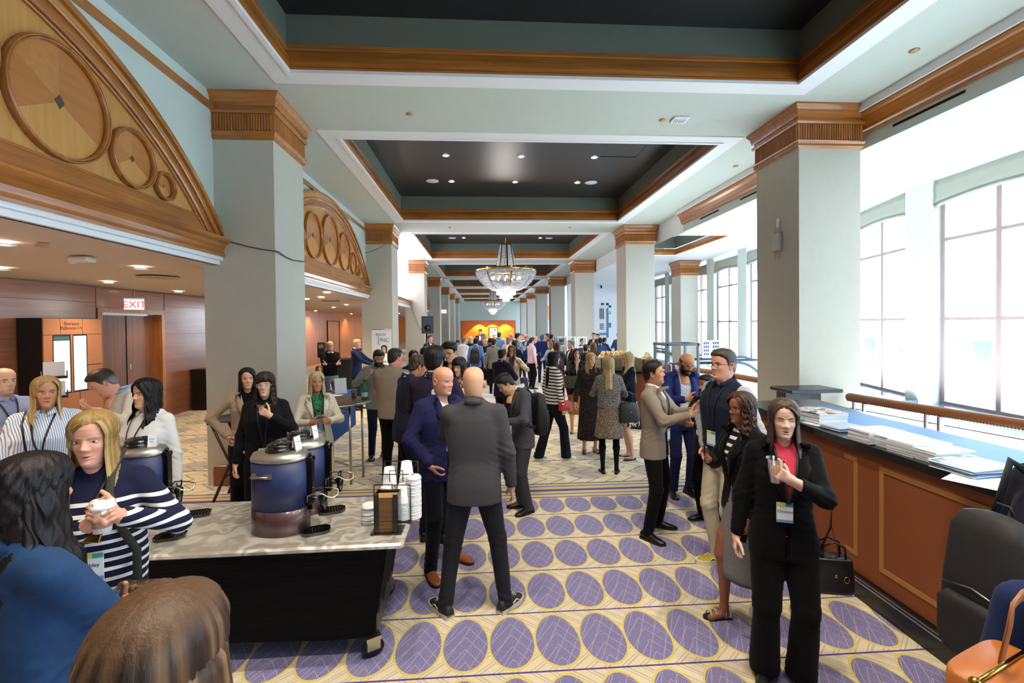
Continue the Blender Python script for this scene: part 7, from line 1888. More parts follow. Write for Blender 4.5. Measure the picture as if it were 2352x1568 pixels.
# ---- chandeliers
M_CRY = NT('crystal_beads'); cv_ = M_CRY.voro(M_CRY.co(), 26, 'F1'); M_CRY.P(base=M_CRY.ramp(cv_, [(.2, (.80, .83, .88)), (.5, (.36, .40, .48))]), rough=.12, spec=.9, emit=(.95, .97, 1), es=.03); M_CRY = M_CRY.m  # beads carry a faint painted glow of their own besides the bulbs
M_CRYT = plain('clear_prism', '#f2f5fa', .08, spec=.9, emit=(1, 1, 1), es=.12)  # prisms glow by added emission, though only the bulbs are lamps
def chandelier(label, x, y):
    r = thing('chandelier', label, 'chandelier', (x, y, 0))
    q = MB(); q.tube([(0, 0, 5.14), (0, 0, 5.80)], .012, 8); q.lathe([(.07, 5.80), (.07, 5.78), (.012, 5.74)], n=20); q.build('rod', M_GOLD, r)
    q = MB(); q.lathe([(.225, 5.10), (.235, 5.11), (.235, 5.16), (.225, 5.165)], n=40, cap=False); q.build('crown_band', M_GOLD, r)
    q = MB(); q.lathe([(1.165, 4.10), (1.18, 4.11), (1.18, 4.20), (1.165, 4.205)], n=64, cap=False); q.build('main_ring', M_GOLD, r)
    def strands(prof, n, name, rad=.0075):
        q = MB()
        for i in range(n):
            a = 2*PI*i/n; c, s_ = math.cos(a), math.sin(a)
            # beaded strand: zig-zag thickness
            pts, rr = [], []
            for k in range(len(prof)-1):
                (r0, z0), (r1, z1) = prof[k], prof[k+1]; m = max(2, int(math.hypot(r1-r0, z1-z0)/.05))
                for j in range(m): t_ = j/m; pts.append(((r0+(r1-r0)*t_)*c, (r0+(r1-r0)*t_)*s_, z0+(z1-z0)*t_)); rr.append(rad*(1.25 if len(rr) % 2 else .55))
            q.tube(pts, rr, 4, smooth=False)
        o = q.build(name, M_CRY, r, fixn=False); o['kind'] = 'stuff'
    strands([(.23, 5.14), (.30, 4.70), (.36, 4.32), (.42, 4.21)], 64, 'upper_bead_strands')
    bowl = [(1.17, 4.15), (1.13, 3.95), (1.0, 3.72), (.80, 3.52), (.55, 3.40), (.34, 3.36)]
    strands(bowl, 170, 'bowl_bead_strands', .009)
    for rr_, z in ((1.175, 4.07), (1.16, 4.03), (1.14, 3.98)):
        q = MB(); n = 180
        for i in range(n):
            a = 2*PI*i/n; q.box((rr_*math.cos(a)-.014, rr_*math.sin(a)-.014, z-.016), (rr_*math.cos(a)+.014, rr_*math.sin(a)+.014, z+.016))
        o = q.build('bead_row', M_CRY, r, fixn=False); o['kind'] = 'stuff'
    for i in range(8):
        a = 2*PI*i/8+.12; c, s_ = math.cos(a), math.sin(a)
        q = MB(); rings = [[((rr_+.014)*c-w_*s_, (rr_+.014)*s_+w_*c, z) for w_ in (-.03*k_, .03*k_)] for rr_, z, k_ in [(1.18, 4.2, 1), (1.14, 3.95, 1), (1.01, 3.72, .8), (.81, 3.52, .6), (.56, 3.40, .4), (.34, 3.36, .25)]]
        q.loft(rings, close=False, cap=False, smooth=True); q.build('brass_rib', M_GOLD, r)
        q = MB(); rings = [[((rr_+.012)*c-.022*s_, (rr_+.012)*s_-.022*-c*1.0, z) if False else ((rr_+.012)*c+w_*-s_, (rr_+.012)*s_+w_*c, z) for w_ in (-.028, .028)] for rr_, z in [(.235, 5.15), (.30, 4.70), (.37, 4.32), (.43, 4.21)]]
        q.loft(rings, close=False, cap=False, smooth=True); q.build('brass_rib', M_GOLD, r)
    for i in range(12):
        a = 2*PI*i/12; q = MB(); q.ball((.55*math.cos(a), .55*math.sin(a), 3.86), .035, 8, sc=(1, 1, 1.5)); q.build('bulb', emis('bulb_glow', '#fff0dc', 5), r)
    for (ra, z0, z1, n) in ((.36, 3.20, 3.37, 22), (.24, 3.06, 3.22, 16), (.12, 2.95, 3.08, 10)):
        for i in range(n):
            a = 2*PI*i/n; q = MB(); x_, y_ = ra*math.cos(a), ra*math.sin(a); q.tube([(x_, y_, z1), (x_, y_, z0+.02), (x_, y_, z0)], [.022, .022, .004], 4, smooth=False); q.build('prism', M_CRYT, r)
    L = bpy.data.lights.new('chandelier_lamp', 'POINT'); L.energy = 70; L.color = (1, .93, .84); L.shadow_soft_size = .5; L.specular_factor = .1
    o = bpy.data.objects.new('chandelier_lamp', L); COL.objects.link(o); o.parent = r; o.location = (0, 0, 3.0)
    return r
c1 = chandelier('large crystal bowl chandelier with brass ring, nearer one', .94, 18.0)
dup(c1, loc=(.97, 41.7, 0), label='crystal bowl chandelier farther down the hall')
# ================================================================== the crowd
BLK = cloth('#08080b'); BLKT = cloth('#060608'); WHS = cloth('#e4e8ee'); NAVY = cloth('#1f2338'); NAVY2 = cloth('#232c52'); JEAN = cloth('#1a2338')
def J(mat, shirt=WHS, btn=1.12, neck=.055, hem=.79, **k):
    op = dict(btn=btn, shirt=shirt, neck=neck, hemgap=k.pop('hemgap', .02)); op['lw'] = k.pop('lw', 1.0); op['gap'] = k.pop('gap', .004)
    return dict(kind='jacket', mat=mat, hem=hem, open=op, collar=k.pop('ccol', shirt), cuff=k.pop('cuff', shirt), **k)
def TR(mat, **k): return dict(mat=mat, **k)
# --- centre foreground
gray_man = person('bald man in grey blazer seen from behind, hand at his pocket', 1087, 838, 3.35, face=178, skin='light', hair='bald', lod=0,
    top=dict(kind='jacket', mat=cloth('#454347'), hem=.79, collar=cloth('#34343c')), bottom=TR(cloth('#24242b'), shoe='sneaker'), arms=('down', 'forward'), stance=(.115, .02), shoes='#1d1d22', opts=dict(solecol='#c9c4b8', toe=38, sole=.03), build=1.05)
blue_man = person('bald man in purple-navy blazer and brown shoes, hand in pocket', 1015, 838, 3.88, face=38, skin='rosy', hair='bald', haircol='#c9c0b8', lod=0,
    top=J(cloth('#23244e'), btn=1.15, neck=.05, lw=.9), bottom=TR(cloth('#11131e')), arms=('pocket', 'pocket'), stance=((-.13, .20), .05), shoes='#8a4a24', head=(10, 6), opts=dict(open=1, iris='#5a6a7a', lightbrow=1, brow='#b59a80', solecol='#241a14'))
pack_man = person('man in grey suit with black backpack, head bowed to his left', 1172, 843, 5.05, face=-72, skin='asian', hair='short', haircol='#17130f', lod=0,
    top=J(cloth('#4d4b52'), neck=.045), bottom=TR(cloth('#3d3b42'), flare=1.15), arms=('hold', 'phone'), head=(-5, 38), lean=5, opts=dict(vol=1.2))
person('man in navy suit with greying curly hair, turned to the right', 955, 810, 5.3, face=118, skin='tan', hair='curlyshort', haircol='#3a3028', lod=0, top=dict(kind='jacket', mat=cloth('#22243a'), hem=.78, collar=WHS), bottom=TR(cloth('#1a1b2a')), arms=('hold', 'hold'), head=(0, 18), lean=6, opts=dict(beard='stubble', hair2='#6a5c50'), build=1.06)
person('man in dark pinstriped suit with thick black hair, back turned', 998, 796, 4.5, face=165, skin='asian', hair='short', haircol='#0f0c0c', lod=0, top=dict(kind='jacket', mat=cloth('#231c33', 'pinstripe', '#6a6280'), hem=.78, collar=WHS), bottom=TR(cloth('#1c1828')), arms=('hold', 'hold'), opts=dict(vol=1.9, hair2='#3a2c26'), build=1.05)
person('dark-haired person glimpsed behind the pinstriped man', 978, 797, 6.9, face=175, skin='tan', hair='short', haircol='#0b0a0c', lod=2, top=dict(kind='jacket', mat=BLK, hem=.8), bottom=TR(BLKT), opts=dict(vol=1.4))
person('person with dark wavy hair farthest left behind the navy suit', 950, 803, 7.6, face=20, f=1, skin='olive', hair='wavy', haircol='#1f1612', lod=2, top=dict(kind='knit', mat=NAVY), bottom=TR(BLKT))
person('smiling tall man with glasses and swept black hair', 1036, 783, 6.35, face=-28, skin='asian', hair='quiff', haircol='#0d0b0b', lod=0, top=J(cloth('#1d2030'), neck=.05), bottom=TR(BLKT), glasses='#26262a', head=(0, 16), opts=dict(smile=1, vol=1.25), lanyard=0)
person('smiling woman with short black bob facing left', 1057, 817, 5.6, face=-34, f=1, skin='asian', hair='bob', haircol='#1b1311', lod=0, top=J(cloth('#e2dfda'), shirt=BLK, ccol=None, cuff=None, neck=.06, lapel=False), bottom=TR(BLKT), head=(0, 10), opts=dict(smile=1, bangs=1, hlen=.9, lip='#c0453f'), arms=('hold', 'down'))
# --- left of centre
beige_w = person('woman in beige blazer with long dark hair by the left column', 567, 843, 4.95, face=32, f=1, skin='asian', hair='long', haircol='#1d1413', lod=0, top=J(cloth('#b09a82'), shirt=BLK, ccol=None, cuff=None, neck=.07, hem=.82), bottom=TR(BLKT, w=1.15, flare=1.5, shoe='flat'), arms=('hip', 'holdlow'), opts=dict(part=-.4))
knit_w = person('woman in black open-knit top with glasses and gold necklace', 608, 853, 4.35, face=14, f=1, skin='fair', hair='curly', haircol='#231a17', lod=0, top=dict(kind='knit', mat=cloth('#0d0d11', 'knit', '#1f1f26'), loose=1.25, hem=.86), bottom=TR(BLKT, w=1.2, flare=1.4, shoe='flat'), arms=('down', 'sip'), glasses='#b9b4b0', opts=dict(bangs=1, hlen=.72, vol=1.25, hair2='#4a3a34', hwide=1.1, badge_z=.98, lip='#b04038'), lanyard=1)
white_w = person('woman with long platinum curls in a cream jacket', 727, 853, 5.1, face=26, f=1, skin='tan', hair='wavy', haircol='#a0946c', lod=0, top=J(cloth('#d8d2c2'), shirt=cloth('#2c7a4e', 'floral', '#1c3a30'), ccol=None, cuff=None, btn=1.2, neck=.075, hem=.90, hemgap=.10, gap=.05), bottom=TR(cloth('#c9b99b'), w=1.08, shoe='heel'), arms=('hold', 'hold'), shoes='#b08058', opts=dict(hair2='#cfc6a8', hlen=1.15, vol=1.2, badge_z=1.03, hwide=1.1), lanyard=1)
beard_m = person('bearded man in light grey blazer raising a hand', 868, 800, 7.25, face=26, skin='olive', hair='short', haircol='#17110f', lod=1, top=J(cloth('#8d8f8d'), shirt=cloth('#b9c4d8', 'check', '#8a9abd'), neck=.05), bottom=TR(JEAN), arms=('up', 'down'), head=(0, 20), shoes='#4a2026', opts=dict(beard='full', vol=1.2), lanyard=0)
person('man in taupe T-shirt with cropped dark hair, back turned', 905, 797, 6.05, face=168, skin='rosy', hair='buzz', haircol='#2c2420', lod=1, top=dict(kind='tee', mat=cloth('#9d8e80'), sleeve='short', hem=.86, loose=1.15), bottom=TR(BLKT), arms=('down', 'hold'), head=(-28, 6), build=1.05)
sweat_m = person('bald bearded man in black sweater with folded arms', 758, 782, 10.9, face=28, skin='light', hair='bald', haircol='#5a4a40', lod=1, top=dict(kind='knit', mat=BLK, hem=.93, loose=1.1, collar=WHS), bottom=TR(cloth('#6f7478')), arms=('cross', 'cross'), glasses='#1d1714', opts=dict(beard='grey', fringe=1, beardcol='#5a4a40'))
person('bald man in navy suit reaching toward the banner', 820, 777, 11.6, face=88, skin='rosy', hair='bald', haircol='#a08a78', lod=1, top=J(NAVY2, neck=.05), bottom=TR(NAVY), arms=('forward', 'forward'), opts=dict(fringe=1))
person('seated woman with auburn hair behind the blue table', 733, 842, 10.4, face=20, f=1, skin='rosy', hair='bob', haircol='#5f3424', lod=2, top=dict(kind='blouse', mat=cloth('#2a3550')), bottom=TR(BLKT), seated=True, arms=('forward', 'forward'))
person('dark-haired woman in white top before the banner', 882, 792, 12.3, face=-10, f=1, skin='light', hair='bun', haircol='#171112', lod=1, top=dict(kind='blouse', mat=WHS, loose=1.1), bottom=TR(BLKT), arms=('hold', 'hold'))
person('man in navy suit behind the loudspeaker stand', 987, 769, 15.2, face=50, skin='rosy', hair='short', haircol='#4a3020', lod=2, top=J(NAVY2), bottom=TR(NAVY))
# --- far left
strip_w = person('woman in loose blue and white striped blouse, blonde hair', 103, 862, 3.6, face=28, f=1, skin='tan', hair='long', haircol='#8f6d40', lod=0, top=dict(kind='blouse', mat=cloth('#dfe4ea', 'vstripes', '#7f97c4'), sleeve='puff', loose=1.3, hem=.85, collar=cloth('#dfe4ea', 'vstripes', '#7f97c4')), bottom=TR(BLKT), arms=('down', 'down'), head=(18, 0), opts=dict(hair2='#d6b87e', iris='#4a6a8a', gaze=1, open=1, hlen=.8, badge_z=1.1), lanyard=1)
person('bald man with grey beard in lavender shirt, arms folded', 6, 842, 4.25, face=72, skin='light', hair='bald', haircol='#8a8078', lod=0, top=dict(kind='blouse', mat=cloth('#8e98bd'), loose=1.1, collar=cloth('#8e98bd')), bottom=TR(JEAN), arms=('cross', 'cross'), opts=dict(beard='grey', beardcol='#8a8680', fringe=1, badge_z=1.15), lanyard=1)
person('man in pale checked shirt looking down to his right', 255, 833, 4.5, face=-38, skin='rosy', hair='short', haircol='#2f241c', lod=0, top=dict(kind='blouse', mat=cloth('#d3cfc5', 'check', '#a7a9b0'), loose=1.1, collar=cloth('#8fa8cc')), bottom=TR(JEAN), arms=('phone', 'up'), head=(-12, 34), opts=dict(greysides=1))
person('woman in white blouse with long wavy black hair', 335, 868, 3.75, face=-12, f=1, skin='light', hair='wavy', haircol='#120d0e', lod=0, top=dict(kind='blouse', mat=cloth('#dcdcdc'), loose=1.25, collar=cloth('#dcdcdc')), bottom=TR(BLKT), arms=('holdlow', 'down'), head=(-8, 0), opts=dict(badge_z=1.05, vol=1.3, hwide=1.15, part=-.5), lanyard=1)
ash = person('blonde woman in navy and white striped top holding a coffee cup', 215, 938, 2.1, face=14, f=1, skin='rosy', hair='long', haircol='#80602f', lod=0, top=dict(kind='knit', mat=cloth('#191d38', 'breton', '#ecebe6'), loose=1.15, hem=.93, hipw=.95), bottom=dict(type='skirt', hem=.30, flare=1.35, mat=cloth('#191d36'), legs='bare'),
    arms=(((-.095, -.30, 1.33), (.8, .1, -1), (0, -.2, 1), 'grip'), ((.20, -.28, 1.35), (.9, .2, -.8), (0, -.3, 1), 'grip')), head=(2, 3), opts=dict(hair2='#c9ae78', iris='#5a7a95', open=1, hlen=.92, badge_z=1.10, badge_x=.03, badge_text='Ashley', part=.5, brow='#8a6a44', lightbrow=1), lanyard=1)
denim_w = person('woman in denim jacket with long black hair, back to viewer', 72, 1040, 1.48, face=158, f=1, skin='tan', hair='wavy', haircol='#0f0b0d', lod=0, top=dict(kind='jacket', mat=cloth('#152c52', 'denim', '#2f5078'), hem=1.0, loose=1.1, hipw=.92, collar=cloth('#152c52', 'denim', '#2f5078')), bottom=dict(type='skirt', hem=.35, flare=1.3, mat=cloth('#121118', 'floral', '#d9d2d6'), legs='bare'), arms=('cross', 'cross'), opts=dict(hlen=1.18, vol=1.35, hair2='#2e2320', hwide=1.2))
person('brown-haired woman in the bottom foreground, only her head showing', 365, 1358, .74, face=176, f=1, skin='light', hair='long', haircol='#2c1d16', lod=0, top=dict(kind='blouse', mat=cloth('#1d3050')), bottom=TR(BLKT), opts=dict(hair2='#9a7450', vol=1.5, hwide=1.3, part=.2, hlen=.9))
# --- middle right
strp = person('woman in striped sweater with red shoulder bag, walking', 1272, 805, 6.95, face=112, f=1, skin='fair', hair='long', haircol='#0c0b10', lod=1, top=dict(kind='knit', mat=cloth('#ecebe8', 'stripes', '#14161e'), loose=1.2, hem=.90), bottom=TR(cloth('#101320'), w=1.1, flare=1.5, shoe='sneaker'), arms=('down', 'down'), shoes='#d9d2c0', stance=(.0, .20), head=(-12, 0), opts=dict(hlen=1.35, solecol='#d8cdb6'))
person('woman in long dark sheer dress with wavy blonde hair', 1356, 808, 7.25, face=2, f=1, skin='fair', hair='wavy', haircol='#a8854c', lod=1, top=dict(kind='blouse', mat=cloth('#191418', 'lace', '#5a4a48'), loose=1.25, hem=.95), bottom=dict(type='skirt', hem=.24, flare=1.25, mat=cloth('#191418', 'lace', '#5a4a48'), legs='bare', shoe='sandal'), arms=('down', 'hold'), shoes='#6a4a78', head=(14, 8), opts=dict(hair2='#d9bd86'))
tweed = person('woman in speckled tweed dress with black tights, back turned', 1398, 818, 6.27, face=168, f=1, skin='fair', hair='long', haircol='#8c7348', lod=1, top=dict(kind='blouse', mat=cloth('#17181d', 'tweed', '#a9a6a0'), loose=1.15, hem=.98), bottom=dict(type='skirt', hem=.55, flare=1.22, mat=cloth('#17181d', 'tweed', '#b8a893'), legs='#0c0c10', shoe='flat'), arms=('hold', 'hold'), opts=dict(hair2='#d9c79a', hlen=1.05), shoes='#0c0c10')
person('woman in navy cardigan and black and white print skirt, facing left', 1441, 808, 6.9, face=-92, f=1, skin='fair', hair='long', haircol='#9a7c4c', lod=1, top=dict(kind='knit', mat=cloth('#0f1526'), loose=1.08, hem=.95), bottom=dict(type='skirt', hem=.56, flare=1.1, mat=cloth('#0d0d10', 'bigprint', '#dcdcdc'), legs='bare', shoe='flat'), arms=('cross', 'cross'), opts=dict(hair2='#d9caa2', hlen=1.15), shoes='#12242e')
tan_m = person('man in taupe blazer gesturing with both hands', 1504, 828, 4.4, face=52, skin='tan', hair='short', haircol='#20150f', lod=0, top=J(cloth('#8e8276'), btn=1.10, neck=.06, hemgap=.05, gap=.03), bottom=TR(BLKT), arms=(((.05, -.34, 1.24), (.7, .1, -1), (0, -.3, 1), 'relaxed'), ((.06, -.36, 1.27), (.7, .1, -1), (0, -.3, 1), 'flat')), head=(14, -6), stance=(.07, 0), shoes='#101014', opts=dict(beard='stubble', open=1, badge_z=1.02), lanyard=1, build=1.04)
beard2 = person('bald man with full black beard, glasses and royal blue suit', 1572, 803, 5.3, face=2, skin='tan', hair='bald', haircol='#14100e', lod=0, top=J(cloth('#232b62'), shirt=cloth('#c3c8cf', 'mono', '#3a4560'), ccol=cloth('#c3c8cf', 'mono', '#3a4560'), cuff=None, btn=1.0, neck=.07, hemgap=.09, gap=.07), bottom=TR(cloth('#1a2048')), arms=('hold', 'down'), head=(4, 26), glasses='#141416', opts=dict(beard='full', fringe=1))
q = MB()
person('short dark-haired bearded man in dark suit behind the vest wearer', 1622, 860, 4.6, face=-70, skin='brown', hair='short', haircol='#14100f', lod=0, top=J(cloth('#27262b')), bottom=TR(BLKT), arms=('hold', 'hold'), opts=dict(beard='full', badge_z=1.1), lanyard=1)
vest_m = person('man with glasses in navy vest, khaki trousers and yellow sneakers', 1660, 800, 3.72, face=-74, skin='rosy', hair='short', haircol='#3f3731', lod=0, top=dict(kind='blouse', mat=cloth('#1d2136'), sleevemat=cloth('#b9bcc2', 'check', '#5f6673'), collar=cloth('#1d2136'), loose=1.12, hem=.88), bottom=TR(cloth('#cfc4aa'), shoe='sneaker', flare=.95), arms=('pocket', 'pocket'), shoes='#c9b01e', glasses='#1d2a30', opts=dict(solecol='#e4e0d4', greysides=1, sole=.035, badge_z=1.05), lanyard=1, build=1.06)
curly_w = person('woman in black jacket and striped skirt, long frizzy brown hair', 1703, 898, 3.0, face=-80, f=1, skin='brown', hair='curly', haircol='#2b1a15', lod=0, top=J(BLK, shirt=cloth('#141418', 'stripes', '#e0e0e0'), ccol=None, cuff=None, neck=.06, hem=.86, sleeve='long'), bottom=dict(type='skirt', hem=.37, flare=1.0, pleat=.3, mat=cloth('#18181d', 'thinstripes', '#c9c9cc'), legs='bare', shoe='sandal'),
    arms=(((.08, -.24, 1.24), (.7, .1, -1), (0, -.3, 1), 'flat'), ((.20, -.12, .88), (.5, .6, 0), (0, -1, .2), 'phone')), glasses='#2a1c18', shoes='#cdb093', stance=(.02, .10), opts=dict(hair2='#6a4636', hlen=1.0, vol=1.15, hwide=1.05, lip='#8a3a34'))
blk_w = person('woman in black suit over pink top holding a plastic cup', 1800, 912, 2.5, face=-22, f=1, skin='pale', hair='long', haircol='#3a2a22', lod=0, top=J(cloth('#07070a'), shirt=cloth('#d9455f'), ccol=None, cuff=None, btn=1.14, neck=.075, hem=.80), bottom=TR(cloth('#060608'), w=1.15, flare=1.5),
    arms=('down', ((-.02, -.29, 1.33), (.9, .1, -1), (0, -.1, 1), 'grip')), head=(-4, 3), opts=dict(closed=1, open=1, hlen=1.08, badge_z=1.09, badge_x=-.02, badge_text='Christina', hair2='#6a5040', iris='#3a2416', part=-.2), lanyard=1)
edge_m = person('person in dark navy suit with black backpack at right edge', 2560, 905, 1.62, face=92, lean=24, skin='light', hair='short', lod=0, top=dict(kind='jacket', mat=cloth('#1a1c2c'), hem=.78, collar=WHS), bottom=TR(cloth('#14151f')), arms=('hold', 'hold'))
low_p = person('person in navy top at bottom right carrying a tan leather bag', 2520, 1100, 1.02, face=150, f=1, skin='tan', hair='bob', lod=1, top=dict(kind='blouse', mat=cloth('#1b2950'), loose=1.1), bottom=TR(cloth('#16203c')), arms=('down', 'down'))

# --- the crowd further back: (label, px, py, Y, face, f, skin, hair, haircol, top, bottom, arms)
def SUIT(c, back=False): return dict(kind='jacket', mat=cloth(c), hem=.79, collar=WHS) if back else J(cloth(c))
def BL(c, kind='plain', c2='#ffffff', **k): return dict(kind='blouse', mat=cloth(c, kind, c2), loose=k.pop('loose', 1.15), hem=.86, **k)
far_ = [
 ('man in light blue blazer with black backpack, back turned', 1093, 775, 14.3, 172, 0, 'tan', 'short', '#17120f', SUIT('#5f82b8', 1), TR(BLKT), ('down', 'down')),
 ('balding man in grey checked blazer, back turned', 1134, 777, 13.8, 165, 0, 'tan', 'short', '#15110f', dict(kind='jacket', mat=cloth('#7a7872', 'check', '#5c5a56'), hem=.79), TR(BLKT), ('hip', 'down')),
 ('man in dark plum suit with thinning hair, seen from behind', 1154, 799, 8.5, 140, 0, 'olive', 'short', '#171012', SUIT('#2b1f36', 1), TR(cloth('#1f1829')), ('hold', 'hold')),
 ('woman with short brown hair, glasses and beige scarf gesturing', 1175, 792, 9.3, -14, 1, 'tan', 'bob', '#4a2a1e', J(cloth('#c9b79c'), shirt=cloth('#5a4c48'), ccol=None, cuff=None, btn=1.05, gap=.05), TR(BLKT), ('hold', 'up')),
 ('tall man in dark open jacket at the back of the crowd', 1103, 756, 21, -8, 0, 'rosy', 'short', '#3a2218', J(cloth('#2a242c'), btn=.95), TR(BLKT), ('hold', 'hold')),
 ('stooping man with glasses behind the light blue blazer', 1110, 766, 17, 20, 0, 'rosy', 'short', '#5a4a42', SUIT('#4a3a52'), TR(BLKT), ('hold', 'hold')),
 ('grey-haired woman in black cardigan among the crowd', 1115, 778, 15.6, 10, 1, 'fair', 'bob', '#b9b0a4', BL('#15151c'), TR(BLKT), ('hold', 'hold')),
 ('person in white jacket with brown cropped hair, left of crowd', 1065, 773, 15, 150, 1, 'light', 'short', '#6a543e', BL('#dfe0ea'), TR(WHS), ('hold', 'down')),
 ('blonde woman beside the person in white jacket', 1080, 772, 16.5, -25, 1, 'fair', 'bob', '#d9c9a2', BL('#1e2a3e'), TR(BLKT), ('hold', 'down')),
 ('man in dark suit between the two blazers', 1126, 775, 16.2, 160, 0, 'tan', 'short', '#14100f', SUIT('#2a2c3c', 1), TR(BLKT), ('down', 'down')),
 ('man in bright light blue shirt with a shoulder bag, back turned', 1146, 762, 18, 172, 0, 'rosy', 'short', '#3a4048', BL('#7fa6d6', collar=cloth('#7fa6d6')), TR(JEAN), ('down', 'hold')),
 ('small blonde child-height figure left of the bright blue shirt', 1135, 771, 19.5, 20, 1, 'fair', 'bob', '#b88a50', BL('#c98a6a'), TR(BLKT), ('down', 'down')),
 ('bald man with brown skin and pale pink shirt', 1167, 772, 15.2, -30, 0, 'brown', 'bald', '#14100e', J(cloth('#c9aebb')), TR(BLKT), ('hold', 'hold')),
 ('bald white-haired man behind the pink shirted one', 1175, 765, 17.5, -35, 0, 'fair', 'bald', '#d0c8c0', SUIT('#3a3f55'), TR(BLKT), ('down', 'down')),
 ('woman with very long straight black hair, back turned', 1182, 780, 12.6, 175, 1, 'asian', 'long', '#0c0a10', BL('#10121e'), TR(BLKT), ('hold', 'hold')),
 ('man in blue floral shirt with black hair', 1189, 764, 16.3, 120, 0, 'asian', 'short', '#0e0c0e', BL('#1c3560', 'hawaii'), TR(JEAN), ('hold', 'hold')),
 ('person peering out behind the floral shirt', 1198, 767, 19, -10, 0, 'rosy', 'short', '#6a3a2a', BL('#c9d0dc'), TR(BLKT), ('down', 'down')),
 ('bald man with glasses in blue suit behind the floral shirt', 1209, 767, 16.6, -35, 0, 'rosy', 'bald', '#8a8078', SUIT('#2e4a86'), TR(NAVY), ('hold', 'hold')),
 ('man in pale pink shirt and black trousers holding a phone', 1222, 774, 14.6, 112, 0, 'light', 'short', '#2a2422', BL('#d8bccb', collar=cloth('#d8bccb'), loose=1.2), TR(BLKT), ('down', 'phone')),
 ('bald head far back beside the pink shirt', 1231, 771, 21, 0, 0, 'rosy', 'bald', '#a09080', SUIT('#3a3048'), TR(BLKT), ('down', 'down')),
 ('man in royal navy suit with grey hair, back turned', 1245, 767, 16.2, 165, 0, 'rosy', 'short', '#4a5866', SUIT('#1d2f66', 1), TR(NAVY), ('hold', 'down')),
 ('man with reddish face in brown jacket facing left', 1256, 765, 17.6, -80, 0, 'rosy', 'short', '#4a3a34', SUIT('#3a2e30'), TR(BLKT), ('hold', 'hold')),
 ('man with black hair and dark suit behind the brown jacket', 1266, 767, 18, 140, 0, 'tan', 'short', '#0e0c0d', SUIT('#26242e', 1), TR(BLKT), ('down', 'down')),
 ('woman in grey cardigan carrying a pale denim tote', 1263, 782, 13.0, -60, 1, 'rosy', 'bob', '#5a4438', BL('#8d9aa8'), TR(JEAN), ('phone', 'bag')),
 ('woman with brown bob and red-trimmed backpack, back turned', 1279, 783, 10.8, 170, 1, 'light', 'bob', '#4a2a1c', BL('#34303c'), TR(BLKT), ('hold', 'hold')),
 ('grey-haired man in black suit facing left', 1311, 780, 11.4, -75, 0, 'rosy', 'short', '#5a6268', J(cloth('#17181f')), TR(BLKT), ('hold', 'down')),
 ('dark-haired woman in black eating, olive handbag on her arm', 1324, 799, 8.6, -5, 1, 'asian', 'long', '#1d1210', J(cloth('#201b20'), shirt=cloth('#d9d4d0'), ccol=None, cuff=None), dict(type='skirt', hem=.40, flare=1.05, mat=cloth('#c98a5a', 'vstripes', '#7a2a24'), legs='bare', shoe='flat'), ('mouth', 'hold')),
 ('man framed by the white display shelf', 1338, 777, 16, 15, 0, 'rosy', 'short', '#3a2822', SUIT('#4a5a70'), TR(BLKT), ('hold', 'hold')),
 ('person with dark brown hair, back turned by the lunch counter', 1345, 790, 11.7, 168, 1, 'light', 'short', '#241618', BL('#1f1c2a'), TR(BLKT), ('hold', 'hold')),
 ('woman with golden braids, back turned by the lunch counter', 1363, 785, 12.2, 176, 1, 'brown', 'braids', '#5a3c1c', BL('#3a2c34'), TR(BLKT), ('hold', 'hold')),
 ('young man with black hair facing left near the bright wall', 1364, 764, 18, -30, 0, 'asian', 'short', '#0e0c0e', SUIT('#2a2c3a'), TR(BLKT), ('hold', 'hold')),
 ('man with brown hair beside the young man, leaning left', 1373, 766, 18.8, -40, 0, 'rosy', 'short', '#241a18', SUIT('#2c2e40'), TR(BLKT), ('hold', 'hold')),
 ('man in steel blue suit with black hair, back turned', 1378, 775, 14.6, 170, 0, 'asian', 'short', '#0c0c12', SUIT('#2a4468', 1), TR(NAVY), ('hold', 'hold')),
 ('man in navy leaning at the far end of the lunch counter', 1389, 775, 17.2, 120, 0, 'tan', 'short', '#14121a', SUIT('#1f2f5a', 1), TR(NAVY), ('hold', 'hold')),
 ('man in blue-grey suit standing alone, back turned', 1421, 764, 17.6, 178, 0, 'tan', 'short', '#12141c', SUIT('#3a4a66', 1), TR(NAVY), ('hold', 'hold')),
]
FP = {}
for (lb, px, py, Y, fc, f_, sk_, hr, hc, tp_, bt_, ar) in far_:
    op_ = {}
    if hr == 'bald': op_['fringe'] = 1
    if 'balding' in lb or 'thinning' in lb: op_['vol'] = .5
    if 'very long' in lb: op_['hlen'] = 1.4
    FP[lb[:24]] = person(lb, px, py, Y, face=fc, f=f_, skin=sk_, hair=hr, haircol=hc, top=tp_, bottom=bt_, arms=ar, lod=(1 if Y < 9.5 else 2), opts=op_, glasses='#1d1714' if 'glasses' in lb else None)
# ================================================================== held and carried things
def frame_at(p, fwd, up=(0, 0, 1)):
    """matrix: local -y looks along fwd, local z up"""
    y = -np.array(fwd, float); y /= np.linalg.norm(y); z = np.array(up, float); z -= y*(z@y); z /= np.linalg.norm(z); x = np.cross(y, z)
    m = Matrix.Identity(4)
    for i in range(3): m[i][0], m[i][1], m[i][2], m[i][3] = x[i], y[i], z[i], p[i]
    return m
def thing_m(name, label, cat, m):
    o = thing(name, label, cat); o.matrix_world = m; return o
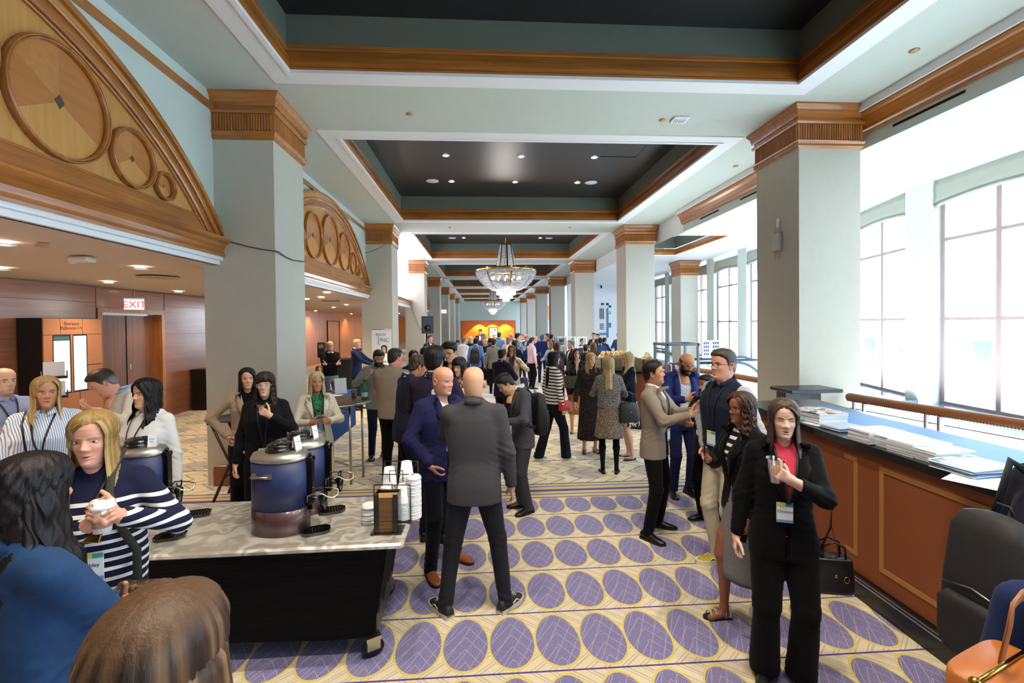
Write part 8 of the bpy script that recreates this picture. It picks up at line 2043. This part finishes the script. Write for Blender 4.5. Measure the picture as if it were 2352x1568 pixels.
# coffee cup between the blonde woman's hands
g1 = ash['grip'](-1); g2 = ash['grip'](1); c = (g1+g2)/2
r = thing('coffee_cup', 'white-lidded paper coffee cup in the blonde woman\'s hands', 'cup', (c[0], c[1], c[2]-.075))
q = MB(); q.lathe([(.001, 0), (.028, 0), (.038, .095), (.001, .095)], n=28); q.build('cup_wall', M_PAPER, r)
q = MB(); q.lathe([(.031, .02), (.0375, .075)], n=28, cap=False); q.v = [(x*1.03, y*1.03, z) for x, y, z in q.v]; q.build('sleeve', plain('kraft_sleeve', '#a08468', .8), r)
q = MB(); q.lathe([(.041, .092), (.042, .098), (.040, .104), (.037, .108), (.036, .120), (.034, .122), (.001, .116)], n=28); q.build('lid', M_LID, r)
# plastic cup of the woman in black
g = blk_w['grip'](1); r = cup_clear('plastic_cup', 'clear plastic cup of pink drink in the black-suited woman\'s hand', (g[0], g[1], g[2]-.055), M_PINK, .125, .043)
g = knit_w['grip'](1); cup_clear('plastic_cup', 'small clear cup held up by the woman in black knit', (g[0], g[1], g[2]-.04), M_WATER, .085, .035)
g = white_w['grip'](-1); r = thing('water_bottle', 'clear water bottle held by the platinum-haired woman', 'bottle', (g[0], g[1], g[2]-.11)); q = MB(); q.lathe([(.001, 0), (.033, 0), (.034, .14), (.03, .17), (.013, .20), (.013, .215)], n=20); q.build('bottle_wall', M_CLEAR, r); q = MB(); q.lathe([(.015, .21), (.015, .235), (.001, .235)], n=14); q.build('cap', M_BPL, r); q = MB(); q.lathe([(.0345, .05), (.0345, .11)], n=20, cap=False); q.build('label', plain('label_violet', '#6a5aa8', .5), r)
# phones
def phone(label, info, sd, name='phone'):
    Ld, S, N, pose = info['hand'][sd]; p = info['world'](info['wr'][sd]+Ld*.09+N*.030); m = frame_at(p, info['wdir'](N), info['wdir'](Ld))
    o = thing_m(name, label, 'phone', m); q = MB(); q.rbox((-.036, -.004, -.075), (.036, .004, .075), .003); q.build('case', M_BPL, o); q = MB(); q.box((-.033, .0042, -.07), (.033, .0048, .07)); q.build('glass', M_BPL, o)
phone('black phone in the lowered hand of the frizzy-haired woman', curly_w, 1)
phone('phone held by the bowed man with the backpack', pack_man, 1)
phone('phone held by the man in pale pink shirt', FP['man in pale pink shirt a'], 1)
# wrist watch
w_ = curly_w; Ld = w_['hand'][1][0]; p0 = w_['world'](w_['wr'][1]-Ld*.015); p1 = w_['world'](w_['wr'][1]+Ld*.01)
q = MB(); q.tube([p0, p1], .031, 18, cap=False); o = q.build('wrist_watch', M_STEEL, label='silver watch on the frizzy-haired woman\'s lowered wrist', cat='watch'); o.modifiers.new('t', 'SOLIDIFY').thickness = .003
w_ = ash; Ld = w_['hand'][1][0]; p0 = w_['world'](w_['wr'][1]-Ld*.02); p1 = w_['world'](w_['wr'][1]+Ld*.005)
q = MB(); q.tube([p0, p1], .030, 18, cap=False); o = q.build('wrist_watch', plain('rose_gold', '#b98a6a', .3, .9), label='rose gold watch on the blonde woman\'s wrist', cat='watch'); o.modifiers.new('t', 'SOLIDIFY').thickness = .003
# backpacks
def backpack(label, info, M, w=.15, d=.17, z0=.92, z1=1.42, pocket=True):
    a = math.radians(info['root'].rotation_euler.z*180/PI); s = info['s']; root = thing('backpack', label, 'backpack', tuple(info['world']((0, .12, 0))[:2])+(0,), info['root'].rotation_euler.z)
    q = MB(); N_ = 28; rings = []
    for z, k, dd in ((z0, .80, .75), (z0+.03, .97, .95), (z0+.15, 1.05, 1.05), (z0+.3, 1.0, .95), (z1-.07, .86, .78), (z1-.015, .62, .52), (z1, .3, .3)):
        rings.append([(w*k*(abs(math.cos(t))**.6)*np.sign(math.cos(t))*s, (d/2+.005+d/2*dd*(abs(math.sin(t))**.6)*np.sign(math.sin(t)))*s, z*s) for t in np.linspace(0, 2*PI, N_+1)[:-1]])
    q.loft(rings, smooth=True); q.build('main_bag', M, root)
    if pocket:
        q = MB(); rings = []
        for z, k in ((z0+.04, .7), (z0+.07, .85), (z0+.22, .85), (z0+.26, .6)):
            rings.append([(w*k*(abs(math.cos(t))**.6)*np.sign(math.cos(t))*s, (d*1.0+.03*(abs(math.sin(t))**.6)*np.sign(math.sin(t)))*s, z*s) for t in np.linspace(0, 2*PI, N_+1)[:-1]])
        q.loft(rings, smooth=True); q.build('front_pocket', M, root)
        q = MB(); q.tube([(-w*.75*s, d*1.03*s, (z0+.28)*s), (0, d*1.08*s, (z0+.31)*s), (w*.75*s, d*1.03*s, (z0+.28)*s)], .003, 5); q.build('zip', M_STEEL, root)
    for sg in (-1, 1):
        q = MB(); q.tube([(sg*.07*s, .0, (z1-.04)*s), (sg*.085*s, -.09*s, 1.485*s), (sg*.10*s, -.20*s, 1.42*s), (sg*.125*s, -.262*s, 1.30*s), (sg*.165*s, -.22*s, 1.15*s), (sg*.17*s, -.09*s, 1.05*s), (sg*.12*s, .01, (z0+.1)*s)], .02*s, 8, flat=.3, up=(1, 0, 0)); q.build('strap', M, root)
    q = MB(); q.tube([(-.03*s, .05*s, z1*s), (-.02*s, .05*s, (z1+.03)*s), (.02*s, .05*s, (z1+.03)*s), (.03*s, .05*s, z1*s)], .005, 6); q.build('grab_handle', M, root)
M_BAGB = plain('black_nylon', '#0d0d10', .6, bump=.4, bscale=300); M_BAGG = plain('charcoal_canvas', '#1b1a1c', .7, bump=.4, bscale=200)
backpack('black backpack on the bowed man in grey suit', pack_man, M_BAGB); backpack('large black backpack at the right edge of the picture', edge_m, M_BAGG, .15, .17, .74, 1.32)
backpack('black backpack on the man in light blue blazer', FP['man in light blue blazer'], M_BAGB); backpack('dark backpack with red trim on the woman with brown bob', FP['woman with brown bob and'], plain('maroon_nylon', '#3a1a24', .6), .13, .13, 1.0, 1.40)
# handbags
def handbag(label, loc, rotz, w, d, h, M, handle=.10, strap=None, name='handbag', taper=.9, flap=False, metal=M_GOLD):
    r = thing(name, label, 'bag', loc, rotz)
    q = MB(); sec = lambda k, z: [(w/2*k*(abs(math.cos(t))**.45)*np.sign(math.cos(t)), d/2*k*(abs(math.sin(t))**.45)*np.sign(math.sin(t)), z) for t in np.linspace(0, 2*PI, 33)[:-1]]
    q.loft([sec(.93, 0), sec(1, .02*h/.2), sec(.97, h*.6), sec(taper, h*.96), sec(taper*.93, h)], smooth=True); q.build('bag_body', M, r)
    if handle:
        for sg in (-1, 1):
            q = MB(); q.tube([(-w*.28, sg*d*.3, h*.97), (-w*.25, sg*d*.3, h+handle*.7), (0, sg*d*.3, h+handle), (w*.25, sg*d*.3, h+handle*.7), (w*.28, sg*d*.3, h*.97)], .006, 8); q.build('handle', M, r)
    if flap: q = MB(); q.box((-w*.47, -d/2-.006, h*.5), (w*.47, -d/2+.0, h)); q.build('flap', M, r)
    q = MB(); q.ball((0, -d/2-.004, h*.55), .010, 10, sc=(1, .4, 1)); q.build('clasp', metal, r)
    return r
def strap(parent, pts, rad, M, name='strap', flat=.3, up=None):
    inv = parent.matrix_world.inverted() if False else (Matrix.Translation(parent.location) @ Matrix.Rotation(parent.rotation_euler.z, 4, 'Z')).inverted()
    P_ = [tuple(inv @ Vector(tuple(map(float, p)))) for p in pts]
    q = MB(); q.tube(P_, rad, 8, flat=flat, up=up); return q.build(name, M, parent)
Wd = blk_w['world']; M_BLEA = plain('black_saffiano', '#0b0b0d', .35)
b = Wd((.245, -.02, .62)); hb = handbag('small black structured handbag hanging at the suited woman\'s hip', tuple(b), -.25, .21, .11, .19, M_BLEA, .09)
strap(hb, [Wd((.18, -.02, .82)), Wd((.235, -.045, 1.0)), Wd((.25, -.03, 1.15)), Wd((.255, .02, 1.0)), Wd((.29, -.02, .82))], .006, M_BLEA)
q = MB(); q.tube([(.012*math.cos(t)+.05, -.06, .09+.016*math.sin(t)) for t in np.linspace(0, 2*PI, 14)], .003, 6); q.build('charm', M_GOLD, hb)
# brown crossbody of the blonde woman
A_ = ash['world']; t = NT('brown_patterned_canvas'); t.P(base=t.ramp(t.voro(t.co(), 55, 'F1'), [(.25, rgb('#9a7448')), (.36, rgb('#4a3020'))]), rough=.45); M_MONO = t.m
b = A_((.22, -.20, .90)); hb = handbag('brown patterned crossbody bag at the blonde woman\'s hip', tuple(b), .45, .22, .07, .13, M_MONO, 0, flap=True); hb.rotation_euler = (0, .25, .45)
def onchest(info, x, z, lift=.012):
    v = info['surf'](x, z, lift=lift); s_ = info['s']; return info['world'](v/s_-info['off'])
strap(hb, [A_((.19, -.20, 1.0))]+[onchest(ash, x, z) for x, z in ((.12, 1.12), (.07, 1.20), (.02, 1.28), (-.03, 1.36), (-.06, 1.43))]+[A_((-.075, .0, 1.515))], .016, plain('dark_olive_webbing', '#22251c', .7), flat=.15, up=(0, -1, 0))
q = MB()
pc_ = [A_(p) for p in ((.14, -.24, 1.02), (.12, -.27, .90), (.15, -.28, .80), (.22, -.28, .765), (.29, -.27, .82), (.32, -.24, .92))]
inv = (Matrix.Translation(hb.location) @ hb.rotation_euler.to_matrix().to_4x4()).inverted(); Pp = np.array([tuple(inv @ Vector(tuple(p))) for p in pc_]); tt = np.linspace(0, 5, 46); Pi = np.stack([np.interp(tt, range(6), Pp[:, i]) for i in range(3)], 1)
for i in range(45):
    a, b2 = Pi[i], Pi[i+1]; q.tube([tuple(a+(b2-a)*.0), tuple(a+(b2-a)*1.1)], .0035 if i % 2 else .0022, 5)
q.build('gold_chain', M_GOLD, hb)
q = MB(); p_ = onchest(ash, .05, 1.235, .018); m_ = inv @ Vector(tuple(p_)); q.rbox((m_.x-.03, m_.y-.01, m_.z-.02), (m_.x+.03, m_.y+.004, m_.z+.02), .006); q.build('buckle', M_GOLD, hb)
# striped blouse woman's bag
S_w = strip_w['world']; b = S_w((-.02, -.21, .90)); hb = handbag('small black shoulder bag on the striped blouse woman', tuple(b), .3, .16, .06, .18, M_BLEA, 0)
strap(hb, [S_w((-.02, -.21, 1.07)), S_w((-.06, -.20, 1.25)), S_w((-.09, -.15, 1.42)), S_w((-.10, -.02, 1.495))], .008, M_BLEA)
# red bag
R_ = strp['world']; b = R_((-.245, -.06, .83)); hb = handbag('small bright red shoulder bag on the striped sweater woman', tuple(b), 1.9, .20, .08, .14, plain('red_leather', '#c92a1e', .35), 0); hb.rotation_euler = (0, 0, math.radians(112-90)+.1)
strap(hb, [R_((-.245, -.06, .96)), R_((-.23, -.07, 1.2)), R_((-.18, -.06, 1.42)), R_((-.08, .0, 1.50))], .008, plain('red_leather', '#c92a1e', .35))
# green bag
G_ = tweed['world']; b = G_((-.28, .03, .78)); hb = handbag('soft dark green leather bag at the tweed dress woman\'s side', tuple(b), .2, .30, .12, .26, plain('dark_green_leather', '#252b20', .45), .16, taper=.8)
O_ = FP['dark-haired woman in bla']['world']; b = O_((-.17, -.20, .96)); handbag('olive green handbag with pale strap on the eating woman\'s arm', tuple(b), -.1, .32, .13, .22, plain('olive_leather', '#3d3d22', .45), .12, taper=.85)
D_ = FP['woman in grey cardigan c']['world']; b = D_((.20, -.12, .66)); handbag('pale denim tote bag hanging beside the grey cardigan woman', tuple(b), -.3, .30, .10, .34, plain('pale_denim', '#9fb2c4', .8), .18, name='tote_bag', taper=.95)
D_ = FP['man in bright light blue']['world']; b = D_((.20, .05, .95)); handbag('dark green shoulder bag on the bright blue shirt', tuple(b), 0, .3, .12, .28, plain('dark_teal_nylon', '#26323a', .7), .2, name='shoulder_bag')
D_ = FP['woman with short brown h']['world']; b = D_((.18, .10, .72)); handbag('blue grey tote beside the woman with beige scarf', tuple(b), 0, .3, .12, .3, plain('slate_tote', '#3d4a5e', .7), .25, name='tote_bag')
# tan leather bag bottom right
b = at_y(2262, 1545, .98); M_TAN = plain('tan_leather', '#a5602c', .4, noise=.12, bump=.3)
hb = handbag('tan leather bag with gold zip in the bottom right corner', (b[0]+.03, b[1], b[2]-.15), .35, .26, .12, .17, M_TAN, 0, name='leather_bag', taper=.94)
q = MB(); q.tube([(-.125, -.01, .172), (0, -.012, .176), (.125, -.01, .172)], .005, 6); q.ball((-.125, -.01, .174), .012, 10); q.build('zip', M_GOLD, hb)
p = [at_y(*v) for v in ((2300, 1515, .96), (2318, 1440, .93), (2326, 1390, .92), (2345, 1368, .95), (2400, 1350, 1.0))]
strap(hb, p, .016, M_TAN, flat=.25); 
# papers held at the chest
g = pack_man['grip'](-1); q = MB(); q.box((-.05, -.001, -.07), (.05, .001, .07)); o = q.build('paper_card', M_PAPER, label='white card in the bowed backpack man\'s hands', cat='paper', loc=tuple(g), rotz=.5)
# necklace
K_ = knit_w['world']; 
if knit_w['surf'] is not None:
    q = MB()
    for i in range(15):
        a = -1+2*i/14; x = .055*a; z = 1.44-.055*(1-a*a); q.ball(tuple(K_((x, -.098-.02*(1-a*a), z))), .009, 8)
    q.build('necklace', M_GOLD, label='chunky gold bead necklace on the woman in black knit', cat='necklace')
